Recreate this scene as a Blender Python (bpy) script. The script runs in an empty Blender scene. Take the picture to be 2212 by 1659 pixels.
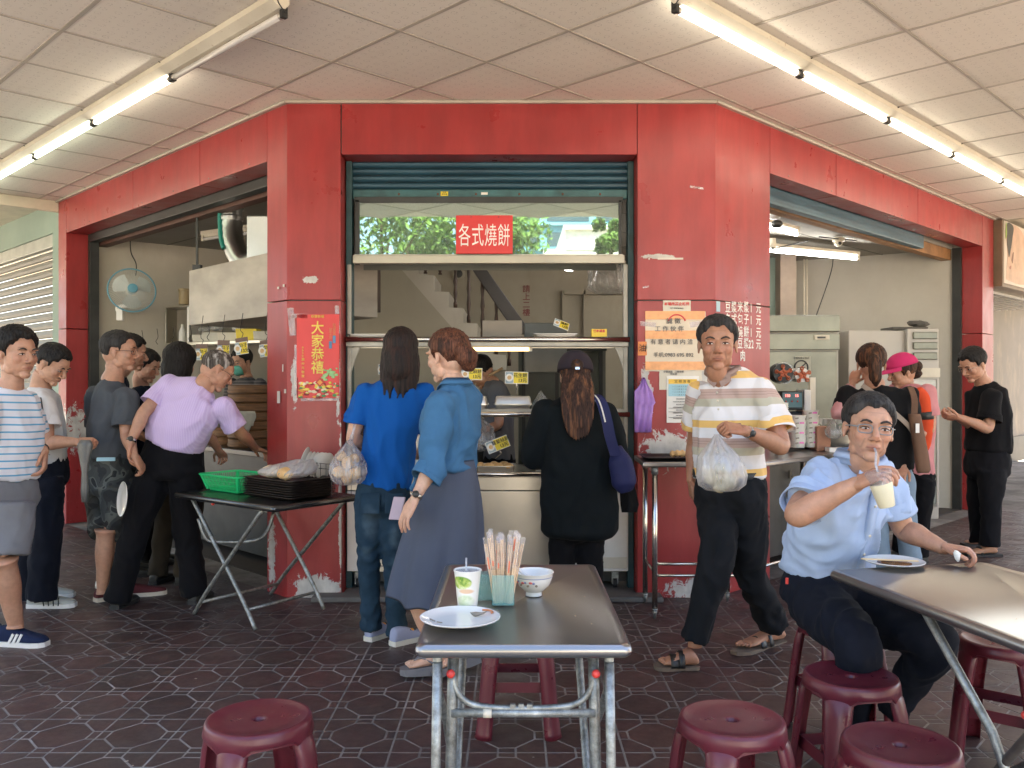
import bpy, bmesh, math, random
import numpy as np
from mathutils import Vector, Matrix, noise as mnoise
random.seed(7)
SC = bpy.context.scene
COL = SC.collection
R = math.radians
# ---------------------------------------------------------------- camera, sky, sun, exposure
F, CX, CY, H = 1880.0, 1106.0, 827.0, 1.42      # survey of the place: focal length and eye height
cam = bpy.data.cameras.new('camera'); camo = bpy.data.objects.new('camera', cam); COL.objects.link(camo)
camo.location = (0, 0, H); camo.rotation_euler = (R(90), 0, 0)
cam.sensor_width = 36; cam.lens = 36 * F / 2212; cam.shift_y = (829.5 - CY) / 2212 * -1
cam.clip_start = 0.05; cam.clip_end = 600
SC.camera = camo
SUN_EL, SUN_AZ = 58, 18          # the sun stands behind the shop (towards +Y), a little to the right
w = bpy.data.worlds.new("World"); SC.world = w; w.use_nodes = True
nt = w.node_tree; nt.nodes.clear()
sky = nt.nodes.new('ShaderNodeTexSky'); sky.sky_type = 'NISHITA'; sky.sun_disc = False
sky.sun_elevation = R(SUN_EL); sky.sun_rotation = R(SUN_AZ); sky.dust_density = 3.0; sky.air_density = 1.0
bg = nt.nodes.new('ShaderNodeBackground'); bg.inputs[1].default_value = 0.15
wo = nt.nodes.new('ShaderNodeOutputWorld')
nt.links.new(sky.outputs[0], bg.inputs[0]); nt.links.new(bg.outputs[0], wo.inputs[0])
sl = bpy.data.lights.new('sun', 'SUN'); sl.energy = 5; sl.angle = R(0.5); sl.color = (1.0, .88, .70)
so = bpy.data.objects.new('sun', sl); COL.objects.link(so)
sd = Vector((math.sin(R(SUN_AZ)) * math.cos(R(SUN_EL)), math.cos(R(SUN_AZ)) * math.cos(R(SUN_EL)), math.sin(R(SUN_EL))))
so.rotation_euler = sd.to_track_quat('Z', 'Y').to_euler(); so.location = (0, 20, 30)
SC.view_settings.view_transform = 'Standard'; SC.view_settings.look = 'None'
SC.view_settings.gamma = 1; SC.view_settings.use_curve_mapping = False
SC.view_settings.exposure = 2.5
SC.cycles.max_bounces = 8; SC.cycles.diffuse_bounces = 5; SC.cycles.glossy_bounces = 4
SC.cycles.transparent_max_bounces = 16; SC.cycles.caustics_reflective = False; SC.cycles.caustics_refractive = False
SC.cycles.sample_clamp_indirect = 6

def W(px, py, Y): return Vector(((px - CX) * Y / F, Y, H - (py - CY) * Y / F))
def X(px, Y): return (px - CX) * Y / F
def Z(py, Y): return H - (py - CY) * Y / F
def V(*a): return Vector(a)
S2 = math.sqrt(.5)
A_ = V(-S2, S2, 0); B_ = V(S2, S2, 0); UP = V(0, 0, 1)

# ---------------------------------------------------------------- materials
class NT:
    def __init__(s, name):
        s.m = bpy.data.materials.new(name); s.m.use_nodes = True; s.t = s.m.node_tree
        s.b = s.t.nodes['Principled BSDF']; s.out = s.t.nodes['Material Output']
    def n(s, typ, ins=None, **kw):
        x = s.t.nodes.new('ShaderNode' + typ)
        for k, v in kw.items(): setattr(x, k, v)
        if ins:
            for k, v in ins.items():
                s.set(x, k, v)
        return x
    def set(s, x, k, v):
        i = x.inputs[k]
        if hasattr(v, 'links') and hasattr(v, 'is_output'): s.t.links.new(v, i)
        elif isinstance(v, (tuple, list)) and len(v) == 3 and i.type == 'RGBA': i.default_value = (*v, 1)
        else: i.default_value = v
    def math(s, op, a, b=0.0, clamp=False):
        x = s.n('Math', {0: a, 1: b}, operation=op); x.use_clamp = clamp; return x.outputs[0]
    def mix(s, f, a, b, mode='MIX'):
        x = s.n('MixRGB', {0: f, 1: a, 2: b}); x.blend_type = mode; return x.outputs[0]
    def pos(s): return s.n('NewGeometry').outputs['Position']
    def obj(s): return s.n('TexCoord').outputs['Object']
    def noise(s, vec, scale, detail=3, rough=.55, dist=0.0):
        x = s.n('TexNoise', {'Scale': scale, 'Detail': detail, 'Roughness': rough, 'Distortion': dist}); s.t.links.new(vec, x.inputs['Vector']); return x.outputs[0]
    def map(s, vec, scale=(1, 1, 1), rot=(0, 0, 0), loc=(0, 0, 0)):
        x = s.n('Mapping'); s.t.links.new(vec, x.inputs[0]); x.inputs['Scale'].default_value = scale; x.inputs['Rotation'].default_value = rot; x.inputs['Location'].default_value = loc; return x.outputs[0]
    def ramp(s, f, stops, interp='LINEAR'):
        x = s.n('ValToRGB'); s.t.links.new(f, x.inputs[0]); cr = x.color_ramp; cr.interpolation = interp
        while len(cr.elements) > 1: cr.elements.remove(cr.elements[-1])
        for i, (p, c) in enumerate(stops):
            c = (*c, 1) if not isinstance(c, (int, float)) else (c, c, c, 1)
            if i == 0: cr.elements[0].position = p; cr.elements[0].color = c
            else:
                e = cr.elements.new(p); e.color = c
        return x.outputs[0]
    def base(s, v): s.set(s.b, 'Base Color', v)
    def rough(s, v): s.set(s.b, 'Roughness', v)
    def bump(s, h, strength=.3, dist=.002):
        x = s.n('Bump', {'Strength': strength, 'Distance': dist}); s.t.links.new(h, x.inputs['Height']); s.t.links.new(x.outputs[0], s.b.inputs['Normal']); return x
    def blob(s, c, r):
        """soft ellipsoidal mask round world point c with radii r"""
        d = s.n('VectorMath', {0: s.pos(), 1: tuple(c)}, operation='SUBTRACT').outputs[0]
        e = s.n('VectorMath', {0: d, 1: tuple(1 / q for q in r)}, operation='MULTIPLY').outputs[0]
        l = s.n('VectorMath', {0: e}, operation='LENGTH').outputs['Value']
        return s.math('SUBTRACT', 1.0, l, True)

MATS = {}
def pm(name, col, rough=.5, metal=0, var=.12, scale=6, bump=.0, bscale=40, bdist=.002, spec=.5, coat=0, sheen=0, stretch=None, rvar=0, trans=0, alpha=1, emit=None, estr=0, sss=0, attr=None):
    """plain procedural material: base colour with soft mottling, roughness variation, fine relief"""
    if name in MATS: return MATS[name]
    t = NT(name); v = t.obj()
    if stretch: v = t.map(v, stretch)
    nz = t.noise(v, scale, 4)
    dark = tuple(c * (1 - var) for c in col); lite = tuple(min(1, c * (1 + var)) for c in col)
    c = t.ramp(nz, [(.3, dark), (.7, lite)])
    if attr:
        a = t.n('Attribute'); a.attribute_name = attr
        c = t.mix(1.0, c, a.outputs['Color'], 'MULTIPLY')
    t.base(c)
    if rvar: t.rough(t.ramp(t.noise(v, scale * 2.3, 5), [(.3, max(0.02, rough - rvar)), (.75, min(1, rough + rvar))]))
    else: t.b.inputs['Roughness'].default_value = rough
    t.b.inputs['Metallic'].default_value = metal; t.b.inputs['Specular IOR Level'].default_value = spec
    t.b.inputs['Coat Weight'].default_value = coat; t.b.inputs['Coat Roughness'].default_value = .12
    t.b.inputs['Sheen Weight'].default_value = sheen; t.b.inputs['Transmission Weight'].default_value = trans; t.b.inputs['Alpha'].default_value = alpha
    if sss:
        t.b.inputs['Subsurface Weight'].default_value = sss; t.b.inputs['Subsurface Radius'].default_value = (.012, .005, .003); t.b.inputs['Subsurface Scale'].default_value = 1.0
    if emit: t.set(t.b, 'Emission Color', emit); t.b.inputs['Emission Strength'].default_value = estr
    if bump: t.bump(t.noise(v, bscale, 5), bump, bdist)
    MATS[name] = t.m; return t.m

# ---------------------------------------------------------------- mesh builder
ORG = {}
def base_of(parent):
    return ORG.get(parent.name, V(0, 0, 0)) if parent else V(0, 0, 0)
def tag(o, label=None, cat=None, group=None, kind=None):
    if label: o['label'] = label
    if cat: o['category'] = cat
    if group: o['group'] = group
    if kind: o['kind'] = kind
    return o
def thing(name, label, cat, loc, group=None):
    o = bpy.data.objects.new(name, None); COL.objects.link(o); o.location = loc; o.empty_display_size = .05
    ORG[o.name] = Vector(loc); return tag(o, label, cat, group)
def frame(z, x=None):
    z = Vector(z).normalized(); x = Vector(x) if x is not None else (V(1, 0, 0) if abs(z.x) < .9 else V(0, 1, 0))
    x = (x - z * x.dot(z)).normalized(); return x, z.cross(x), z
class MB:
    def __init__(s): s.v = []; s.f = []; s.mi = []; s.cur = 0
    def add(s, vs, fs):
        o = len(s.v); s.v += [tuple(p) for p in vs]; s.f += [tuple(o + i for i in f) for f in fs]; s.mi += [s.cur] * len(fs); return s
    def m(s, i): s.cur = i; return s
    def hexa(s, p):   # 8 corners: bottom 4 ccw, top 4
        return s.add(p, [(3, 2, 1, 0), (4, 5, 6, 7), (0, 1, 5, 4), (1, 2, 6, 5), (2, 3, 7, 6), (3, 0, 4, 7)])
    def box(s, x0, x1, y0, y1, z0, z1): return s.hexa([(x0, y0, z0), (x1, y0, z0), (x1, y1, z0), (x0, y1, z0), (x0, y0, z1), (x1, y0, z1), (x1, y1, z1), (x0, y1, z1)])
    def obox(s, c, u, v, w, du, dv, dw):   # centre, three axes, half sizes
        c = Vector(c); u = Vector(u).normalized() * du; v = Vector(v).normalized() * dv; w = Vector(w).normalized() * dw
        return s.hexa([c - u - v - w, c + u - v - w, c + u + v - w, c - u + v - w, c - u - v + w, c + u - v + w, c + u + v + w, c - u + v + w])
    def prism(s, poly, d):   # planar polygon (list of Vectors) extruded by vector d
        n = len(poly); d = Vector(d)
        return s.add([Vector(p) for p in poly] + [Vector(p) + d for p in poly], [tuple(range(n - 1, -1, -1)), tuple(range(n, 2 * n))] + [(i, (i + 1) % n, n + (i + 1) % n, n + i) for i in range(n)])
    def quad(s, a, b, c, d): return s.add([a, b, c, d], [(0, 1, 2, 3)])
    def rings(s, rings, cap=True, closed=True):
        n = len(rings[0]); o = len(s.v); s.v += [tuple(p) for r in rings for p in r]
        k = n if closed else n - 1
        fs = [(o + i * n + j, o + i * n + (j + 1) % n, o + (i + 1) * n + (j + 1) % n, o + (i + 1) * n + j) for i in range(len(rings) - 1) for j in range(k)]
        if cap: fs += [tuple(o + j for j in range(n - 1, -1, -1)), tuple(o + (len(rings) - 1) * n + j for j in range(n))]
        s.f += fs; s.mi += [s.cur] * len(fs); return s
    def tube(s, pts, r, n=10, cap=True):
        pts = [Vector(p) for p in pts]; rs = r if isinstance(r, (list, tuple)) else [r] * len(pts); ring = []; x = None
        for i, p in enumerate(pts):
            t = (pts[min(i + 1, len(pts) - 1)] - pts[max(i - 1, 0)])
            if t.length < 1e-9: t = V(0, 0, 1)
            t.normalize()
            if x is None: x = V(1, 0, 0) if abs(t.x) < .8 else V(0, 1, 0)
            x = (x - t * x.dot(t)).normalized(); y = t.cross(x)
            ring.append([p + x * math.cos(2 * math.pi * k / n) * rs[i] + y * math.sin(2 * math.pi * k / n) * rs[i] for k in range(n)])
        return s.rings(ring, cap)
    def lathe(s, prof, c, axis=(0, 0, 1), n=24, cap=True):  # prof: (r, h)
        x, y, z = frame(axis); c = Vector(c)
        return s.rings([[c + z * h + (x * math.cos(2 * math.pi * k / n) + y * math.sin(2 * math.pi * k / n)) * max(r, 1e-4) for k in range(n)] for r, h in prof], cap)
    def ball(s, c, rx, ry=None, rz=None, n=14, axes=None, jit=0):
        ry = ry or rx; rz = rz or rx; c = Vector(c); ax = axes or (V(1, 0, 0), V(0, 1, 0), V(0, 0, 1)); rr = []
        m = max(6, n // 2 + 1)
        for i in range(m + 1):
            ph = -math.pi / 2 + math.pi * i / m; ph = max(min(ph, 1.5), -1.5)
            row = []
            for k in range(n):
                th = 2 * math.pi * k / n; p = ax[0] * (math.cos(th) * math.cos(ph) * rx) + ax[1] * (math.sin(th) * math.cos(ph) * ry) + ax[2] * (math.sin(ph) * rz)
                if jit: p = p * (1 + jit * mnoise.noise((c + p) * 30))
                row.append(c + p)
            rr.append(row)
        return s.rings(rr, True)
    def build(s, name, mats, parent=None, smooth=False, bevel=0, loc=None, seg=2, kind=None):
        org = Vector(loc) if loc is not None else base_of(parent)
        if parent is None and loc is None:
            a = np.array(s.v); org = Vector(((a[:, 0].min() + a[:, 0].max()) / 2, (a[:, 1].min() + a[:, 1].max()) / 2, a[:, 2].min()))
        me = bpy.data.meshes.new(name)
        me.from_pydata([(p[0] - org[0], p[1] - org[1], p[2] - org[2]) for p in s.v], [], s.f)
        for m in (mats if isinstance(mats, (list, tuple)) else [mats]): me.materials.append(m)
        if len(me.materials) > 1: me.polygons.foreach_set('material_index', s.mi)
        if smooth:
            me.polygons.foreach_set('use_smooth', [True] * len(me.polygons))
            if smooth != 'all':
                me.set_sharp_from_angle(angle=R(38))
        me.update()
        o = bpy.data.objects.new(name, me); COL.objects.link(o)
        if parent: o.parent = parent; ORG[o.name] = base_of(parent)
        else: o.location = org; ORG[o.name] = org
        if bevel:
            b = o.modifiers.new('bevel', 'BEVEL'); b.width = bevel; b.segments = seg; b.limit_method = 'ANGLE'; b.angle_limit = R(40)
        if kind: o['kind'] = kind
        return o
def arc(p0, p1, p2, n=8):   # quadratic curve points
    p0, p1, p2 = map(Vector, (p0, p1, p2)); return [(p0 * (1 - t) ** 2 + p1 * 2 * t * (1 - t) + p2 * t * t) for t in [i / n for i in range(n + 1)]]
def cr(pts, n=6):    # Catmull-Rom through points
    pts = [Vector(p) for p in pts]; P = [pts[0] * 2 - pts[1]] + pts + [pts[-1] * 2 - pts[-2]]; out = []
    for i in range(1, len(P) - 2):
        for k in range(n):
            t = k / n; a, b, c, d = P[i - 1:i + 3]
            out.append(.5 * ((2 * b) + (c - a) * t + (2 * a - 5 * b + 4 * c - d) * t * t + (3 * b - a - 3 * c + d) * t ** 3))
    out.append(pts[-1]); return out
def text(name, body, size, org, xd, yd, mat, parent, off=0.0, ext=0.0008, align='LEFT', sx=1.0, space=1.0, line=1.0, kind=None):
    cu = bpy.data.curves.new(name, 'FONT'); cu.body = body; cu.size = size; cu.align_x = align; cu.align_y = 'CENTER'; cu.offset = off; cu.extrude = ext; cu.resolution_u = 3
    cu.space_character = space; cu.space_line = line
    o = bpy.data.objects.new(name, cu); COL.objects.link(o)
    bpy.context.view_layer.update()
    me = bpy.data.meshes.new_from_object(o.evaluated_get(bpy.context.evaluated_depsgraph_get()))
    bpy.data.objects.remove(o); bpy.data.curves.remove(cu)
    xd = Vector(xd).normalized(); yd = Vector(yd).normalized(); zd = xd.cross(yd); org = Vector(org); b = base_of(parent)
    M = Matrix.Translation(org - b) @ Matrix((xd * sx, yd, zd)).transposed().to_4x4()
    me.transform(M); me.materials.clear(); me.materials.append(mat); me.name = name
    ob = bpy.data.objects.new(name, me); COL.objects.link(ob)
    if parent: ob.parent = parent
    return ob
def copy_tree(o, parent=None):
    c = o.copy(); COL.objects.link(c); c.parent = parent
    for ch in list(o.children): copy_tree(ch, c)
    return c
# ================================================================ SETTING MATERIALS
def red_mat():
    t = NT('red_painted_panel'); p = t.pos()
    base = t.ramp(t.noise(p, 1.3, 4), [(.3, (.31, .030, .031)), (.7, (.375, .042, .041))])
    # chipped paint: bare pale undercoat where posters were torn off and along the foot
    m = t.math('MAXIMUM', t.blob((1.04, 5.72, .98), (.36, .25, .25)), t.blob((-1.435, 5.75, 1.40), (.05, .1, .30)))
    for c, r in [((-1.64, 5.86, .28), (.10, .14, .50)), ((-1.13, 5.74, .62), (.034, .06, 1.1)), ((-1.30, 5.74, .06), (.30, .1, .20)), ((1.25, 5.80, .05), (.45, .3, .16)), ((.97, 5.74, 2.255), (.27, .05, .035)), ((-1.33, 5.74, 2.10), (.14, .05, .05)),
                 ((.88, 5.74, 1.35), (.10, .1, .38)), ((-3.35, 8.05, 1.2), (.35, .35, .5)), ((1.2, 5.74, 1.35), (.25, .1, .5)), ((-1.15, 5.74, 1.4), (.03, .1, .5)), ((-4.5, 8.9, .95), (.4, .4, .55))]:
        m = t.math('MAXIMUM', m, t.blob(c, r))
    m = t.math('MAXIMUM', m, 0.0)
    n1 = t.noise(t.map(p, (1, 1, .8)), 17, 8, .72, .6)
    fl = t.math('ADD', t.math('MULTIPLY', m, .72), n1)
    mask = t.ramp(fl, [(.86, 0), (.90, 1)])
    chips = t.ramp(t.noise(p, 52, 4, .7), [(.70, 0), (.715, 1)])
    low = t.math('SUBTRACT', 1.0, t.math('MULTIPLY', t.n('SeparateXYZ', {0: p}).outputs[2], .75), True)
    mask = t.math('MAXIMUM', mask, t.math('MULTIPLY', chips, low))
    pale = t.ramp(t.noise(p, 9, 5), [(.3, (.42, .40, .37)), (.7, (.70, .67, .62))])
    grime = t.ramp(t.noise(t.map(p, (3, 3, .6)), 3.2, 5, .65), [(.35, .80), (.62, 1.0)])
    c = t.mix(mask, base, pale); c = t.mix(1.0, c, grime, 'MULTIPLY'); t.base(c)
    t.rough(t.ramp(t.noise(p, 5, 5), [(.3, .26), (.7, .42)])); t.b.inputs['Specular IOR Level'].default_value = .45
    t.bump(t.math('SUBTRACT', t.math('MULTIPLY', t.noise(p, 2.2, 2), 1.0), t.math('MULTIPLY', mask, .15)), .35, .01)
    return t.m
M_red = red_mat()
def tile_mat():
    t = NT('oxblood_floor_tile'); p = t.pos(); oi = t.n('ObjectInfo').outputs['Random']
    c = t.ramp(t.noise(p, 7, 6, .7), [(.25, (.042, .020, .018)), (.55, (.072, .031, .027)), (.8, (.10, .043, .037))])
    v = t.ramp(oi, [(0, .72), (.5, 1.0), (1, 1.22)]); c = t.mix(1.0, c, v, 'MULTIPLY')
    dirt = t.ramp(t.noise(p, 1.1, 5, .7), [(.35, .05), (.70, .7)]); c = t.mix(dirt, c, (.055, .045, .040))
    scuff = t.ramp(t.noise(t.map(p, (1, 2.2, 1), (0, 0, .5)), 44, 6, .8), [(.60, 0), (.72, .35)]); c = t.mix(scuff, c, (.20, .18, .165))
    t.base(c); t.rough(t.ramp(t.noise(p, 6, 6, .7), [(.3, .32), (.7, .66)])); t.bump(t.noise(p, 90, 4, .6), .35, .0015); return t.m
M_tile = tile_mat()
def grout_mat():
    t = NT('pale_grout'); p = t.pos()
    c = t.ramp(t.noise(p, 4.5, 6, .75), [(.28, (.15, .135, .12)), (.5, (.29, .27, .245)), (.74, (.44, .42, .39))]); c = t.mix(t.ramp(t.noise(p, .9, 5, .7), [(.38, .75), (.62, 0)]), c, (.085, .075, .068)); t.base(c); t.rough(.9); t.bump(t.noise(p, 160, 3), .3, .001); return t.m
M_grout = grout_mat()
def ceil_mat():
    t = NT('perforated_ceiling_board'); p = t.map(t.pos(), (1, 1, 0), (0, 0, R(45)))
    # small ring motif of pin holes pressed into the board
    q = t.n('VectorMath', {0: p, 1: (14.2, 14.2, 1)}, operation='MULTIPLY').outputs[0]
    v = t.n('TexVoronoi', {'Scale': 1.0, 'Randomness': .12}); t.t.links.new(q, v.inputs['Vector'])
    ring = t.math('ABSOLUTE', t.math('SUBTRACT', v.outputs['Distance'], .23)); ring = t.ramp(ring, [(.0, 1), (.07, 0)])
    holes = t.ramp(t.noise(p, 130, 1, .5), [(.52, 0), (.58, 1)]); hol = t.math('MULTIPLY', ring, holes)
    pin = t.ramp(t.noise(p, 210, 1), [(.68, 0), (.72, .5)])
    oi = t.n('ObjectInfo').outputs['Random']
    c = t.ramp(t.noise(p, .7, 3), [(.3, (.78, .72, .63)), (.7, (.84, .78, .70))])
    c = t.mix(1.0, c, t.ramp(oi, [(0, .93), (1, 1.03)]), 'MULTIPLY')
    c = t.mix(t.math('MULTIPLY', hol, .55), c, (.25, .21, .18)); c = t.mix(t.math('MULTIPLY', pin, .3), c, (.3, .26, .22))
    st = t.ramp(t.noise(p, 2.1, 5, .7), [(.62, 0), (.8, .35)]); c = t.mix(st, c, (.50, .42, .33))
    t.base(c); t.rough(.8); t.bump(hol, -.4, .002); return t.m
M_ceil = ceil_mat()
M_tbar = pm('ceiling_grid_bar', (.46, .41, .35), .6, var=.1, scale=3)
M_cream = pm('cream_enamel', (.66, .60, .48), .42, var=.12, scale=5, bump=.1)
def rust_cream():
    t = NT('rusty_cream_housing'); p = t.pos()
    c = t.ramp(t.noise(p, 3, 5), [(.3, (.58, .53, .43)), (.7, (.70, .65, .54))])
    r = t.ramp(t.noise(p, 38, 6, .75), [(.62, 0), (.70, .9)]); c = t.mix(r, c, (.28, .13, .045)); t.base(c); t.rough(.5); return t.m
M_house = rust_cream()
M_dark = pm('black_rubber', (.018, .018, .018), .6)
M_blk = pm('dark_frame_paint', (.03, .032, .03), .5, var=.3)
M_wire = pm('black_wire', (.02, .02, .02), .5)
def plaster(name, a, b, st=(.40, .34, .24), amt=.5):
    t = NT(name); p = t.pos()
    c = t.ramp(t.noise(p, 1.4, 5, .6), [(.3, a), (.7, b)])
    s = t.ramp(t.noise(t.map(p, (1, 1, .35)), 3.5, 6, .7), [(.52, 0), (.75, amt)]); c = t.mix(s, c, st)
    t.base(c); t.rough(.75); t.bump(t.noise(p, 35, 5, .6), .25, .003); return t.m
M_wall = plaster('grimy_cream_plaster', (.42, .385, .31), (.54, .50, .42))
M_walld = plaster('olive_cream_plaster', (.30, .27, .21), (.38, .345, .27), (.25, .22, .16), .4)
M_wallr = plaster('pale_grey_plaster', (.46, .44, .385), (.55, .53, .47), (.48, .43, .35), .35)
M_mint = plaster('mint_green_paint', (.27, .36, .31), (.32, .42, .36), (.40, .45, .38), .25)
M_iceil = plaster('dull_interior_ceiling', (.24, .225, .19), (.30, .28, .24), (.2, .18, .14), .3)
M_conc = plaster('dark_concrete', (.09, .085, .078), (.16, .15, .138), (.06, .055, .05), .6)
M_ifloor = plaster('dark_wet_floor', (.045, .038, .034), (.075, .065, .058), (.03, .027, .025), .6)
M_asph = pm('pale_road_concrete', (.42, .36, .28), .9, var=.25, scale=3, bump=.4, bscale=120)
def steel(name='brushed_steel', col=(.58, .55, .48), r=.30, dirt=.25, stretch=(1, 1, 1)):
    t = NT(name); p = t.map(t.pos(), stretch); t.b.inputs['Metallic'].default_value = 1
    c = t.ramp(t.noise(t.pos(), 2.5, 5, .65), [(.3, tuple(q * (1 - dirt * .5) for q in col)), (.65, col)]); t.base(c)
    t.rough(t.ramp(t.noise(p, 3, 3), [(.3, max(.05, r - .02)), (.7, r + .03)]))
    return t.m
M_steel = steel(); M_steeltube = steel('polished_steel_tube', (.62, .60, .56), .2); M_top = None
def worn_steel(name, col=(.40, .39, .38), r=.25):
    t = NT(name); p = t.pos(); t.b.inputs['Metallic'].default_value = .9
    c = t.ramp(t.noise(p, 3, 1, .4), [(.25, tuple(q * .90 for q in col)), (.7, col)]); t.base(c)
    t.b.inputs['Roughness'].default_value = r + .03; return t.m
M_ttop = worn_steel('worn_steel_tabletop', (.33, .318, .312), .25)
def galv():
    t = NT('galvanised_tube'); p = t.pos(); t.b.inputs['Metallic'].default_value = .75
    c = t.ramp(t.noise(p, 24, 6, .7), [(.3, (.13, .125, .11)), (.55, (.32, .33, .31)), (.75, (.52, .54, .52))])
    r = t.ramp(t.noise(p, 14, 6, .75), [(.62, 0), (.72, .8)]); c = t.mix(r, c, (.14, .075, .045)); t.base(c); t.rough(.5); t.bump(t.noise(p, 60, 4), .25, .001); return t.m
M_galv = galv()
def shutter_mat():
    t = NT('blue_shutter_paint'); p = t.pos()
    c = t.ramp(t.noise(t.map(p, (.5, 1, 6)), 3, 6, .7), [(.3, (.018, .05, .075)), (.6, (.035, .10, .145)), (.8, (.07, .15, .18))])
    r = t.ramp(t.noise(p, 7, 6, .8), [(.62, 0), (.72, .7)]); c = t.mix(r, c, (.05, .035, .025)); t.base(c); t.rough(.42); return t.m
M_shut = shutter_mat()
M_teal = pm('dark_teal_channel', (.018, .062, .07), .45, var=.3, scale=9)
M_brownbeam = pm('brown_stained_beam', (.10, .042, .028), .6, var=.3, scale=5, bump=.2)
M_orangewood = pm('orange_wood_beam', (.30, .15, .06), .6, var=.3, scale=8, bump=.2)
M_white = pm('white_enamel', (.74, .72, .67), .35, var=.06, scale=4)
M_offw = pm('yellowed_plastic', (.62, .57, .46), .4, var=.08)
def tube_mat(name, col, s):
    t = NT(name); t.set(t.b, 'Emission Color', col); t.b.inputs['Emission Strength'].default_value = s; t.base((.8, .8, .8)); return t.m
M_lampW = tube_mat('lit_tube_warm', (1.0, .92, .74), 3.4); M_lampG = tube_mat('lit_tube_cool', (.88, 1.0, .78), 2.8); M_lampI = tube_mat('lit_tube_inside', (1.0, .97, .93), 8)
M_lampC = tube_mat('lit_tube_cart', (1.0, .66, .27), 1.3)
M_tubeoff = pm('unlit_tube_glass', (.62, .60, .58), .25, var=.05)

# ================================================================ GROUND AND FLOOR
L0 = V(-1.487, 5.75, 0); R0 = V(1.343, 5.75, 0)
def LW(t, n, z): return L0 + A_ * t + B_ * n + UP * z
def RW(t, n, z): return R0 + B_ * t + A_ * n + UP * z
def FW(x, n, z): return V(x, 5.75 + n, z)
MB().box(-90, 90, -120, 60, -.20, -.14).build('ground', M_asph, kind='structure')
ARC = [V(-3.08, 1.75, 0), V(3.0, 1.75, 0), V(13, 11.75, 0), V(9, 16, 0), V(.6, 16.5, 0), V(-8.5, 15.5, 0), V(-13, 11.67, 0)]
floor = MB().prism([v + UP * -.14 for v in ARC], (0, 0, .1390)).build('floor', M_grout, kind='structure', loc=(0, 0, 0))
def poly_in(poly, g):
    n = len(poly); out = []
    for i in range(n):
        a, b, c = poly[i - 1], poly[i], poly[(i + 1) % n]
        d1 = (b[0] - a[0], b[1] - a[1]); d2 = (c[0] - b[0], c[1] - b[1]); l1 = math.hypot(*d1); l2 = math.hypot(*d2)
        n1 = (-d1[1] / l1, d1[0] / l1); n2 = (-d2[1] / l2, d2[0] / l2); k = g / (1 + n1[0] * n2[0] + n1[1] * n2[1])
        out.append((b[0] + (n1[0] + n2[0]) * k, b[1] + (n1[1] + n2[1]) * k))
    return out
def clip(poly, nx, ny, d):   # keep nx*x+ny*y<=d
    out = []
    for i in range(len(poly)):
        p, q = poly[i - 1], poly[i]; a = nx * p[0] + ny * p[1] - d; b = nx * q[0] + ny * q[1] - d
        if (a <= 0) != (b <= 0): t = a / (a - b); out.append((p[0] + (q[0] - p[0]) * t, p[1] + (q[1] - p[1]) * t))
        if b <= 0: out.append(q)
    return out
e_, s_ = .37, .115
PIECES = [[(-s_, -e_), (s_, -e_), (e_, -s_), (e_, s_), (s_, e_), (-s_, e_), (-e_, s_), (-e_, -s_)]]
for k in range(4):
    c_, q_ = [(1, 0), (0, 1), (-1, 0), (0, -1)][k]; rot = lambda p: (p[0] * c_ - p[1] * q_, p[0] * q_ + p[1] * c_)
    PIECES.append([rot(p) for p in [(-.5, -.5), (-s_, -.5), (-s_, -e_), (-e_, -s_), (-.5, -s_)]])
    PIECES.append([rot(p) for p in [(-s_, -.5), (s_, -.5), (s_, -e_), (-s_, -e_)]])
PIECES = [poly_in(p, .0150) for p in PIECES]
TX, TY = .299, .332
def tile_mesh(sx, sy):
    b = MB()
    for p in PIECES: b.prism([V(x * sx, y * sy, -.0030) for x, y in p], (0, 0, .0030))
    me = bpy.data.meshes.new('tile'); me.from_pydata(b.v, [], b.f); me.materials.append(M_tile); return me
me_c = tile_mesh(TX, TY); me_s = tile_mesh(.315, .315)
tiles = []
# seams that part the three tile fields, fanning out from the two corner posts
sl_n = (-math.cos(R(22.5)), math.sin(R(22.5)))     # left seam normal (points into the left field)
sr_n = (math.cos(R(22.5)), math.sin(R(22.5)))
dl = sl_n[0] * -1.487 + sl_n[1] * 5.75; dr = sr_n[0] * 1.343 + sr_n[1] * 5.75
def field(me, o, ux, uy, sx, sy, ir, jr, keep):
    for i in range(*ir):
        for j in range(*jr):
            c = V(*o) + ux * (i * sx) + uy * (j * sy)
            if not (1.8 < c.y < 9.6) or c.x + c.y < -1.1 or c.y - c.x < -1.1: continue
            if abs(c.x) > .62 * c.y + .45 or c.y < 2.9: continue
            cor = [(c + ux * (a * sx / 2) + uy * (b * sy / 2)) for a, b in ((-1, -1), (1, -1), (1, 1), (-1, 1))]
            st = [all(nx * q.x + ny * q.y <= d + .002 for nx, ny, d in keep) for q in cor]
            if all(st): tiles.append((c, me, ux, None)); continue
            if not any(st): continue
            polys = []
            for p in PIECES:
                wp = [((c + ux * (x * sx) + uy * (y * sy)).x, (c + ux * (x * sx) + uy * (y * sy)).y) for x, y in p]
                for nx, ny, d in keep:
                    if len(wp) > 2: wp = clip(wp, nx, ny, d - .004)
                if len(wp) > 2: polys.append(wp)
            if polys: tiles.append((c, None, ux, polys))
field(me_c, (-.02, 3.674 + TY / 2, 0), V(1, 0, 0), V(0, 1, 0), TX, TY, (-14, 15), (-6, 7), [(sl_n[0], sl_n[1], dl), (sr_n[0], sr_n[1], dr), (0, 1, 5.80)])
inl = (S2, S2, S2 * (-1.487 + 5.75) + .02); inr = (-S2, S2, S2 * (5.75 - 1.343) + .02)
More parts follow.
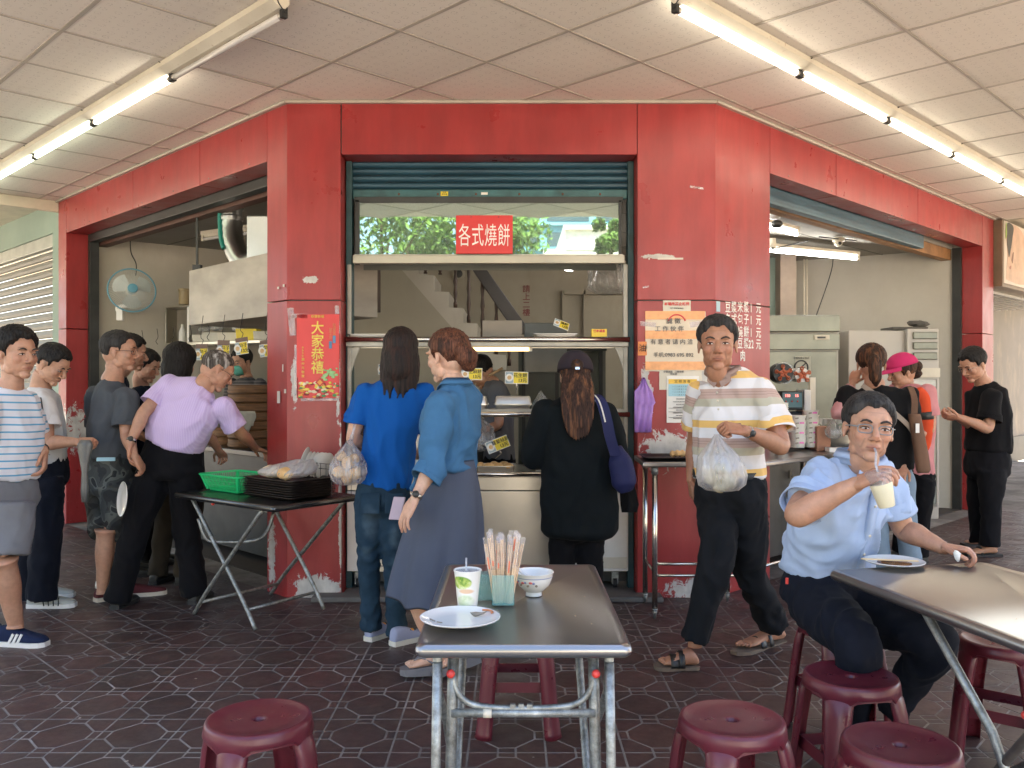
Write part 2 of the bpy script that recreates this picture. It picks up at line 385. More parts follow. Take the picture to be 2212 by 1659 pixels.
field(me_s, (L0 + A_ * .15 - B_ * .15)[:], A_, B_, .315, .315, (-12, 26), (-14, 1), [(-sl_n[0], -sl_n[1], -dl), inl])
field(me_s, (R0 + B_ * .15 - A_ * .15)[:], B_, A_, .315, .315, (-12, 30), (-14, 1), [(-sr_n[0], -sr_n[1], -dr), inr])
tiles.sort(key=lambda t: t[0].length)
rest = MB()
for k, (c, me, ux, polys) in enumerate(tiles):
    if k < 298:
        if me is not None:
            o = bpy.data.objects.new('tile', me); o.location = (c.x, c.y, random.uniform(0, .0004)); o.rotation_euler[2] = math.atan2(ux.y, ux.x)
        else:
            b = MB()
            for p in polys: b.prism([V(x - c.x, y - c.y, -.0030) for x, y in p], (0, 0, .0030))
            m2 = bpy.data.meshes.new('tile'); m2.from_pydata(b.v, [], b.f); m2.materials.append(M_tile); o = bpy.data.objects.new('tile', m2); o.location = (c.x, c.y, .0006)
        COL.objects.link(o); o.parent = floor
    else:
        if me is not None:
            uy = V(-ux.y, ux.x, 0); sx = TX if me is me_c else .315; sy = TY if me is me_c else .315
            polys = [[((c + ux * (x * sx) + uy * (y * sy)).x, (c + ux * (x * sx) + uy * (y * sy)).y) for x, y in p] for p in PIECES]
        for p in polys: rest.prism([V(x, y, -.0030) for x, y in p], (0, 0, .0030))
if rest.v: rest.build('tile', M_tile, floor, kind='stuff')
# concrete threshold under the counter and floor inside the shop
MB().box(-1.30, .98, 5.62, 5.76, 0, .035).box(-1.12, .825, 5.76, 6.6, 0, .03).build('kerb', M_conc, kind='structure', bevel=.008)
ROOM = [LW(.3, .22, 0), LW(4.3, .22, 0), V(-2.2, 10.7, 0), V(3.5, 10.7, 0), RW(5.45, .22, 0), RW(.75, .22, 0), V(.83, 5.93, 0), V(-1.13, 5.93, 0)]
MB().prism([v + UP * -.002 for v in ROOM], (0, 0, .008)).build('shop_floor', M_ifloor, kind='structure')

# ================================================================ THE RED SHOP FRONT
shop = thing('shop_building', 'red panelled corner shop front with three open bays and a grimy cream room behind', 'building', (0, 5.75, 0))
def slab(fn, t0, t1, n0, n1, z0, z1, b=None):
    b = b or MB(); p = [fn(t0, n0, z0), fn(t1, n0, z0), fn(t1, n1, z0), fn(t0, n1, z0), fn(t0, n0, z1), fn(t1, n0, z1), fn(t1, n1, z1), fn(t0, n1, z1)]
    return b.hexa(p)
g_ = .004; ZG = 1.965; ZT = 3.30; ZL = 2.925; D_ = .20
def panel(fn, t0, t1, z0, z1, n1=D_, n0=0.0, name='facade_panel'):
    return slab(fn, t0 + g_, t1 - g_, n0, n1, z0 + g_, z1 - g_).build(name, M_red, shop, bevel=.0025)
def fr(x, n, z): return FW(x, n, z)
# left post (front, left flank), right post (front, right flank), lintels
def post_poly(pts, z0, z1, name='facade_panel'):
    MB().prism([V(p.x, p.y, z0) for p in pts], (0, 0, z1 - z0)).build(name, M_red, shop, bevel=.0025)
for z0, z1 in ((0.0, ZG - g_), (ZG + g_, ZT)):
    zz = z0
    q = LW(.257, 0, 0); q2 = LW(.257, .2, 0)
    post_poly([V(-1.487, 5.75, 0), V(-1.129 - (g_ if z0 > 1 else 0), 5.75, 0), V(-1.129 - (g_ if z0 > 1 else 0), 5.95, 0), q2, q], zz, z1)
    q = RW(.725, 0, 0); q2 = RW(.725, .2, 0)
    post_poly([V(1.343, 5.75, 0), q, q2, V(.829, 5.95, 0), V(.829, 5.75, 0)][::1], zz, z1)
panel(fr, -1.129, .829, ZL, ZT, .20)
ls = [.257, 1.27, 2.55, 4.227]
for i in range(3): panel(LW, ls[i], ls[i + 1], ZL, ZT)
rs = [.725, 1.80, 3.55, 5.43]
for i in range(3): panel(RW, rs[i], rs[i + 1], ZL, ZT)
for z0, z1 in ((0.0, 1.965), (1.965, ZT)):
    panel(LW, 4.227, 4.462, z0, z1, .21); panel(RW, 5.43, 5.82, z0, z1, .21)
# dark joint backing
b = MB(); slab(fr, -1.48, 1.33, .01, .19, ZL + .02, ZT - .02, b); slab(LW, .1, 4.45, .012, .19, ZL + .02, ZT - .02, b); slab(RW, .3, 5.8, .012, .19, ZL + .02, ZT - .02, b)
b.prism([V(-1.47, 5.765, .02), V(-1.14, 5.765, .02), V(-1.14, 5.94, .02), V(-1.58, 5.96, .02)], (0, 0, 3.2))
b.prism([V(1.335, 5.765, .02), V(1.75, 6.19, .02), V(1.72, 6.3, .02), V(.84, 5.94, .02), V(.84, 5.765, .02)], (0, 0, 3.2)); b.build('joint_backing', M_blk, shop)
# door guides, shutter rolls and the beams behind them
b = MB(); slab(LW, 4.18, 4.226, .212, .30, 0, 2.93, b); slab(LW, .262, .30, .212, .30, 0, 2.93, b); slab(RW, 5.39, 5.428, .212, .30, 0, 2.93, b); slab(RW, .73, .77, .212, .30, 0, 2.93, b); b.build('shutter_guide', M_blk, shop)
slab(LW, .26, 4.2, .212, .30, 2.855, 2.935).build('shutter_bar', M_blk, shop, bevel=.006)
slab(RW, .73, 4.3, .212, .29, 2.80, 2.935).build('shutter_bar', M_shut, shop, bevel=.01)
slab(LW, .2, 4.4, .32, .42, 2.83, 3.1).build('beam', M_brownbeam, shop, bevel=.004)
slab(RW, .7, 5.6, .32, .42, 2.80, 3.1).build('beam', M_orangewood, shop, bevel=.004)
# inside walls and ceiling
def wall(p, q, z0, z1, th, mat, name='inner_wall'):
    p = Vector(p); q = Vector(q); d = (q - p).normalized(); n = V(-d.y, d.x, 0) * th
    MB().hexa([p + UP * z0, q + UP * z0, q + n + UP * z0, p + n + UP * z0, p + UP * z1, q + UP * z1, q + n + UP * z1, p + n + UP * z1]).build(name, mat, shop)
wall(V(-2.2, 10.7, 0), LW(4.3, .215, 0), 0, 3.1, -.12, M_wall)
wall(V(3.5, 10.7, 0), RW(5.44, .215, 0), 0, 3.1, .12, M_wallr)
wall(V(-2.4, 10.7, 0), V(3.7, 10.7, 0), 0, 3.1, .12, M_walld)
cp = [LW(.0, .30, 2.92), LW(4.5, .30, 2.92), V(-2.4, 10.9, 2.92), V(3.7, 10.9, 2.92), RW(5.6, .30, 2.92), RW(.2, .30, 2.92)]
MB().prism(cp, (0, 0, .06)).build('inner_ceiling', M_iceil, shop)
b = MB()
for k in range(1, 9):
    p, q = LW(.5, .42 + k * .6, 2.917), LW(4.25, .42 + k * .6, 2.917); b.obox((p + q) / 2, A_, B_, UP, (q - p).length / 2, .006, .0015)
for k in range(1, 9):
    p, q = RW(.6, .42 + k * .6, 2.9165), RW(5.3, .42 + k * .6, 2.9165); b.obox((p + q) / 2, B_, A_, UP, (q - p).length / 2, .006, .0015)
b.build('ceiling_joint', pm('joint_dark', (.13, .12, .1), .8), shop)
# upper storeys above the arcade: they keep the sun off it
up = [V(v.x, v.y, 3.42) for v in [V(-3.08, 1.9, 0), V(3.0, 1.9, 0), V(13, 11.9, 0), V(9, 17, 0), V(-9, 17, 0), V(-13, 11.82, 0)]]
MB().prism(up, (0, 0, 8.2)).build('upper_storey', plaster('pale_upper_render', (.45, .44, .42), (.55, .54, .5)), shop)

# ---- centre shutter
b = MB()
for k in range(4):
    z = 2.935 - k * .048
    pr = [(5.955, z), (5.942, z - .006), (5.930, z - .018), (5.930, z - .034), (5.944, z - .043), (5.955, z - .046)]
    b.prism([V(-1.085, y, zz) for y, zz in pr][::-1], (1.87, 0, 0))
b.build('shutter_slat', M_shut, shop, kind='stuff')
MB().box(-1.085, .785, 5.925, 5.965, 2.672, 2.738).build('shutter_bottom_bar', pm('teal_bar', (.03, .105, .115), .45, var=.35, scale=8), shop, bevel=.006)
b = MB()
for x in (-.77, -.505, -.245, .05, .345, .6): b.ball((x, 5.925, 2.705), .008, .004, .008, 8)
b.build('rivet', pm('rust', (.12, .05, .03), .8), shop)
for xx in (-1.127, .785): MB().box(xx, xx + .042, 5.90, 5.99, .03, 2.924).build('shutter_channel', M_teal, shop, bevel=.004)
M_yel = pm('yellow_print', (.80, .62, .04), .5, var=.05); M_blackink = pm('black_ink', (.02, .02, .02), .6)
MB().box(-.485, -.435, 5.921, 5.9245, 2.692, 2.722).build('sticker', M_yel, shop)
MB().box(-.21, -.165, 5.921, 5.9245, 2.70, 2.716).build('sticker', M_white, shop)
text('sticker_print', '危險\n請注意', .013, (-.46, 5.9205, 2.708), (1, 0, 0), UP, M_blackink, shop, align='CENTER')

# ================================================================ ARCADE CEILING
ZC = 3.28
ceiling = MB().prism([V(v.x, v.y, ZC + .03) for v in [V(-3.08, 1.9, 0), V(3.0, 1.9, 0), V(13, 11.9, 0), V(9, 16, 0), V(-9, 16, 0), V(-13, 11.82, 0)]], (0, 0, .10)).build('ceiling', M_cream, loc=(0, 0, ZC), kind='structure')
CS = .632; C0 = V(-.594, 4.60, 0)
pmesh = None
bars = MB()
for i in range(-14, 16):
    for j in range(-14, 16):
        c = C0 + A_ * ((i + .5) * CS) + B_ * ((j + .5) * CS)
        if c.y < 2.2 or c.x + c.y < -.9 or c.y - c.x < -.7: continue
        nl = (c - L0).dot(B_); nr = (c - R0).dot(A_); 
        if nl > .45 and nr > .45 and c.y > 6.2: continue
        if (c - L0).dot(A_) > 4.45 + .3 or (c - R0).dot(B_) > 6.1: continue
        if pmesh is None:
            h = CS / 2 - .010; pb = MB().box(-h, h, -h, h, 0, .012); pmesh = bpy.data.meshes.new('ceiling_panel'); pmesh.from_pydata(pb.v, [], pb.f); pmesh.materials.append(M_ceil)
        o = bpy.data.objects.new('ceiling_panel', pmesh); COL.objects.link(o); o.parent = ceiling; o.location = (c.x, c.y, random.uniform(.001, .004)); o.rotation_euler = (random.uniform(-.002, .002), random.uniform(-.002, .002), R(45))
for k in range(-14, 16):    # the grid of metal bars the panels lie in
    p = C0 + B_ * (k * CS); 
    o = bpy.data.objects
    lo, hi = (-9.5, 9.5)
    def ok(q): return q.y > 2.0 and q.x + q.y > -1.1 and q.y - q.x > -1.1 and (q - L0).dot(A_) < 4.6 and (q - R0).dot(B_) < 6.2
    for (o0, d, n) in ((C0 + B_ * (k * CS), A_, B_), (C0 + A_ * (k * CS), B_, A_)):
        ts = [t for t in np.arange(-12, 12, .05) if ok(o0 + d * t)]
        if len(ts) > 4:
            p, q = o0 + d * float(ts[0]), o0 + d * float(ts[-1]); wd = .0115 if n is B_ else .0085; zz = ZC - (.001 if n is B_ else .0018)
            MB().obox((p + q) / 2 + UP * (zz + .002), d, n, UP, (q - p).length / 2, wd, .002).build('grid_bar', M_tbar, ceiling)
b = MB()
b.box(-1.49, 1.345, 5.722, 5.752, 3.262, 3.279)
slab(LW, -.01, 4.462, -.028, .002, 3.262, 3.279, b); slab(RW, -.01, 5.82, -.028, .002, 3.262, 3.279, b)
b.build('edge_trim', pm('edge_trim', (.45, .40, .34), .5), ceiling)

# ================================================================ NEIGHBOURS
nb = thing('neighbour_shop', 'mint green neighbouring shop with a pale roller shutter, left of the red front', 'building', LW(4.6, 0, 0))
b = MB(); slab(LW, 4.47, 4.80, .05, .3, 0, 3.4, b); slab(LW, 4.80, 11, .05, .3, 3.0, 3.4, b); b.build('wall', M_mint, nb)
slab(LW, 4.470, 4.53, -4.2, .04, 3.17, 3.279).build('soffit_beam', M_cream, nb, bevel=.004)
MB().prism([LW(4.54, -4.2, 3.33), LW(4.54, .05, 3.33), LW(11, .05, 3.33), LW(11, -4.2, 3.33)], (0, 0, .05)).build('soffit', M_mint, nb)
slab(LW, 4.81, 10.5, .06, .14, 2.86, 3.0).build('shutter_box', pm('pale_steel', (.42, .44, .40), .45, metal=.2), nb, bevel=.01)
M_slat = pm('pale_slat', (.21, .205, .18), .5, var=.1, scale=3)
for k in range(30):
    z = 2.85 - k * .095
    pr = [(.14, z), (.118, z - .012), (.112, z - .05), (.120, z - .078), (.14, z - .088)]
    MB().prism([LW(4.815, n, zz) for n, zz in pr], A_ * 5.4).build('slat', M_slat, nb)
d = thing('smoke_detector', 'white round detector on the mint wall at the far left above the roller shutter', 'detector', LW(5.9, -.25, 3.28))
c = LW(5.9, -.4, 3.33); 
MB().lathe([(.075, 0), (.085, -.02), (.085, -.06), (.05, -.075), (.03, -.11), (.005, -.115)], c).build('housing', M_white, d, smooth=True); MB().obox(c + V(.02, -.08, -.03), (1, 0, 0), (0, 1, 0), UP, .03, .006, .006).build('slot', M_blk, d)
nr_ = thing('neighbour_store', 'pale walled store beyond the right end of the red front', 'building', RW(6, 0, 0))
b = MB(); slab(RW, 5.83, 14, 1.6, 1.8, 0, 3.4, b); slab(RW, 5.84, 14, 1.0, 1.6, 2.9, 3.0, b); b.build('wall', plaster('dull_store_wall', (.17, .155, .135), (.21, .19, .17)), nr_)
slab(RW, 5.84, 14, 1.57, 1.598, 0, .45).build('baseboard', M_blk, nr_)
MB().prism([RW(5.83, -4, 3.33), RW(5.83, 1.8, 3.33), RW(14, 1.8, 3.33), RW(14, -4, 3.33)], (0, 0, .05)).build('soffit', M_wallr, nr_)
for k in range(9): slab(RW, 5.85, 9, .12 + k * .1, .18 + k * .1, 2.47, 2.50).build('louvre', pm('louvre_grey', (.42, .40, .37), .5), nr_)
# light box advertisement with a sleeping woman's face: flat print on a real box
ad = thing('light_box_sign', 'framed picture of a resting dark haired face beyond the right end of the red front', 'sign', RW(5.9, 0, 2.5))
slab(RW, 5.86, 7.9, -.08, .10, 2.515, 3.27).build('frame', pm('brown_frame', (.2, .14, .09), .5), ad, bevel=.008)
slab(RW, 5.90, 7.86, -.086, -.079, 2.555, 3.262).build('print_ground', pm('print_beige', (.66, .58, .50), .45, var=.15, scale=2), ad)
def pr_blob(pts, off, mat, name): MB().prism([RW(t, -.088 - off, z) for t, z in cr(pts + [pts[0]], 5)[:-1]][::-1], A_ * .001).build(name, mat, ad)
pr_blob([(5.96, 2.60), (6.02, 2.9), (5.97, 3.15), (6.2, 3.25), (6.6, 3.2), (6.9, 2.9), (6.85, 2.65), (6.5, 2.58)], .0015, pm('print_skin', (.62, .42, .31), .5, var=.2, scale=6), 'print_face')
pr_blob([(6.0, 3.0), (5.98, 3.15), (6.0, 3.24), (6.12, 3.255), (6.24, 3.22), (6.20, 3.1), (6.13, 2.95), (6.06, 2.86)], .004, pm('print_hair', (.02, .017, .014), .5), 'print_hair')
pr_blob([(6.16, 2.84), (6.20, 2.92), (6.24, 2.93), (6.22, 2.85), (6.19, 2.80)], .0055, pm('print_lash', (.22, .11, .08), .5), 'print_eye')
pr_blob([(6.08, 2.73), (6.10, 2.76), (6.14, 2.77), (6.13, 2.73)], .0055, pm('print_lip', (.42, .17, .14), .5), 'print_lip')
pr_blob([(5.93, 3.05), (5.94, 3.2), (5.97, 3.24), (5.98, 3.1)], .0055, pm('print_leaf', (.36, .48, .12), .5), 'print_leaf')
# crates on the wall rack of the neighbouring store
M_gcr = pm('green_crate', (.03, .17, .08), .45); M_rcr = pm('red_crate', (.22, .03, .03), .5); M_pk = pm('pink_pack', (.65, .25, .3), .5)
for k, (t, z, lb) in enumerate([(6.75, 1.42, 'green and red crate on the upper rack beside the red end post'), (7.28, 1.42, 'green and red crate on the upper rack at the right edge of the photo'), (7.05, 1.02, 'dark crate on the lower rack, left one'), (7.6, 1.0, 'green and red crate on the lower rack at the right edge')]):
    cth = thing('crate', lb, 'crate', RW(t, 1.3, z), 'crates racked in the neighbouring store')
    b = MB(); slab(RW, t, t + .5, 1.25, 1.27, z, z + .36, b); slab(RW, t, t + .02, 1.27, 1.5, z, z + .36, b); slab(RW, t + .48, t + .5, 1.27, 1.5, z, z + .36, b); b.build('body', M_rcr if k != 2 else M_blk, cth)
    b = MB(); slab(RW, t - .01, t + .51, 1.235, 1.25, z + .33, z + .40, b); slab(RW, t - .01, t + .03, 1.235, 1.25, z, z + .33, b); slab(RW, t + .47, t + .51, 1.235, 1.25, z, z + .33, b); slab(RW, t, t + .5, 1.235, 1.25, z - .01, z + .02, b); b.build('rim', M_gcr, cth)
    slab(RW, t + .08, t + .42, 1.236, 1.248, z + .16, z + .30).build('pack', M_pk if k == 1 else M_offw, cth)
b = MB()
for z in (1.40, .98): slab(RW, 6.5, 8.3, 1.24, 1.57, z - .02, z - .005, b)
for t in (6.6, 7.4, 8.2): slab(RW, t, t + .02, 1.52, 1.56, .8, 1.9, b)
tag(b.build('wall_rack', M_galv), 'steel wall rack holding green and red crates beyond the red end post', 'rack')

# ================================================================ STREET BEHIND THE CAMERA (seen mirrored in the glass)
M_leaf = pm('leaf_green', (.09, .17, .03), .5, var=.5, scale=2, spec=.3); M_bark = pm('bark', (.10, .07, .05), .9, bump=.5)
def tree(x, y, h, r, label, seed):
    rnd = random.Random(seed); t = thing('street_tree', label, 'tree', (x, y, -.14), 'street trees across the road')
    b = MB(); top = V(x + .2, y, h * .62); b.tube([(x, y, -.14), (x + .1, y, h * .3), top], [.18, .14, .09], 8); cl = []
    for k in range(26):
        a = rnd.uniform(0, 6.28); rr = r * math.sqrt(rnd.random()) * .85; p = V(x + math.cos(a) * rr, y + math.sin(a) * rr, h * .62 + rnd.uniform(-.28, .38) * h * .9); cl.append(p)
        if k < 12: b.tube([V(x + .1, y, h * rnd.uniform(.3, .6)), (V(x, y, h * .6) + p) / 2, p], [.07, .04, .015], 5)
    b.build('trunk', M_bark, t); b = MB()
    for p in cl:
        for q in range(260):
            d = V(rnd.gauss(0, 1), rnd.gauss(0, 1), rnd.gauss(0, .8)); d = d.normalized() * (rnd.random() ** .4) * r * .36; c = p + d
            u = V(rnd.gauss(0, 1), rnd.gauss(0, 1), rnd.gauss(0, 1)).normalized(); v = u.cross(V(rnd.random(), rnd.random(), 1)).normalized(); s = rnd.uniform(.05, .10)
            b.add([c - u * s * 1.6, c - v * s * .7, c + u * s * 1.6, c + v * s * .7], [(0, 1, 2, 3)])
    b.build('crown', M_leaf, t)
tree(-3.7, -13, 7.0, 2.6, 'broad leafy street tree mirrored at the left end of the glass', 1)
tree(-1.1, -16, 7.6, 2.3, 'tall leafy street tree mirrored left of the red sign', 2)
tree(-7.5, -15, 7.5, 2.8, 'leafy street tree across the road, farthest from the blue building', 3)
tree(3.3, -19, 7.6, .7, 'slim street tree mirrored before the white building', 4)
bb = thing('blue_building', 'tall blue building with rows of windows mirrored in the glass', 'building', (7, -48, 0))
M_bblue = pm('blue_tile_cladding', (.16, .36, .46), .5, var=.08, scale=1); M_bwin = pm('far_window_glass', (.05, .08, .10), .15)
MB().box(-1.5, 26, -60, -48, -.1, 15.5).build('wall', M_bblue, bb)
for k in range(8):
    z = 2.2 + k * 1.72
    for i in range(8):
        x = -1.0 + i * 3.4; MB().box(x, x + 2.9, -48.02, -47.95, z, z + .95).build('window', M_bwin, bb)
    MB().box(-1.6, 26.1, -48, -47.7, z - .32, z - .12).build('ledge', M_bblue, bb)
sb = thing('sky_blocking_building', 'tall grey building across the side street at the left, outside the photo', 'building', (-17, 6, 0)); MB().prism([V(-13, -4, -.1), V(-22, 5, -.1), V(-34, -7, -.1), V(-25, -16, -.1)], (0, 0, 9)).build('wall', M_sunw if False else pm('grey_render', (.34, .36, .33), .8), sb)  # unseen block, added to keep stray sky light off the left shutter
sb = thing('sky_blocking_building', 'tall pale building across the side street at the right, outside the photo', 'building', (20, 8, 0)); MB().prism([V(15, -2, -.1), V(27, -14, -.1), V(36, -5, -.1), V(24, 7, -.1)], (0, 0, 9)).build('wall', pm('beige_render', (.42, .38, .33), .8), sb)  # added out of view so less sky reaches the right-hand store wall
wb = thing('white_building', 'low sunlit white building mirrored at the right end of the glass', 'building', (4, -24, 0))
M_sunw = pm('white_render', (.78, .77, .74), .7)
MB().box(1.3, 14, -30, -24.02, -.1, 6.9).box(2.2, 5.2, -29.9, -23.95, 6.9, 7.7).build('wall', M_sunw, wb); MB().box(2.1, 5.3, -30.2, -23.7, 7.7, 7.85).build('roof_edge', M_sunw, wb); MB().box(3.0, 3.3, -24.2, -23.98, 3.6, 5.0).build('window', M_bwin, wb)
MB().box(-26, 26, -33, -32, -.1, 4.5).build('low_wall', M_sunw); tag(bpy.data.objects['low_wall'], 'long pale wall across the street behind the trees', 'wall')
# ================================================================ FLUORESCENT FIXTURES UNDER THE ARCADE CEILING
def fixture(p, q, side, lit, label, housing=True, zt=3.20, cat='lamp', grp='fluorescent lamps under the arcade ceiling', wire=True, wd=.055):
    p, q = Vector(p), Vector(q); d = (q - p).normalized(); n = side
    t = thing('fluorescent_lamp', label, cat, (p + q) / 2, grp)
    ln = (q - p).length; zc = 3.276 if zt > 3.1 else zt + .075
    a, b_ = p - d * .035, q + d * .035
    if housing:
        pr = [(-wd * .75, zc), (wd, zc), (wd, zc - .03), (wd * .15, zt + .020), (-wd * .35, zt + .020), (-wd * .75, zc - .03)]
        MB().prism([a + n * (x + .02) + UP * (z - a.z) for x, z in pr], b_ - a).build('housing', M_house, t)
    m = M_tubeoff if lit is None else lit
    MB().tube([p + d * .012, q - d * .012], .0165, 14).build('tube', m, t, smooth='all')
    for e, s in ((p, -1), (q, 1)):
        MB().tube([e + d * (s * -.016), e + d * (s * .006)], .0175, 14).build('end_cap', pm('metal_cap', (.45, .42, .38), .4, metal=.7), t, smooth=True)
        MB().obox(e + d * (s * .018) + UP * .008, d, n, UP, .014, .016, .028).build('socket', M_dark if wire else M_offw, t, bevel=.004)
    if wire:
        e = a; MB().tube(cr([e + UP * .0, e + n * .035 + UP * .035, e + n * .05 + UP * (zc - zt - .012), e + n * .085 + UP * (zc - zt - .004)]), .0035, 6).build('wire', M_wire, t, smooth='all')
    return t
def colrow(p0, d, side, lits, labels, gap=.055):
    p = Vector(p0)
    for m, l in zip(lits, labels):
        q = p + d * 1.20; fixture(p, q, side, m, l); p = q + d * gap
colrow((-1.115, 4.215, 3.20), A_, -B_, [None, M_lampW, M_lampG, M_lampG, M_lampG],
       ['unlit grey tube in a rusty housing at the top left', 'lit warm tube next after the unlit one in the left row', 'lit greenish tube, third from the unlit end of the left row', 'lit greenish tube cut by the left edge of the photo', 'lit tube beyond the left edge of the photo'])
colrow((.790, 4.155, 3.20), B_, -A_, [M_lampW] * 5,
       ['largest lit tube in the right row nearest the camera', 'second lit tube from the near end of the right row', 'third lit tube from the near end of the right row', 'fourth lit tube by the right edge of the photo', 'lit tube beyond the right edge of the photo'])
# inside lamps
def fx(a, b, za, Ya, Yb, label, z=2.86, lit=None, side=V(0, 1, 0), grp='lamps on the ceiling inside the shop'):
    p = V(X(a, Ya), Ya, z); q = V(X(b, Yb), Yb, z); fixture(p, q, side, lit or M_lampI, label, zt=z, wire=False, grp=grp, wd=.05)
fx(1560, 1852, 0, 8.5, 9.35, 'lit tube on the ceiling in front of the pale right wall', z=2.755)
fx(1560, 1722, 0, 7.2, 8.1, 'lit tube on the ceiling just right of the menu post', z=2.80)
fx(1112, 1236, 0, 8.4, 9.1, 'lit tube seen slanting over the counter behind the glass', z=2.60)
p = V(X(462, 7.7), 7.7, 2.86); fixture(V(-2.95, 8.35, 2.80), V(-2.25, 7.9, 2.80), V(.5, .8, 0), None, 'unlit tube hanging behind the extractor elbow', zt=2.80, wire=False, grp='lamps on the ceiling inside the shop')

# ================================================================ FOOD COUNTER IN THE CENTRE BAY
YC = 5.86
cart = thing('food_counter', 'stainless steel food counter on castors with shelves and a glass front in the centre bay', 'counter', (-.17, YC, 0))
cx0, cx1 = -1.118, .790
M_dull = pm('dull_steel', (.30, .285, .245), .38, metal=.35, var=.25, scale=5); M_canopy = pm('canopy_steel', (.42, .385, .31), .36, metal=.35, var=.15, scale=2)
def cb(name, x0, x1, y0, y1, z0, z1, m=M_steel, bv=.003): return MB().box(x0, x1, y0, y1, z0, z1).build(name, m, cart, bevel=bv)
def cz(py): return Z(py, YC)
cb('worktop', cx0, .80, YC - .01, YC + .78, .785, .80)
MB().tube([(-1.125, YC - .03, .808), (.815, YC - .03, .808)], .0165, 14).build('rail', M_steeltube, cart, smooth='all')
cb('apron', -1.11, .782, YC + .005, YC + .03, .695, .785)
cb('front_panel', -1.02, .335, YC + .012, YC + .04, .185, .690)
cb('front_panel', -1.112, -1.024, YC + .008, YC + .04, .150, .690, M_white)
cb('front_panel', .340, .560, YC + .012, YC + .04, .150, .690, M_white)
cb('front_panel', .565, .782, YC + .008, YC + .04, .150, .690, M_white)
cb('front_panel', -1.02, .335, YC + .010, YC + .04, .145, .181, M_steel)
cb('label_plate', .560, .775, YC + .001, YC + .008, .170, .245, M_offw)
cb('side_panel', cx0, cx0 + .01, YC + .04, YC + .75, .15, .785); cb('side_panel', .78, .79, YC + .04, YC + .75, .15, .785); cb('base_shelf', cx0 + .01, .78, YC + .04, YC + .75, .14, .16)
cb('toe_panel', -1.10, .78, YC + .10, YC + .12, .06, .14, M_blk)
for x, y in ((-1.045, YC + .06), (.70, YC + .06), (-1.045, YC + .7), (.70, YC + .7)):
    c_ = MB().tube([(x - .012, y, .062), (x + .012, y, .062)], .030, 16).build('castor', M_dark, cart, smooth=True)
    MB().box(x - .022, x + .022, y - .02, y + .02, .095, .14).box(x - .022, x - .015, y - .015, y + .015, .055, .1).box(x + .015, x + .022, y - .015, y + .015, .055, .1).build('castor_fork', M_galv, c_)
for x0, x1 in ((cx0 + .005, cx0 + .032), (.752, .783)):
    cb('upright', x0, x1, YC + .02, YC + .05, .80, 2.22, M_dull, .003)
for x0, x1 in ((cx0 + .055, cx0 + .085), (.722, .742)): cb('glass_post', x0, x1, YC + .03, YC + .06, 2.22, 2.66, M_blk, .002)
ts = cb('top_shelf', cx0 - .0, .788, YC + .02, YC + .50, 1.688, 1.70, M_dull)
MB().tube([(cx0 - .004, YC - .015, 1.711), (.790, YC - .015, 1.711)], .0185, 14).build('rail', M_steeltube, cart, smooth='all')
cb('shelf_lip', cx0, .785, YC - .005, YC + .02, 1.664, 1.699, M_dull)
cb('shelf_underlip', cx0 + .08, .70, YC + .10, YC + .12, 1.655, 1.668)
ms = cb('middle_shelf', cx0 + .03, .782, YC + .03, YC + .45, 1.224, 1.236)
MB().tube([(cx0 + .02, YC - .0, 1.207), (.792, YC - .0, 1.207)], .0175, 14).build('rail', M_steeltube, cart, smooth='all')
cb('shelf_lip', cx0 + .03, .782, YC + .012, YC + .03, 1.205, 1.245, M_dull)
for sx, x in ((1, cx0 + .005), (-1, .783)):
    MB().prism([V(x, YC + .025, 1.66), V(x + sx * .085, YC + .025, 1.66), V(x + sx * .06, YC + .025, 1.60), V(x + sx * .03, YC + .025, 1.50), V(x, YC + .025, 1.45)][::-1 if sx > 0 else 1], (0, .008, 0)).build('bracket', M_dull, cart)
cb('canopy_edge', cx0 + .045, .760, YC + .0, YC + .06, 2.225, 2.281, M_canopy, .004)
cb('top_frame', cx0 + .05, .752, YC + .03, YC + .07, 2.64, 2.68, M_blk); cb('top_frame', cx0 + .05, .752, YC + .02, YC + .06, 2.281, 2.290, M_steel)
def glass_mat():
    t = NT('reflective_green_glass'); t.t.nodes.remove(t.b)
    gl = t.n('BsdfGlossy', {'Color': (.80, .93, .86), 'Roughness': .012}); tr = t.n('BsdfTransparent', {'Color': (.62, .74, .68)})
    mx = t.n('MixShader', {0: .50}); t.t.links.new(tr.outputs[0], mx.inputs[1]); t.t.links.new(gl.outputs[0], mx.inputs[2]); df = t.n('BsdfDiffuse', {'Color': (.62, .74, .66)}); m2 = t.n('MixShader', {0: .13}); t.t.links.new(mx.outputs[0], m2.inputs[1]); t.t.links.new(df.outputs[0], m2.inputs[2]); t.t.links.new(m2.outputs[0], t.out.inputs[0]); return t.m
M_glass = glass_mat()
MB().box(cx0 + .086, .722, YC + .04, YC + .046, 2.290, 2.642).build('glass_pane', M_glass, cart)
cb('cabinet_back', cx0 + .05, .752, YC + .40, YC + .41, 2.23, 2.66, pm('dim_back', (.16, .17, .15), .6))
# the warm tube under the top shelf
lp = thing('counter_lamp', 'warm glowing tube lamp under the top shelf of the steel counter', 'lamp', (X(1060, YC), YC + .08, 1.66))
MB().box(X(985, YC), X(1150, YC), YC + .05, YC + .11, 1.662, 1.684).build('housing', M_cream, lp, bevel=.004)
MB().tube([(X(990, YC), YC + .075, 1.648), (X(1143, YC), YC + .075, 1.648)], .011, 12).build('tube', M_lampC, lp, smooth='all')
for x in (X(986, YC), X(1147, YC)): MB().box(x - .01, x + .01, YC + .062, YC + .088, 1.635, 1.664).build('socket', M_offw, lp)
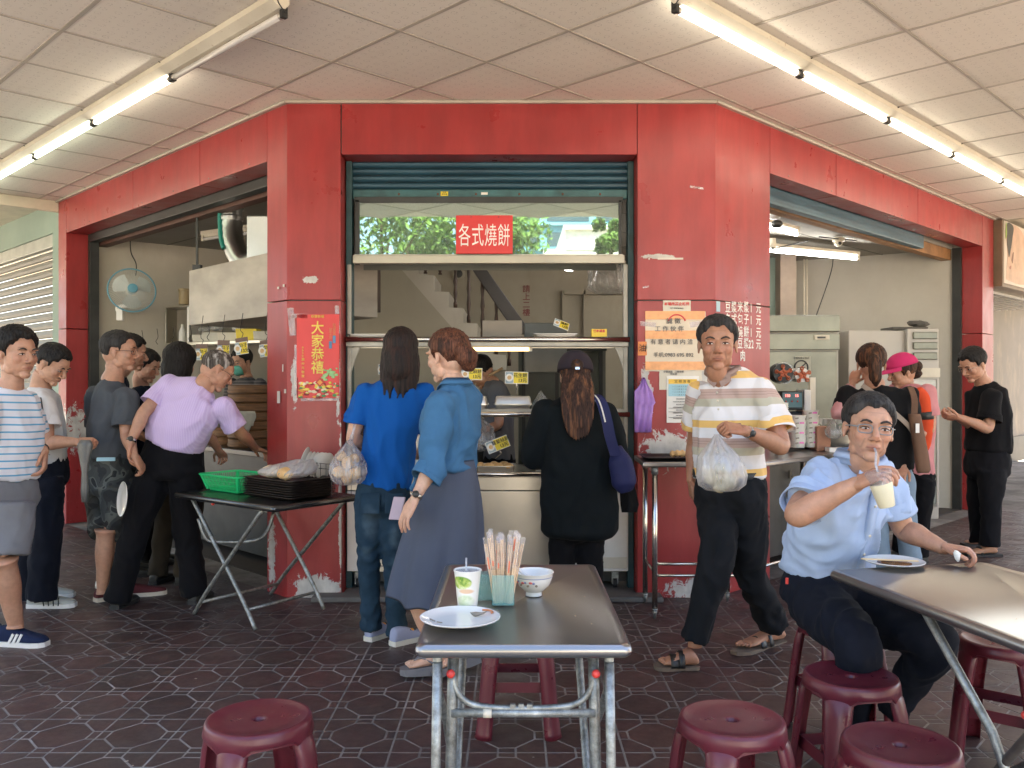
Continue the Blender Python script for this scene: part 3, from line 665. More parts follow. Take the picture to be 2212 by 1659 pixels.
# red sign
M_signred = pm('sign_red', (.62, .03, .03), .4, var=.1, scale=3); M_letter = pm('white_letter', (.80, .78, .74), .5, var=.05)
sg = thing('menu_sign', 'red hanging sign with four white characters on the glass of the counter', 'sign', (-.18, YC, 2.29))
MB().box(X(985, YC - .015), X(1107.5, YC - .015), YC - .02, YC - .012, Z(548, YC - .02), Z(465, YC - .02)).build('board', M_signred, sg, bevel=.002)
for i, ch in enumerate('各式燒餅'):
    text('character', ch, .092, (X(1003.5 + i * 28.3, YC - .02), YC - .0205, Z(511, YC)), (1, 0, 0), UP, M_letter, sg, off=0, sx=.92, align='CENTER').scale = (1, 1, 1)
for o in [c for c in sg.children if c.name.startswith('character')]:
    z0 = o.data.vertices[0].co.z; zc = (max(v.co.z for v in o.data.vertices) + min(v.co.z for v in o.data.vertices)) / 2
    for v in o.data.vertices: v.co.z = zc + (v.co.z - zc) * 1.75
for x in (X(1018, YC), X(1077, YC)): MB().ball((x, YC - .021, Z(470, YC)), .004).build('screw', M_blk, sg)

# ---- trays, buns, price cards on the counter
M_alu = steel('pressed_tray_steel', (.60, .58, .54), .33)
def tray(x, y, z, w, d, h, label, grp, parent=None, lid=False):
    t = thing('steel_tray', label, 'tray', (x, y, z), grp)
    def ring(k, zz, r=.02):
        a, b = w / 2 * k, d / 2 * k; pts = []
        for (sx, sy) in ((1, -1), (1, 1), (-1, 1), (-1, -1)):
            for q in range(4):
                an = math.atan2(sy, sx) - math.pi / 4 + q * math.pi / 6; pts.append(V(x + sx * (a - r) + r * math.cos(an), y + sy * (b - r) + r * math.sin(an), zz))
        return pts
    if lid: MB().rings([ring(1.0, z), ring(1.0, z + .004), ring(.97, z + .006), ring(.90, z + h - .006, .015), ring(.87, z + h, .012)]).build('lid', M_alu, t, smooth=True)
    else: MB().rings([ring(.88, z, .015), ring(.90, z + .006), ring(.96, z + h), ring(1.02, z + h + .003), ring(1.02, z + h + .006), ring(.95, z + h + .004), ring(.89, z + .01), ring(.86, z + .006, .01)]).build('pan', M_alu, t, smooth=True)
    return t
G1 = 'steel trays on the food counter'
zt, zm, zc_ = 1.701, 1.237, .801
tray(X(798, 5.95), 5.98, zt, .275, .24, .042, 'steel tray at the left end of the top shelf', G1)
tray(X(1200, 5.95), 5.99, zt, .30, .24, .045, 'steel tray with a yellow card in it on the top shelf', G1)
tray(X(1008, 6.0), 6.0, zm, .30, .26, .030, 'lower steel tray under the left lid on the middle shelf', G1)
tray(X(1108, 6.0), 6.0, zm, .25, .26, .030, 'lower steel tray under the right lid on the middle shelf', G1)
tray(X(1008, 6.0), 5.99, zm + .037, .30, .25, .055, 'upturned steel tray lid behind the woman with the bun', G1, lid=True)
tray(X(1108, 6.0), 5.99, zm + .037, .26, .25, .055, 'upturned steel tray lid below the middle price card', G1, lid=True)
tray(X(1071, 6.0), 6.02, zc_, .27, .22, .048, 'steel tray of golden buns under the tilted price card', G1)
tray(X(1190, 6.0), 6.03, zc_, .24, .22, .045, 'steel tray on the counter left of the woman in black', G1)
tray(X(985, 6.1), 6.25, zc_, .24, .2, .04, 'steel tray at the back of the counter behind the buns', G1)
def bun_mat():
    t = NT('baked_crust'); p = t.obj(); c = t.ramp(t.noise(p, 14, 5, .6), [(.3, (.50, .27, .09)), (.5, (.66, .42, .18)), (.7, (.76, .58, .34))])
    t.base(c); t.rough(.55); t.bump(t.noise(p, 60, 4), .4, .002); return t.m
M_bun = bun_mat()
for k, (px, dy) in enumerate([(1038, 0), (1056, -.05), (1077, -.04), (1098, -.05), (1066, .06), (1089, .06)]):
    b = MB().ball((X(px, 6.0), 6.0 + dy, zc_ + .047), .036 + .003 * (k % 2), .036, .026, 14, jit=.18)
    tag(b.build('baked_bun', M_bun, smooth='all'), 'golden baked bun in the steel tray under the tilted price card', 'bun', 'buns in the counter tray')
M_paper = pm('white_paper', (.76, .74, .68), .7, var=.05)
M_photo = pm('printed_blue_grey', (.30, .40, .44), .5, var=.2)
def card(c, xd, yd, wd, ht, l1, l2, label, stand=None, hanging=False, grp='yellow price cards'):
    xd = Vector(xd).normalized(); yd = Vector(yd).normalized(); n = xd.cross(yd); c = Vector(c)
    t = thing('price_card', label, 'price card', c, grp)
    MB().obox(c, xd, yd, n, wd / 2 + .004, ht / 2 + .004, .0012).build('border', M_paper, t)
    MB().obox(c + xd * wd * .18 + n * .0014, xd, yd, n, wd * .32, ht / 2, .0008).build('print', M_yel, t)
    MB().obox(c - xd * wd * .33 + n * .0014, xd, yd, n, wd * .17, ht / 2, .0008).build('picture', M_photo, t)
    MB().lathe([(ht * .36, .0022), (ht * .36, .0026), (ht * .30, .003)], c - xd * wd * .33, n, 16).build('picture_plate', M_paper, t)
    MB().lathe([(ht * .20, .0032), (ht * .18, .0036)], c - xd * wd * .33, n, 10).build('picture_food', M_bun, t)
    text('words', l1, ht * .42, c + xd * wd * .17 + yd * ht * .20 + n * .003, xd, yd, M_blackink, t, align='CENTER', off=.0003)
    text('price', l2, ht * .40, c + xd * wd * .26 - yd * ht * .25 + n * .003, xd, yd, M_blackink, t, align='CENTER', off=.0006)
    if stand: MB().tube([c - yd * ht / 2, c - yd * (ht / 2 + .03), Vector(stand)], .003, 6).ball(c - yd * (ht / 2 + .018), .007).build('holder', M_steeltube, t, smooth=True)
    return t
card(W(1019, 808, 5.93), (1, 0, 0), (.02, 0, 1), .135, .072, '芝麻餅', '13元', 'yellow price card beside the bun of the woman in denim', W(1020, 850, 5.95))
card(W(1116, 816, 5.93), (1, 0, -.02), (0, 0, 1), .150, .074, '花生餅', '13元', 'yellow price card standing over the middle tray lid', W(1116, 850, 5.95))
card(W(1075, 960, 5.93), (.93, 0, .37), (-.37, 0, .93), .150, .074, '蘿蔔絲餅', '13元', 'tilted yellow price card over the buns', W(1070, 990, 5.98))
card(W(1213, 701, 5.95), (.9, 0, -.35), (.2, .6, .7), .10, .06, '燒餅', '13元', 'yellow price card lying in the tray on the top shelf')
card(W(832, 798, 6.1), (1, 0, 0), (0, 0, 1), .09, .065, '燒餅', '13元', 'small price card left of the woman in the blue T-shirt', W(832, 850, 6.1))
bx = thing('yellow_carton', 'small yellow carton standing at the right end of the top shelf', 'carton', (X(1295, 5.95), 5.95, zt))
MB().box(X(1278, 5.93), X(1311, 5.93), 5.93, 5.99, zt, zt + .086).build('box', pm('carton_yellow', (.85, .58, .03), .4, var=.04), bx, bevel=.002)
text('words', '餅乾禮盒', .020, (X(1294.5, 5.93), 5.929, zt + .071), (1, 0, 0), UP, M_signred, bx, align='CENTER', off=.0006)
MB().ball((X(1295, 5.93), 5.929, zt + .018), .012, .001, .006).build('print_mark', pm('orange_print', (.8, .25, .03), .4), bx, smooth='all')

# ================================================================ THINGS INSIDE, SEEN THROUGH THE CENTRE BAY
st = thing('staircase', 'cream concrete stair with dark turned balusters rising to the left behind the counter', 'staircase', (0, 9.1, 0))
def P(px, py, Y=9.1): return W(px, py, Y)
tr_ = [(848, 560), (905, 560), (905, 592), (938, 595), (938, 629), (970, 631), (970, 664), (1001, 666), (1001, 697), (1031, 699), (1031, 730), (1062, 732), (1062, 765), (1093, 767), (1093, 800), (1062, 800), (981, 713)]
M_stair = plaster('stair_cream', (.46, .43, .37), (.56, .53, .46), (.36, .32, .26), .4)
MB().prism([P(*q) for q in tr_][::-1], (0, .9, 0)).build('stringer', M_stair, st)
MB().prism([P(*q) for q in [(740, 560), (848, 560), (981, 713), (1064, 802), (1064, 1200), (740, 1200)]][::-1], (0, .06, 0)).build('under_wall', plaster('ribbed_cream', (.36, .33, .26), (.40, .37, .30), (.28, .25, .2), .3), st)
M_wood = pm('dark_turned_wood', (.055, .028, .018), .4, var=.3)
for k, (px, pb) in enumerate([(918, 590), (950, 592), (983, 664), (1012, 698), (1042, 731), (1072, 766), (1100, 790)]):
    a = P(px, pb); top = P(px, 560 if px < 1030 else 573 + (px - 1015) * 1.12, 9.1); 
    if top.z <= a.z: continue
    L_ = top.z - a.z; pf = [(.018, 0), (.018, .1), (.011, .14), (.020, .3), (.013, .45), (.021, .55), (.012, .7), (.019, .85), (.017, 1)]
    MB().lathe([(r * 1.15, h * L_) for r, h in pf], a + V(0, .05, 0), n=10).build('baluster', M_wood, st, smooth='all')
MB().prism([P(*q) for q in [(1000, 552), (1030, 552), (1112, 668), (1150, 722), (1116, 722), (1100, 700)]][::-1], (0, .07, 0)).build('handrail', pm('dark_rail', (.04, .036, .034), .4), st, bevel=.006)
M_dimred = pm('dim_red_ink', (.22, .05, .05), .6)
for i, ch in enumerate('請上二樓'): text('wall_lettering', ch, .095, (X(1137, 10.69), 10.695, Z(625 + i * 17, 10.69)), (1, 0, 0), UP, M_dimred, shop, align='CENTER', off=.001)
tag(MB().box(X(745, 7.4), X(809, 7.4), 7.4, 7.75, Z(668, 7.4), 2.9).build('hanging_cupboard', pm('brown_cupboard', (.075, .045, .032), .5), bevel=.004), 'dark brown cupboard hanging behind the left end of the counter glass', 'cupboard')
tag(MB().box(X(1042, 6.25), X(1128, 6.25), 6.25, 6.33, 1.70, Z(692, 6.25)).build('cardboard_box', pm('greyish_card', (.30, .26, .21), .8, var=.08), bevel=.004), 'grey brown cardboard box on the top shelf below the stair rail', 'box')
tag(MB().box(X(1133, 6.8), X(1225, 6.8), 6.8, 7.1, 1.5, Z(697, 6.8)).build('grey_machine', pm('grey_machine', (.16, .165, .15), .5), bevel=.01), 'dull grey machine behind the tray on the top shelf', 'machine')
b = MB()
for px in (1217, 1263): b.box(X(px, 10.6) - .012, X(px, 10.6) + .012, 10.62, 10.70, .1, 2.55)
b.box(X(1217, 10.6), X(1345, 10.6), 10.62, 10.69, 2.5, 2.55); tag(b.build('door_frame', M_walld), 'cream door frame on the back wall at the right of the centre bay', 'door frame')
cab = thing('glass_cabinet', 'dark framed cabinet inside the shop behind the middle shelf', 'cabinet', (.25, 7.6, 0))
for px in (1131, 1203, 1298): MB().box(X(px, 7.6) - .016, X(px, 7.6) + .016, 7.6, 7.64, .05, 1.75).build('post', M_blk, cab)
MB().box(X(1120, 7.6), X(1310, 7.6), 7.58, 7.66, 1.70, 1.76).build('top_rail', M_blk, cab)
MB().box(X(1120, 7.6), X(1310, 7.6), 7.66, 7.68, .05, 1.72).build('back', pm('cabinet_grey_green', (.13, .14, .115), .5), cab)
MB().box(X(1213, 7.6), X(1222, 7.6), 7.58, 7.6, 1.35, 1.62).build('red_strip', pm('faded_red', (.45, .10, .08), .5), cab)
hs = thing('clear_bag', 'crumpled clear plastic bag hanging under the ceiling at the right of the centre bay', 'bag', (X(1312, 7.0), 7.0, 2.2))
def plastic_mat(name, tint, op, rough=.2):
    t = NT(name); t.t.nodes.remove(t.b)
    tl = t.n('BsdfTranslucent', {'Color': tint}); df = t.n('BsdfDiffuse', {'Color': tint}); gl = t.n('BsdfGlossy', {'Color': (1, 1, 1), 'Roughness': rough}); tr = t.n('BsdfTransparent', {'Color': (.97, .97, .98)})
    bp = t.n('Bump', {'Strength': 1.0, 'Distance': .012}); t.t.links.new(t.noise(t.map(t.obj(), (1, 1, .5)), 26, 5, .6, 1.2), bp.inputs['Height'])
    for q in (tl, df, gl): t.t.links.new(bp.outputs[0], q.inputs['Normal'])
    a = t.n('MixShader', {0: .5}); t.t.links.new(tl.outputs[0], a.inputs[1]); t.t.links.new(df.outputs[0], a.inputs[2])
    b = t.n('MixShader', {0: .26}); t.t.links.new(a.outputs[0], b.inputs[1]); t.t.links.new(gl.outputs[0], b.inputs[2])
    f = t.ramp(t.noise(t.map(t.obj(), (1, 1, .4)), 18, 4, .6, .8), [(.3, max(0, op - .15)), (.7, min(1, op + .15))])
    c = t.n('MixShader'); t.set(c, 0, f); t.t.links.new(tr.outputs[0], c.inputs[1]); t.t.links.new(b.outputs[0], c.inputs[2]); t.t.links.new(c.outputs[0], t.out.inputs[0]); return t.m
M_bagw = plastic_mat('white_film', (.84, .84, .85), .46, .1); M_bagc = plastic_mat('clear_film', (.62, .63, .60), .35, .12); M_bagg = plastic_mat('greenish_film', (.35, .52, .42), .5); M_bagm = plastic_mat('milky_film', (.80, .80, .84), .36)
def bag_mesh(c, rx, ry, h, knot, mat, name, parent, jit=.16, seed=0, handles=None):
    """sagging carrier bag: full at the bottom, gathered into folds at the knot"""
    c = Vector(c); knot = Vector(knot); n = 40; rings = []; prof = [(0.0, .25), (.03, .66), (.12, .92), (.28, 1.0), (.45, .93), (.62, .74), (.76, .50), (.88, .27), (1, .10)]
    for h_, k in prof:
        row = []; ctr = c.lerp(knot, h_)
        for q in range(n):
            a = 2 * math.pi * q / n; fold = 1 + (.05 + .16 * h_) * math.sin(a * (9 + seed) + 3 * h_ + seed) + .06 * math.sin(a * 17 + seed * 2); nn = mnoise.noise(V(math.cos(a) * 2 + seed, math.sin(a) * 2, h_ * 4)) * jit
            row.append(ctr + V(math.cos(a) * rx * k * (fold + nn), math.sin(a) * ry * k * (fold + nn), 0))
        rings.append(row)
    b = MB().rings(rings)
    for p in (handles or []): b.tube([knot - UP * .02, knot.lerp(Vector(p), .5) + V(.006, 0, 0), p], [.014, .008, .007], 8)
    return b.build(name, mat, parent, smooth='all')
bag_mesh((X(1314, 7), 7.0, 2.13), .16, .12, .2, (X(1312, 7), 7.0, 2.5), M_bagc, 'film', hs, .3, 4)
for (px, py, Y, r, k, m, lb) in [(1172, 872, 6.05, .045, 1, M_bagc, 'crumpled clear bag on the middle shelf right of the tray lid'), (1277, 868, 6.05, .05, 2, M_bagc, 'crumpled clear bag on the middle shelf right of the black cap'), (1036, 955, 6.3, .10, 3, M_bagm, 'milky plastic bag behind the tilted price card'), (1157, 884, 6.06, .03, 5, M_bagg, 'greenish plastic bag beside the tray on the middle shelf')]:
    o = bag_mesh(W(px, py + 20, Y), r * 1.2, r, .1, W(px - 4, py - 28 * r / .045, Y), m, 'plastic_bag', None, .35, k); tag(o, lb, 'bag', 'plastic bags on the food counter')
cm_ = thing('vent_fan', 'small round dark vent in the wall between the stair balusters', 'vent', W(991, 592, 10.6))
MB().lathe([(.07, 0), (.08, .02), (.06, .03)], W(991, 592, 10.66), (0, -1, 0)).build('ring', M_walld, cm_, smooth=True); MB().lathe([(.045, .025), (.05, .035), (.01, .04)], W(991, 592, 10.66), (0, -1, 0), 12).build('grille', M_blk, cm_)

# ================================================================ INSIDE THE LEFT BAY
fan = thing('wall_fan', 'round wall fan with a pale blue hub on the cream wall inside the left bay', 'fan', W(290, 640, 9.0))
fc = W(285, 627, 8.82); fa = V(.45, -.80, .18).normalized(); ux, uy, _ = frame(fa)
M_fb = pm('fan_blue', (.12, .32, .42), .4); M_wireg = pm('fan_wire', (.50, .54, .52), .4)
def ringp(c, r, ax, n=40): x, y, z = frame(ax); return [c + (x * math.cos(2 * math.pi * k / n) + y * math.sin(2 * math.pi * k / n)) * r for k in range(n + 1)]
MB().tube(ringp(fc, .225, fa), .008, 6, False).build('guard_rim', M_fb, fan, smooth='all')
b = MB()
for k in range(72):
    a = 2 * math.pi * k / 72; d = ux * math.cos(a) + uy * math.sin(a); b.tube([fc + fa * .075 + d * .045, fc + fa * .06 + d * .15, fc + d * .222], .0016, 3, False); b.tube([fc - fa * .06 + d * .045, fc - fa * .05 + d * .15, fc + d * .222], .0016, 3, False)
b.build('guard_wires', M_wireg, fan, kind='stuff')
for k in range(3):
    a0 = k * 2.094; pts = []
    for q in range(7):
        a = a0 + q / 6 * 1.25; d = ux * math.cos(a) + uy * math.sin(a); pts.append((fc + d * .04 + fa * (.012 - q * .004), fc + d * (.17 + .02 * math.sin(q / 6 * 3.14)) + fa * (.022 - q * .008)))
    b = MB(); o0 = 0; b.add([p for pr in pts for p in pr], [(2 * i, 2 * i + 1, 2 * i + 3, 2 * i + 2) for i in range(6)]); b.build('blade', pm('fan_blade', (.48, .52, .50), .3), fan, smooth='all')
MB().lathe([(.045, 0), (.05, .07), (.046, .085), (.01, .09)], fc, fa, 24).build('hub', M_fb, fan, smooth=True)
MB().lathe([(.06, 0), (.055, -.08), (.03, -.11)], fc, fa, 20).build('motor', M_offw, fan, smooth=True)
MB().tube(cr([fc - fa * .08, fc - fa * .1 - UP * .12, W(262, 662, 8.95), W(260, 675, 8.97)]), .022, 10).build('arm', M_white, fan, smooth='all')
MB().lathe([(.045, 0), (.05, .02), (.04, .035)], W(259, 668, 9.0), (.6, -.8, 0), 20).box(*[q for q in (X(253, 8.95), X(266, 8.95), 8.93, 8.98, Z(692, 8.95), Z(668, 8.95))]).build('wall_mount', M_white, fan, smooth=True)
wr = MB().tube(cr([W(281, 512, 9.03), W(283, 545, 9.02), W(294, 570, 9.0), W(293, 595, 8.9)]), .006, 6).build('fan_cord', M_wire, smooth='all'); tag(wr, 'dark cord running from the ceiling down to the wall fan', 'cord')
hood = thing('extractor_hood', 'big stainless steel extractor hood hanging in the left bay', 'hood', W(495, 640, 7.1))
hA, hB = W(408, 0, 7.45), W(600, 0, 6.25)
def hz(px, py, Y): return Z(py, Y)
p0 = V(hA.x, hA.y, 0); p1 = V(X(640, 6.1), 6.1, 0); z1 = (Z(585, 7.45)); z0 = Z(703, 7.45); M_hood = pm('hood_steel', (.36, .325, .275), .5, metal=.1, var=.22, scale=2.2, stretch=(1, 1, 2.5))
nrm = V(S2, S2, 0)
MB().hexa([V(p0.x, p0.y, z0), V(p1.x, p1.y, z0), V(p1.x, p1.y, z0) + nrm * .7, V(p0.x, p0.y, z0) + nrm * .7, V(p0.x, p0.y, z1), V(p1.x, p1.y, z1), V(p1.x, p1.y, z1) + nrm * .7, V(p0.x, p0.y, z1) + nrm * .7]).build('box', M_hood, hood, bevel=.006)
rod = W(424, 0, 7.42); MB().box(rod.x - .008, rod.x + .008, rod.y - .008 + .02, rod.y + .028, z1, 2.92).build('hanger_rod', M_blk, hood); MB().box(rod.x - .035, rod.x + .035, rod.y, rod.y + .05, z1 - .002, z1 + .05).build('hanger_clamp', M_blk, hood)
M_duct = steel('duct_steel', (.50, .50, .48), .3)
ec = V(X(500, 7.3), 7.3, 2.92)
pts = cr([ec, ec - UP * .18, ec + V(.04, -.06, -.36), ec + V(.16, -.16, -.52), ec + V(.34, -.28, -.50)], 6)
MB().tube(pts, [.085, .085, .085] + [.087 + .006 * (k % 2) for k in range(len(pts) - 3)], 22).build('duct', M_duct, hood, smooth=True)
MB().lathe([(.10, 0), (.10, -.05), (.088, -.06), (.088, -.10), (.096, -.11), (.096, -.14)], ec, n=24).build('duct_collar', M_duct, hood, smooth=True)
MB().tube([q - V(.075, .055, 0) for q in pts[1:14]], .022, 8).build('green_band', pm('green_band', (.015, .22, .17), .45), hood, smooth=True)
MB().box(X(545, 6.9), X(620, 6.6), 6.75, 7.0, 2.38, 2.72).build('fan_box', M_duct, hood, bevel=.01)
for x, y in ((.028, 0), (-.028, .03)): pass
sh = thing('wall_shelf', 'steel wall shelf loaded with tubs and packets under the hood', 'shelf', W(460, 700, 9.2))
sx0, sx1 = W(356, 0, 9.2), W(600, 0, 8.4)
def shb(name, z0, z1, k0=0, k1=1, d0=0, d1=.3, m=M_steel):
    p = V(sx0.x, sx0.y, 0).lerp(V(sx1.x, sx1.y, 0), k0); q = V(sx0.x, sx0.y, 0).lerp(V(sx1.x, sx1.y, 0), k1); n = V(0, 1, 0)
    MB().hexa([p + n * d0 + UP * z0, q + n * d0 + UP * z0, q + n * d1 + UP * z0, p + n * d1 + UP * z0, p + n * d0 + UP * z1, q + n * d0 + UP * z1, q + n * d1 + UP * z1, p + n * d1 + UP * z1]).build(name, m, sh, bevel=.003)
zs = Z(741, 9.2); zu = Z(663, 9.2); shb('board', zs - .03, zs); shb('board', zu - .012, zu, 0, .45); shb('side', zs, zu - .012, 0, .012); shb('side', zs, zu - .012, .21, .23, m=M_white)
M_tub = pm('pale_tub', (.55, .52, .44), .5, var=.15)
for k, (t, r, h, sq, m, lb) in enumerate([(.12, .035, .20, 0, M_bagc, 'clear bottle on the left end of the wall shelf'), (.30, .07, .08, 1, M_tub, 'small pale tub on the wall shelf'), (.42, .10, .10, 1, M_tub, 'wide pale tub on the wall shelf'), (.58, .12, .09, 1, M_offw, 'pale tub with a yellow lid on the wall shelf'), (.72, .10, .12, 1, M_yel, 'yellow packet on the wall shelf'), (.86, .09, .09, 1, M_tub, 'pale packet at the right end of the wall shelf')]):
    p = V(sx0.x, sx0.y, 0).lerp(V(sx1.x, sx1.y, 0), t) + V(0, .14, zs + .001)
    if not sq: o = MB().lathe([(r, 0), (r, h * .6), (r * .4, h * .85), (r * .4, h)], p, n=16).build('bottle', M_paper, smooth=True)
    else: o = MB().hexa([p + V(a * r * (1 + .1 * z), b_ * .07, z * h + .02 * mnoise.noise(V(a * 3 + k, b_, z))) for z in (0, 1) for a, b_ in ((-1, -1), (1, -1), (1, 1), (-1, 1))]).build('tub', m, bevel=.008)
    tag(o, lb, 'bottle' if not sq else 'tub', 'things on the wall shelf')
o = MB().lathe([(.05, 0), (.055, .01), (.055, .14), (.06, .145), (.06, .165)], W(398, 658, 9.15), n=20).build('jar', pm('brown_jar', (.32, .24, .12), .4), smooth=True); tag(o, 'brownish lidded jar standing on the wall shelf beside the hood', 'jar')
# hanging cards on the left
for (px, py, Y, dx, lb) in [(436, 765, 6.75, .0, 'yellow price card hanging by a wire, leftmost under the hood'), (483, 757, 6.65, -.04, 'yellow price card hanging behind the bald spot of the elderly man'), (522, 752, 6.5, .14, 'yellow price card hanging in front of the masked cook'), (575, 757, 6.4, .1, 'yellow price card half hidden by the left red post')]:
    c = W(px, py, Y); t = card(c, (.97, -.2, dx), (-dx, 0, 1), .095, .085, '包子', '13元', lb)
    MB().obox(c + UP * .058 + V(0, .0, 0), (.97, -.2, dx), (-dx, 0, 1), (-.2, -.97, 0), .05, .02, .002).build('hanger_strip', pm('brown_tape', (.17, .10, .07), .5), t)
    MB().tube(cr([c + UP * .075, c + V(.01, 0, .11), c + V(-.008, 0, .14), V(c.x + .01, c.y, z0 + .03)]), .0025, 5).build('wire', M_wire, t, smooth='all')
# bamboo steamers, stove and worktop of the left bay
M_bamb = pm('bamboo_brown', (.20, .095, .035), .6, var=.45, scale=7, stretch=(1, 1, 7), bump=.3)
lc = thing('left_worktop', 'dark steel cooking worktop inside the left bay', 'worktop', LW(1.4, .9, 0))
slab(LW, .35, 3.2, .38, 1.05, .84, .88).build('top', worn_steel('dark_worktop', (.12, .12, .12), .3), lc, bevel=.005)
slab(LW, .35, 3.2, .43, 1.0, .06, .838).build('front', pm('dark_cabinet', (.05, .052, .05), .4, var=.3), lc)
slab(LW, .5, 3.0, .395, .42, .42, .45).build('shelf_edge', M_steel, lc)
for k in range(7):
    c = LW(1.66, .66, .882 + k * .075)
    pos = ['at the bottom', 'second from the bottom', 'third from the bottom', 'in the middle', 'third from the top', 'second from the top', 'at the top'][k]
    t = thing('bamboo_steamer', 'bamboo steamer ' + pos + ' of the tall stack behind the left red post', 'steamer', c, 'bamboo steamers stacked in the left bay')
    MB().lathe([(.203, 0), (.208, .004), (.208, .064), (.2, .070)], c, n=36).build('drum', M_bamb, t, smooth=True); MB().lathe([(.210, .008), (.213, .010), (.213, .028), (.210, .030)], c, n=36, cap=False).build('hoop', M_bamb, t)
for k in range(2):
    c = LW(2.10, .68, .882 + k * .072); t = thing('bamboo_steamer', ['lower', 'upper'][k] + ' bamboo steamer of the low pair left of the tall stack', 'steamer', c, 'bamboo steamers in the low pair')
    MB().lathe([(.195, 0), (.20, .004), (.20, .062), (.19, .068)], c, n=36).build('drum', M_bamb, t, smooth=True)
b = MB(); c = W(530, 915, 7.0)
cl_ = [[c + V(-.075 + .15 * u + .012 * math.sin(v * 5), .01 * math.sin(u * 9), .10 - v * (.17 if .25 < u < .8 else .12)) for u in [i / 8 for i in range(9)]] for v in [j / 5 for j in range(6)]]
b.rings(cl_, cap=False, closed=False); o = b.build('cloth', pm('old_white_cloth', (.55, .54, .44), .9, var=.1), smooth='all'); s = o.modifiers.new('thick', 'SOLIDIFY'); s.thickness = .004; tag(o, 'off white cloth hanging on the bamboo steamers', 'cloth')
# ================================================================ FOLDING TABLES
def fold_table(c, u, wd, ln, ztop, label, name='folding_table', lip=.034, mat=None, x_at=(0.13, .87), spread=.30, brace=True, u_frames='len'):
    """steel topped folding table; u = width direction, v = length direction (away from the near edge)"""
    u = Vector(u).normalized(); v = V(-u.y, u.x, 0); c = Vector(c); mat = mat or M_ttop
    t = thing(name, label, 'table', V(c.x, c.y, 0) + u * wd / 2 + v * ln / 2)
    def Q(a, b, z): return V(c.x, c.y, 0) + u * a + v * b + UP * z
    # top: shallow pan with a rolled lip
    def ring(g, z, r=.022):
        pts = []
        for (a, b, s) in ((wd + g, -g, 0), (wd + g, ln + g, 1), (-g, ln + g, 2), (-g, -g, 3)):
            ca = a - (r if a > wd / 2 else -r); cb_ = b - (r if b > ln / 2 else -r)
            for q in range(5): an = -math.pi / 2 + s * math.pi / 2 + q * math.pi / 8; pts.append(Q(ca + r * math.cos(an), cb_ + r * math.sin(an), z))
        return pts
    h = lip
    MB().rings([ring(-.02, ztop - h), ring(-.004, ztop - h, .02), ring(.004, ztop - h * .8), ring(.007, ztop - h * .5), ring(.004, ztop - h * .18), ring(-.002, ztop), ring(-.016, ztop + .0005, .015), ring(-.022, ztop - .003, .012)]).build('tabletop', mat, t, smooth=True)
    MB().box(0, 0, 0, 0, 0, 0) if False else None
    return t, Q
def tube_part(t, name, pts, r=.0125, m=None, n=12): return MB().tube(pts, r, n).build(name, m or M_galv, t, smooth='all')
M_redcap = pm('red_plastic_cap', (.62, .05, .04), .35)
ZT1 = .75
t1, Q = fold_table((-.243, 2.222, 0), (1, 0, 0), .545, .99, ZT1, 'grey steel folding table in the middle foreground with a cup and bowl on it')
zl = ZT1 - .034
for sx, a in ((0, .05), (1, .495)):
    i = 1 if sx == 0 else -1
    tube_part(t1, 'leg', [Q(a, .035, zl), Q(a - i * .004, .10, .60), Q(a - i * .012, .50, .36), Q(a - i * .02, .93, .012)])     # slants to the far foot
    tube_part(t1, 'leg', [Q(a + i * .030, .90, zl), Q(a + i * .032, .55, .45), Q(a + i * .028, .16, .10), Q(a + i * .02, .02, .012)])
    tube_part(t1, 'leg', [Q(a + i * .0, .03, zl - .02), Q(a - i * .004, .02, .40), Q(a - i * .012, .0, .012)])
    tube_part(t1, 'leg', [Q(a + i * .038, .07, zl - .0), Q(a + i * .036, .055, .55), Q(a + i * .026, .03, .012)], .0145)
    MB().ball(Q(a + i * .034, .036, .665), .0115, .010, .0115).build('red_cap', M_redcap, t1, smooth='all')
tube_part(t1, 'brace', cr([Q(.088, .06, .66), Q(.095, .055, .62), Q(.13, .05, .585), Q(.20, .05, .572), Q(.345, .05, .572), Q(.415, .05, .585), Q(.45, .055, .62), Q(.457, .06, .66)], 5), .0085)
tube_part(t1, 'crossbar', [Q(.085, .045, .560), Q(.46, .045, .560)], .0110)
MB().tube([Q(.168, .045, .560), Q(.190, .045, .560)], .0122, 12).build('tape', M_offw, t1, smooth='all')
for k in range(3): MB().obox(Q(.245 + k * .022, .048, .575), (1, 0, 0), (0, 1, 0), UP, .007, .006, .008).build('clip', M_galv, t1)
# second table, right foreground
u2 = V(.978, .208, 0); v2 = V(.208, -.978, 0)
ZT2 = .75
# near-left corner A is the far corner of the left edge; table runs towards the camera
A2 = V(1.141, 3.12, 0); 
t2, Q2 = fold_table(A2 + v2 * 1.15 , u2, .64, 1.15, ZT2, 'steel folding table at the right edge where the man in the light blue shirt sits')
def q2(a, b, z): return A2 + u2 * a + v2 * b + UP * z     # b from the far edge
tube_part(t2, 'leg', [q2(.03, .47, ZT2 - .034), q2(.10, .66, .42), q2(.14, .84, .012)], .0135)
tube_part(t2, 'leg', [q2(.035, .95, ZT2 - .034), q2(.10, .80, .47), q2(.14, .42, .012)], .0135, pm('rusty_tube', (.13, .11, .095), .5, metal=.5, var=.4, scale=20))
tube_part(t2, 'leg', [q2(.61, .20, ZT2 - .034), q2(.56, .60, .36), q2(.54, .95, .012)], .0125)
tube_part(t2, 'leg', [q2(.60, .95, ZT2 - .034), q2(.55, .6, .36), q2(.53, .15, .012)], .0125)
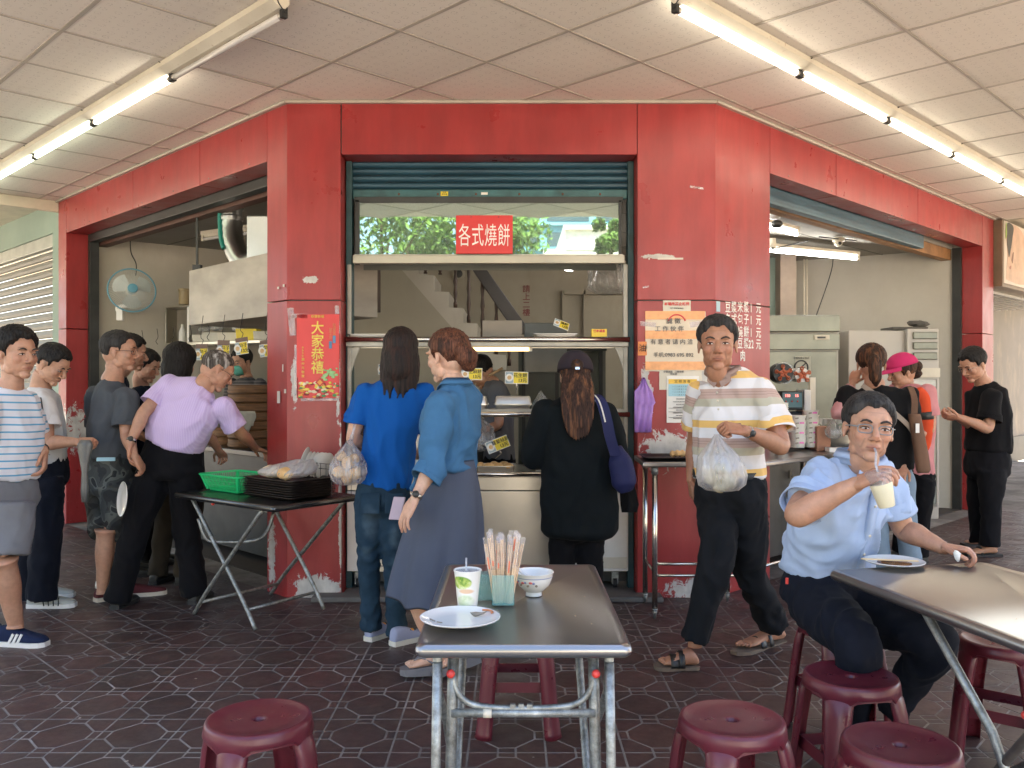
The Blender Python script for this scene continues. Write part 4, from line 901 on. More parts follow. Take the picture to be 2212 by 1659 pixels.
tube_part(t2, 'crossbar', [q2(.12, .76, .42), q2(.58, .70, .42)], .011); tube_part(t2, 'crossbar', [q2(.14, .84, .10), q2(.54, .93, .10)], .011)
MB().ball(q2(.085, .80, .52), .012).build('red_cap', M_redcap, t2, smooth='all')
# third table, left, dark: edge runs towards the red post
ZT3 = .752
Y3 = 5.02
c3 = W(376, 1063, 1880 * (H - ZT3) / (1063 - CY)); c3b = W(590, 1094, 1880 * (H - ZT3) / (1094 - CY)); c3c = W(757, 1063, 1880 * (H - ZT3) / (1063 - CY))
M_dtop = worn_steel('dark_steel_tabletop', (.13, .13, .125), .22)
u3 = (c3b - c3); u3.z = 0; l3 = u3.length; u3.normalize(); v3 = V(-u3.y, u3.x, 0)
t3, Q3 = fold_table(c3, u3, l3, .62, ZT3, 'dark steel folding table with trays and a green basket before the left red post', mat=M_dtop)
def q3(a, b, z): return V(c3.x, c3.y, 0) + u3 * a + v3 * b + UP * z
def foot(px, py): return W(px, py, F * (H - .012) / (py - CY))
zl3 = ZT3 - .034
fA, fB, fC, fD = foot(420, 1325), foot(552, 1360), foot(700, 1316), foot(585, 1283)
for (a, b, f, k, m) in ((.12, .05, fB, .86, .0), (l3 - .16, .05, fA, .86, .0), (.16, .55, fC, .86, 0), (l3 - .08, .57, fD, .86, 0)):
    top = q3(a, b, zl3); mid = top.lerp(f, .72); mid.z = .16; mid = top.lerp(f, .80); mid.z = .17
    tube_part(t3, 'leg', cr([top, top.lerp(mid, .5), mid, f], 5), .0125)
tube_part(t3, 'crossbar', cr([q3(.17, .06, .60), q3(.20, .08, .50), q3(.24, .12, .46), q3(.4, .3, .46), q3(.42, .38, .52), q3(.42, .42, .62)], 4), .011)
tube_part(t3, 'crossbar', [fA.lerp(q3(l3 - .16, .05, zl3), .12), fD.lerp(q3(l3 - .1, .57, zl3), .12)], .010); tube_part(t3, 'crossbar', [fB.lerp(q3(.12, .05, zl3), .14), fC.lerp(q3(.16, .55, zl3), .14)], .010)
MB().ball(q3(.34, .05, zl3 - .012), .011).build('red_cap', M_redcap, t3, smooth='all')
# tall steel counter at the right red post
tc = thing('side_counter', 'tall stainless steel table on tubular legs along the right red post', 'table', (1.2, 5.3, 0))
ZS = .945
ca = V(X(1380, 5.28), 5.28, 0); cbp = V(X(1500, 5.28), 5.28, 0)
poly = [V(.78, 5.20, 0), V(1.50, 5.20, 0), V(2.62, 6.32, 0), V(2.22, 6.72, 0), V(1.30, 5.72, 0), V(.80, 5.72, 0)]
b = MB(); pm2 = [v + UP * (ZS - .03) for v in poly]; b.prism(pm2, (0, 0, .03)); b.build('worktop', M_ttop, tc, bevel=.008, seg=3)
legs = [(.86, 5.24), (.86, 5.62), (1.46, 5.24), (2.02, 5.80), (2.52, 6.30), (2.2, 6.6), (1.40, 5.66)]
for x, y in legs:
    tube_part(tc, 'leg', [(x, y, ZS - .03), (x, y, .05)], .0165, M_steeltube, 14); tube_part(tc, 'foot', [(x, y, .06), (x, y, .035), (x, y, .0)], [.018, .013, .008], M_galv, 10)
    tube_part(tc, 'collar', [(x, y, ZS - .03), (x, y, ZS - .075)], .0205, M_galv, 12)
for z, (a, b_) in ((.33, (0, 2)), (.26, (0, 2)), (.28, (0, 1)), (.30, (2, 3)), (.20, (3, 4))):
    tube_part(tc, 'crossbar', [(*legs[a], z), (*legs[b_], z)], .0095, M_steeltube, 10)
def tray_b(x, y, z, w, d, a, label, grp, h=.022, mat=None):
    t = thing('serving_tray', label, 'tray', (x, y, z), grp); u = V(math.cos(a), math.sin(a), 0); v = V(-u.y, u.x, 0)
    def ring(k, zz): 
        r = .03; A, B = w / 2 + k, d / 2 + k; return [V(x, y, zz) + u * (sx * (A - r) + r * math.cos(an)) + v * (sy * (B - r) + r * math.sin(an)) for (sx, sy, s) in ((1, -1, 0), (1, 1, 1), (-1, 1, 2), (-1, -1, 3)) for an in [-math.pi / 2 + s * math.pi / 2 + q * math.pi / 6 for q in range(4)]]
    MB().rings([ring(-.03, z), ring(-.02, z), ring(0, z + h - .004), ring(.006, z + h - .002), ring(.006, z + h), ring(-.004, z + h), ring(-.022, z + .005), ring(-.03, z + .004)]).build('tray', mat or pm('dark_brown_tray', (.026, .017, .015), .38, var=.15), t, smooth=True); return t
tray_b(1.02, 5.42, ZS + .001, .42, .30, 0, 'dark serving tray with a fried dough stick on the side counter', None)
tray_b(2.30, 6.36, ZS + .001, .42, .30, .785, 'dark serving tray holding the white bowls on the side counter', None)
do = MB().tube(cr([(.985, 5.42, ZS + .030), (1.03, 5.40, ZS + .038), (1.08, 5.41, ZS + .034), (1.13, 5.39, ZS + .024)], 6), [.010] + [.019 + .005 * math.sin(k * 1.7) for k in range(17)] + [.008], 12).build('fried_dough_stick', M_bun, smooth='all'); tag(do, 'golden fried dough stick lying on the dark tray', 'pastry')

# ================================================================ STOOLS
def stool_mat():
    t = NT('maroon_stool_plastic'); p = t.obj(); oi = t.n('ObjectInfo').outputs['Random']
    c = t.ramp(t.noise(p, 3, 4), [(.3, (.105, .013, .022)), (.7, (.14, .019, .030))]); sc = t.ramp(t.noise(t.map(p, (1, 1, 3)), 70, 5, .8), [(.66, 0), (.72, .4)]); c = t.mix(sc, c, (.32, .16, .17))
    c = t.mix(1.0, c, t.ramp(oi, [(0, .85), (1, 1.1)]), 'MULTIPLY'); t.base(c); t.rough(t.ramp(t.noise(p, 9, 5), [(.3, .24), (.7, .42)])); t.bump(t.noise(t.map(p, (40, 2, 2)), 5, 2), .04, .002); return t.m
M_stool = stool_mat()
def make_stool():
    t = thing('plastic_stool', 'x', 'stool', (0, 0, 0), 'maroon plastic stools')
    hs_ = .455; n = 64
    def circ(r, z): return [V(r * math.cos(2 * math.pi * k / n), r * math.sin(2 * math.pi * k / n), z) for k in range(n)]
    # seat: shallow dished disc with a small drain hole in the middle and a turned-down rim
    def skirt(r, z0, dip, k2=0): 
        out = []
        for k in range(n):
            a = 2 * math.pi * k / n; q = abs(math.cos(2 * (a))) ; q = max(0, math.cos(4 * (a - math.pi / 4))) ** .8; out.append(V(r * math.cos(a), r * math.sin(a), z0 - dip * q))
        return out
    R_ = [circ(.016, hs_ - .030), circ(.016, hs_ - .010), circ(.021, hs_ - .007), circ(.030, hs_ - .0075), circ(.09, hs_ - .006), circ(.128, hs_ - .004), circ(.136, hs_), circ(.142, hs_ + .001), circ(.148, hs_ - .003), circ(.151, hs_ - .010), circ(.153, hs_ - .022), skirt(.156, hs_ - .036, .03), skirt(.153, hs_ - .038, .03), circ(.148, hs_ - .02), circ(.09, hs_ - .014), circ(.03, hs_ - .014)]
    MB().rings(R_, cap=False).build('seat', M_stool, t, smooth='all')
    for k in range(4):
        a = math.pi / 4 + k * math.pi / 2; d = V(math.cos(a), math.sin(a), 0); s = V(-d.y, d.x, 0); rings = []
        # U-section leg that swells out of the rim and flares to the foot
        for (z, r, wd, dp) in ((hs_ - .020, .125, .020, .018), (hs_ - .030, .141, .040, .022), (hs_ - .055, .153, .046, .027), (hs_ - .10, .162, .044, .029), (.25, .178, .039, .029), (.10, .195, .037, .030), (.02, .205, .040, .032), (.0, .210, .042, .034)):
            row = []
            for q in range(13):
                an = math.pi * (q / 12) - math.pi / 2; row.append(d * (r - .018 + dp * max(0, math.cos(an)) ** .7) + s * (wd * math.sin(an)) + UP * z)
            row += [p - d * (.004 if True else 0) - s * (.003 * ((p.dot(s) > 0) * 2 - 1)) for p in row[::-1]]
            rings.append(row)
        MB().rings(rings).build('leg', M_stool, t, smooth='all')
    for k in range(4):   # thin webs between the legs near the top and a low stretcher
        a0 = math.pi / 4 + k * math.pi / 2; a1 = a0 + math.pi / 2; p = V(math.cos(a0), math.sin(a0), 0); q = V(math.cos(a1), math.sin(a1), 0)
        pa, qa = p * .172 + UP * .215, q * .172 + UP * .215; pb, qb = p * .175 + UP * .175, q * .175 + UP * .175; i = (p + q).normalized() * -.004
        if k % 2 == 0 or True: MB().hexa([pb, qb, qb + i, pb + i, pa, qa, qa + i, pa + i]).build('stretcher', M_stool, t)
        # arched apron under the seat between legs
        arcp = []; 
        for w_ in range(9):
            f = w_ / 8; a = a0 + (a1 - a0) * f; e = abs(f - .5) * 2; arcp.append((V(math.cos(a) * .151, math.sin(a) * .151, hs_ - .02), V(math.cos(a) * (.152 + .004 * e), math.sin(a) * (.152 + .004 * e), hs_ - .042 - .075 * e ** 4)))
        MB().add([v for pr in arcp for v in pr], [(2 * i_, 2 * i_ + 1, 2 * i_ + 3, 2 * i_ + 2) for i_ in range(8)]).build('apron', M_stool, t, smooth='all')
    return t
stool0 = make_stool(); ORG[stool0.name] = V(0, 0, 0)
SP = [(559, 1547, .55, 'maroon stool alone at the bottom left of the foreground'), (1581, 1549, .35, 'maroon stool at the bottom, right of the middle table'), (1838, 1456, .15, 'maroon stool in front of the seated man, farthest back of the three at lower right'),
      (1945, 1603, .65, 'maroon stool cut by the bottom edge below the right table'), ]
stools = []
for i, (px, py, rz, lb) in enumerate(SP):
    o = stool0 if i == 0 else copy_tree(stool0); Y = F * (H - .455) / (py - CY); o.location = (X(px, Y), Y, 0); o.rotation_euler[2] = rz; o['label'] = lb; stools.append(o)
for (x, y, rz, lb) in [(.025, 3.62, .785 + .785, 'maroon stool tucked behind the middle table'), (1.32, 3.52, .3, 'maroon stool under the seated man in the light blue shirt'), (1.85, 3.28, .9, 'maroon stool under the right table at the photo edge')]:
    o = copy_tree(stool0); o.location = (x, y, 0); o.rotation_euler[2] = rz; o['label'] = lb

# ================================================================ THINGS ON THE MIDDLE TABLE
M_china = pm('white_china', (.74, .73, .69), .14, var=.02, coat=.3)
M_ink = pm('brush_grey_print', (.22, .19, .15), .3); M_orp = pm('brush_orange_print', (.60, .20, .07), .3)
def plate(c, r, label, grp=None, axis=UP):
    t = thing('plate', label, 'plate', c, grp)
    k = r / .1
    MB().lathe([(.045 * k, .0), (.05 * k, .0), (.055 * k, .004), (.09 * k, .011), (r, .016), (r + .001, .0185), (r - .002, .0195), (.085 * k, .0135), (.066 * k, .009), (.05 * k, .008), (.001, .008)], c, axis, 48).build('dish', M_china, t, smooth=True)
    return t
def tpt(px, py, z=.75): Y = F * (H - z) / (py - CY); return V(X(px, Y), Y, z)
pc = tpt(994, 1345); pl = plate(pc, .112, 'white plate with a brushed vegetable print at the near left of the middle table')
MB().tube(cr([pc + V(.026, .040, .0176), pc + V(.040, .026, .0172), pc + V(.062, .030, .0182), pc + V(.072, .046, .0188)], 5), [.0008, .002, .0035, .005, .006, .007, .007, .006, .005, .004, .003, .003, .002, .002, .001, .001][:16], 6).build('print_eggplant', M_ink, pl, smooth='all')
MB().tube(cr([pc + V(.060, .066, .0185), pc + V(.078, .060, .0192), pc + V(.090, .042, .0195), pc + V(.086, .030, .0193)], 5), .0028, 6).build('print_carrot', M_orp, pl, smooth='all')
MB().tube([pc + V(-.082, -.028, .0178), pc + V(-.066, -.050, .0180)], .002, 5).build('print_sprig', M_ink, pl); MB().tube([pc + V(-.06, -.058, .0180), pc + V(-.045, -.066, .0180)], .0018, 5).build('print_sprig', M_ink, pl)
cc = tpt(1010, 1316); cup = thing('paper_cup', 'paper cup with a lime print, clear lid and straw beside the plate', 'cup', cc)
def cup_mat():
    t = NT('printed_paper_cup'); p = t.pos(); t.base(t.mix(t.ramp(t.blob(tuple(cc + V(-.018, -.035, .085)), (.034, .05, .020)), [(.0, 0), (.12, 1)]), (.76, .75, .70), t.ramp(t.noise(p, 60, 3), [(.35, (.10, .26, .03)), (.55, (.45, .55, .12)), (.75, (.72, .74, .48))])))
    g = t.ramp(t.blob(tuple(cc + V(-.005, -.035, .03)), (.03, .05, .022)), [(.0, 0), (.3, .8)]); b0 = t.b.inputs['Base Color'].links[0].from_socket; b1 = t.mix(g, b0, t.ramp(t.noise(p, 45, 3), [(.4, (.66, .70, .50)), (.7, (.35, .48, .18))]))
    g2 = t.ramp(t.blob(tuple(cc + V(-.002, -.04, .060)), (.026, .05, .008)), [(.0, 0), (.3, .8)]); t.base(t.mix(g2, b1, (.70, .42, .22))); t.rough(.45); return t.m
MB().lathe([(.026, 0), (.028, .002), (.0395, .112), (.0415, .115), (.0415, .118), (.038, .118), (.036, .11), (.025, .01)], cc, n=40).build('body', cup_mat(), cup, smooth=True)
MB().lathe([(.0375, .112), (.0375, .1145), (.001, .1155)], cc, n=40).build('lid', M_bagm, cup, smooth=True)
M_straw = plastic_mat('straw_clear', (.75, .78, .82), .6)
MB().tube([cc + V(-.003, .0, .02), cc + V(-.004, .0, .152)], .0030, 10).build('straw', M_straw, cup, smooth='all')
# chopstick box
bc = tpt(1085, 1304); M_mintp = NT('mint_translucent_plastic'); M_mintp.base((.30, .62, .56)); M_mintp.rough(.25); M_mintp.b.inputs['Transmission Weight'].default_value = 0; M_mintp.b.inputs['Alpha'].default_value = .25; M_mintp = M_mintp.m
hb = thing('chopstick_holder', 'mint translucent plastic box holding paper wrapped chopsticks', 'holder', bc)
def shell(b, x0, x1, y0, y1, z0, z1, th=.0025, sl=0):
    b.box(x0, x1, y0, y0 + th, z0, z1); b.box(x0, x1, y1 - th, y1, z0, z1); b.box(x0, x0 + th, y0 + th, y1 - th, z0, z1); b.box(x1 - th, x1, y0 + th, y1 - th, z0, z1); b.box(x0, x1, y0, y1, z0 - th, z0)
b = MB(); shell(b, bc.x - .030, bc.x + .036, bc.y - .03, bc.y + .03, .7535, .842); b.build('front_box', M_mintp, hb, bevel=.002)
b = MB(); shell(b, bc.x - .075, bc.x + .03, bc.y + .032, bc.y + .085, .7535, .83); b.build('rear_box', M_mintp, hb, bevel=.002)
M_chop = pm('paper_wrapped_bamboo', (.72, .52, .33), .5, var=.08, scale=30); M_film = plastic_mat('wrapper_film', (.85, .80, .80), .20); M_redp = pm('red_wrapper_print', (.70, .16, .08), .5)
rn = random.Random(5)
for k in range(24):
    x = rn.uniform(-.022, .028); y = rn.uniform(-.022, .022); lx = x * 2.0 + rn.uniform(-.012, .012); ly = rn.uniform(-.02, .025); h = rn.uniform(.175, .205)
    a = bc + V(x, y, .006); e = bc + V(lx, y + ly, h)
    t = thing('chopsticks', 'paper wrapped chopsticks standing in the mint plastic box', 'chopsticks', a, 'wrapped chopsticks in the mint box')
    s = (e - a).cross(V(0, 1, 0)).normalized() * .0027
    MB().tube([a - s, e - s], .0022, 5).tube([a + s, e + s], .0022, 5).build('sticks', M_chop, t)
    d = (e - a).normalized(); MB().obox(e - d * .03 , d, s, d.cross(s), .05, .0068, .0024).build('wrapper', M_film, t)
    if k % 2: MB().obox(e - d * rn.uniform(.02, .07) - V(0, .0032, 0), d, s, d.cross(s), rn.choice([.008, .018]), .002, .0006).build('print', M_redp, t)
bw = tpt(1153, 1285); bo = thing('bowl', 'white soup bowl with a floral band and a spoon in it on the middle table', 'bowl', bw)
MB().lathe([(.024, .0), (.026, 0), (.0255, .012), (.034, .017), (.050, .033), (.059, .055), (.0625, .072), (.064, .0735), (.0625, .0745), (.059, .070), (.053, .048), (.040, .03), (.02, .022), (.001, .021)], bw, n=48).build('body', M_china, bo, smooth=True)
MB().lathe([(.0595, .058), (.0608, .0625)], bw, n=48, cap=False).build('band', pm('blue_grey_band', (.25, .28, .40), .3), bo, smooth='all')
for k in range(9):
    a = R(205 + k * 9); p = bw + V(math.cos(a) * .0565, math.sin(a) * .0565, .046 + .006 * math.sin(k * 2.2)); MB().ball(p, .0045 + .002 * (k % 3 == 0), .003, .004).build('flower_print', [pm('rose_print', (.55, .12, .10), .3), pm('blue_print', (.2, .22, .36), .3), M_ink][k % 3], bo, smooth='all')
MB().lathe([(.050, .044), (.001, .045)], bw, n=32, cap=False).build('soup_rest', pm('soup_rest', (.62, .52, .36), .3), bo)
sp = MB().tube(cr([bw + V(-.002, -.0, .050), bw + V(-.028, .0, .062), bw + V(-.058, .005, .092)], 4), [.010, .0095, .008, .006, .005, .0048, .005, .006, .0075], 10).build('spoon', M_bagw if False else pm('clear_spoon', (.72, .72, .72), .15), smooth='all'); tag(sp, 'pale plastic spoon resting in the floral bowl', 'spoon')
M_crumb = pm('crumb', (.6, .5, .35), .8); b = MB()
for k in range(12):
    p = Q(rn.uniform(.05, .5), rn.uniform(.05, .95), ZT1 - .0015); s = rn.uniform(.001, .0022); b.ball(p, s, s * rn.uniform(1, 2.5), s * .6, 6)
for k in range(9):
    p = q2(rn.uniform(.05, .6), rn.uniform(.1, 1.1), ZT2 - .0015); s = rn.uniform(.001, .002); b.ball(p, s, s * rn.uniform(1, 2.5), s * .6, 6)
tag(b.build('crumbs', M_crumb, kind='stuff'), 'food crumbs scattered on the steel tabletops', 'crumbs')
# plate on the right table
p2 = tpt(1932, 1221); pl2 = plate(p2, .105, 'white plate with brown sauce and chopsticks on it before the seated man')
MB().lathe([(.060, .0095), (.055, .0102), (.001, .0104)], p2, n=32, cap=False).build('sauce', pm('brown_sauce', (.20, .085, .03), .12, var=.5, scale=30), pl2, smooth='all')
for dy in (0, .006):
    ck = MB().tube([p2 + V(-.118, .005 + dy, .022), p2 + V(.075, -.030 + dy, .021)], .0026, 6).build('chopstick', pm('bare_bamboo', (.72, .54, .30), .5)); tag(ck, 'bare chopstick lying across the sauce plate', 'chopstick', 'chopsticks on the sauce plate')
# ---- on the dark left table: tray stack, basket, rack of plates, bag of bread
tk = q3(l3 * .70, .33, ZT3); ang = math.atan2(u3.y, u3.x)
for k in range(8):
    tray_b(tk.x + rn.uniform(-.004, .004), tk.y + rn.uniform(-.004, .004), ZT3 + .001 + k * .0135, .46, .33, ang + rn.uniform(-.02, .02), ['bottom', 'second lowest', 'third lowest', 'fourth lowest', 'fourth highest', 'third highest', 'second highest', 'top'][k] + ' dark brown serving tray of the stack on the left folding table', 'serving trays stacked on the left table', h=.018)
ztk = ZT3 + .001 + 7 * .0135 + .006
bk = thing('green_basket', 'bright green slotted plastic basket on the left end of the dark folding table', 'basket', q3(l3 * .24, .26, ZT3))
M_green = NT('green_basket_plastic'); M_green.base((.02, .52, .17)); M_green.rough(.3); M_green = M_green.m
gc = W(447, 1040, 4.92); gc = q3(l3 * .22, .30, 0)
def bring(k, z, w=.40, d=.28):
    r = .04; A, B = w / 2 + k, d / 2 + k; return [V(gc.x, gc.y, z) + u3 * (sx * (A - r) + r * math.cos(an)) + v3 * (sy * (B - r) + r * math.sin(an)) for (sx, sy, s) in ((1, -1, 0), (1, 1, 1), (-1, 1, 2), (-1, -1, 3)) for an in [-math.pi / 2 + s * math.pi / 2 + q * math.pi / 10 for q in range(6)]]
zb = ZT3 + .001
MB().rings([bring(0, zb + .092), bring(.012, zb + .094), bring(.014, zb + .100), bring(.012, zb + .104), bring(-.002, zb + .104), bring(-.006, zb + .094)], cap=False).build('rim', M_green, bk, smooth=True)
MB().rings([bring(-.035, zb), bring(-.030, zb + .012), bring(-.034, zb + .012), bring(-.038, zb + .004)]).build('base', M_green, bk, smooth=True)
b = MB()
N_ = 22
def edge_pts(k, z, w=.40, d=.28, n=(26, 18)):
    A, B = w / 2 + k - .01, d / 2 + k - .01; out = []
    for i in range(n[0]): out.append((-A + 2 * A * i / n[0], -B))
    for i in range(n[1]): out.append((A, -B + 2 * B * i / n[1]))
    for i in range(n[0]): out.append((A - 2 * A * i / n[0], B))
    for i in range(n[1]): out.append((-A, B - 2 * B * i / n[1]))
    return [V(gc.x, gc.y, z) + u3 * x + v3 * y for x, y in out]
lo, hi = edge_pts(-.030, zb + .01), edge_pts(-.001, zb + .095)
for p, q in zip(lo, hi): b.tube([p, q], .0022, 4, False)
for f in (.33, .66): b.tube([a.lerp(c_, f) for a, c_ in zip(lo, hi)] + [lo[0].lerp(hi[0], f)], .0022, 4, False)
b.build('slots', M_green, bk, kind='stuff')
for (sx, sy) in ((1, -1), (1, 1), (-1, 1), (-1, -1)): MB().hexa([V(gc.x, gc.y, z) + u3 * (sx * (.165 + e + dx)) + v3 * (sy * (.105 + e + dy)) for z, e in ((zb + .005, 0), (zb + .095, .028)) for dx, dy in ((-.012, -.012), (.006, -.012), (.006, .006), (-.012, .006))]).build('corner', M_green, bk, bevel=.002)
rk = thing('wire_plate_rack', 'black wire rack standing behind the tray stack', 'rack', q3(l3 * .72, .55, ZT3)); b = MB()
rc = q3(l3 * .74, .50, ZT3 + .001)
for z in (.10, .16, .19): b.tube([rc + u3 * -.20 + v3 * -.05 + UP * z, rc + u3 * .2 + v3 * -.05 + UP * z, rc + u3 * .2 + v3 * .1 + UP * z, rc + u3 * -.2 + v3 * .1 + UP * z, rc + u3 * -.20 + v3 * -.05 + UP * z], .0022, 5)
for k in range(9): b.tube([rc + u3 * (-.2 + k * .05) + v3 * -.05 + UP * .19, rc + u3 * (-.2 + k * .05) + v3 * -.05, rc + u3 * (-.2 + k * .05) + v3 * .1, rc + u3 * (-.2 + k * .05) + v3 * .1 + UP * .19], .002, 5)
b.build('wires', M_blk, rk)
for k in range(7):
    c = rc + u3 * (-.13 + k * .033) + UP * (.175 - (.012 if k else 0)) + v3 * .02; ax = (u3 * -.75 - v3 * .55 + UP * .25).normalized()
    if k > 3: ax = (u3 * -.9 - v3 * .25 + UP * .3).normalized()
    o = MB().lathe([(.02, -.004), (.06, -.003), (.098 - .014 * (k > 0), .008), (.099 - .014 * (k > 0), .010), (.06, .002), (.001, .001)], c, ax, 40).build('plate', M_china, smooth=True); tag(o, 'white plate at the front of the wire rack' if k == 0 else 'white plate standing in the wire rack, ' + ['', 'second', 'third', 'fourth', 'fifth', 'sixth', 'last'][k] + ' from the left', 'plate', 'plates in the wire rack')
# bread and its bag on the tray stack
for k, (a, b_, rx, ry, rz) in enumerate([(-.12, -.03, .085, .055, .040), (.045, -.06, .055, .045, .040)]):
    c = V(tk.x, tk.y, ztk + .036) + u3 * a + v3 * b_
    o = MB().ball(c, rx, ry, rz, 18, (u3, v3, UP), jit=.10).build('bread_roll', pm('soft_bread', (.62, .50, .33), .6, var=.2, scale=12) if k == 0 else M_bun, smooth='all'); tag(o, 'pale bread roll with a burnt patch on the tray stack' if k == 0 else 'golden bread roll on the tray stack', 'bread')
b = bag_mesh(V(tk.x, tk.y, ztk + .012) + u3 * -.07 + v3 * -.02, .15, .09, .1, V(tk.x, tk.y, ztk + .115) + u3 * .05 + v3 * .03, M_bagw, 'bread_bag', None, .22, 2); tag(b, 'crumpled white plastic bread bag on top of the tray stack', 'bag')
o = bag_mesh(V(tk.x, tk.y, ztk + .012) + u3 * .06 + v3 * -.03, .10, .08, .1, V(tk.x, tk.y, ztk + .12) + u3 * .13 + v3 * .06, M_bagw, 'bread_bag', None, .25, 6); tag(o, 'smaller crumpled plastic bag over the golden bread roll', 'bag')

# ================================================================ PAPERS AND LETTERING ON THE RED POSTS
def paper(name, px0, py0, px1, py1, mat, label, cat='notice', y=5.746, grp=None, wav=.004, kids=None):
    t = thing(name, label, cat, V(X((px0 + px1) / 2, y), y, Z(py1, y)), grp)
    x0, x1, z0, z1 = X(px0, y), X(px1, y), Z(py1, y), Z(py0, y); n, m = 8, 8; rows = []
    for j in range(m + 1):
        rows.append([V(x0 + (x1 - x0) * i / n + .003 * mnoise.noise(V(j * .8, i, 3)), y - .0015 - wav * max(0, mnoise.noise(V(i * .5, j * .5, len(name)))), z0 + (z1 - z0) * j / m + .002 * mnoise.noise(V(j, i * .8, 7))) for i in range(n + 1)])
    MB().rings(rows, cap=False, closed=False).build('sheet', mat, t, smooth='all'); return t
yf = 5.746
def ft(par, s, px, py, h, mat, y=5.738, align='CENTER', off=.0, sx=1.0, name='words', line=1.0): return text(name, s, h, (X(px, y), y, Z(py, y)), (1, 0, 0), UP, mat, par, align=align, off=off, sx=sx, line=line)
M_pencil = pm('pencil_ink', (.10, .10, .11), .7); M_cream_p = pm('cream_paper', (.72, .62, .48), .7, var=.06); M_tape = pm('orange_tape', (.78, .36, .14), .35, var=.12, scale=30)
ns = paper('no_smoking_notice', 1432, 649, 1492, 690, M_offw, 'white no smoking notice half covered at the top of the right post')
ft(ns, '本場所禁止吸菸', 1462, 657, .024, M_signred, off=.0006); ft(ns, 'NO SMOKING', 1462, 666, .014, M_blackink)
MB().tube([V(X(1462, 5.741) + .06 * math.cos(a), 5.741, Z(700, 5.74) + .062 * math.sin(a)) for a in [R(20 + q * 14) for q in range(11)]], .006, 6).build('ring', M_signred, ns)
nt_ = paper('help_wanted_notice', 1394, 673, 1524, 802, M_cream_p, 'handwritten cream help wanted notice held by orange tape on the right post')
for py in (681, 723, 790): MB().box(X(1394, 5.739), X(1523, 5.739), 5.739, 5.7405, Z(py + 9, 5.74), Z(py - 9, 5.74)).build('tape', M_tape, nt_)
for s, px, py, h in (('誠 徵', 1455, 694, .042), ('工 作 伙 伴', 1446, 711, .040), ('有 意 者 请 内 洽', 1451, 739, .038), ('手机:0983 695 892', 1455, 767, .034)): ft(nt_, s, px, py, h, M_pencil, y=5.7365, off=.0002)
ol = paper('orange_label', 1378, 738, 1397, 768, M_orp if False else pm('orange_paper', (.72, .24, .06), .5), 'orange label with a black character at the left edge of the right post'); ft(ol, '油', 1388, 753, .052, M_blackink)
sch = paper('schedule_sheet', 1424, 798, 1516, 842, M_offw, 'plain printed sheet peeking out between the two notices on the right post'); ft(sch, '全面消毒  二樓用餐\n不外帶', 1455, 806, .016, M_pencil)
sc2 = paper('disinfection_schedule', 1440, 812, 1510, 913, M_white, 'white disinfection schedule with a yellow heading and a blue table on the right post', y=5.742)
MB().box(X(1444, 5.739), X(1505, 5.739), 5.7355, 5.737, Z(829, 5.74), Z(819, 5.74)).build('heading', pm('heading_yellow', (.80, .50, .06), .5), sc2); MB().box(X(1444, 5.739), X(1503, 5.739), 5.7355, 5.737, Z(856, 5.74), Z(830, 5.74)).build('table', pm('table_blue', (.34, .58, .66), .5), sc2)
ft(sc2, '定 期 消 毒', 1474, 824, .022, M_blackink, y=5.735)
for k in range(4): ft(sc2, '一 二 三 四 五 六 日 八 九', 1472, 835 + k * 6, .011, M_pencil, y=5.735)
for k in range(8): ft(sc2, '環境消毒紀錄表格說明事項' if k % 2 else '場所定期清潔消毒', 1472, 862 + k * 6, .009, M_pencil, y=5.735)
for py in (882, 890, 902): MB().box(X(1444, 5.739), X(1506, 5.739), 5.735, 5.7355, Z(py, 5.74), Z(py - .8, 5.74)).build('rule', M_pencil, sc2)
# purple bag on a nail
pb = thing('purple_bag', 'lilac plastic carrier bag hanging flat on the right red post', 'bag', W(1390, 880, 5.72)); rows = []
for (py, a, b_) in ((815, 1388, 1393), (822, 1386, 1396), (826, 1385, 1397), (832, 1382, 1400), (845, 1371, 1409), (870, 1371, 1416), (876, 1371, 1412), (900, 1371, 1409), (934, 1371, 1407)):
    rows.append([V(X(a + (b_ - a) * i / 12, 5.72), 5.722 + .012 * math.sin(i * 1.6 + py * .05) * (1 if 0 < i < 12 else 0), Z(py, 5.72)) for i in range(13)] + [V(X(b_ - (b_ - a) * i / 12, 5.72), 5.742, Z(py, 5.72)) for i in range(13)])
MB().rings(rows).build('film', pm('lilac_film', (.42, .22, .62), .35, var=.12, scale=14, bump=.6, bscale=18, bdist=.01), pb, smooth='all'); MB().ball(W(1391, 817, 5.715), .005).build('nail', M_blk, pb)
# new year poster
po = paper('new_year_poster', 641, 679, 733, 860, pm('poster_red', (.66, .035, .035), .35, var=.08, scale=3), 'red new year poster with four gold characters on the left post', 'poster', y=5.744, wav=.003)
M_gold = pm('gold_ink', (.72, .56, .07), .3, var=.2, scale=40)
for i, ch in enumerate('大家恭禧'): ft(po, ch, 686, 710 + i * 28.5, .092, M_gold, off=.001, sx=.95, name='character')
ft(po, '恭賀新禧', 686, 684, .022, M_gold, name='character')
for i, ch in enumerate('黃金玉旺鼠'): ft(po, ch, 654, 751 + i * 6, .014, M_gold)
for i, ch in enumerate('謝仲光敬賀'): ft(po, ch, 654.5, 777 + i * 9, .020, M_gold)
for i, ch in enumerate('財源廣進招'): ft(po, ch, 722, 702 + i * 6, .022, M_orp)
for i, ch in enumerate('鼠年大吉'): ft(po, ch, 714, 712 + i * 6, .022, M_orp)
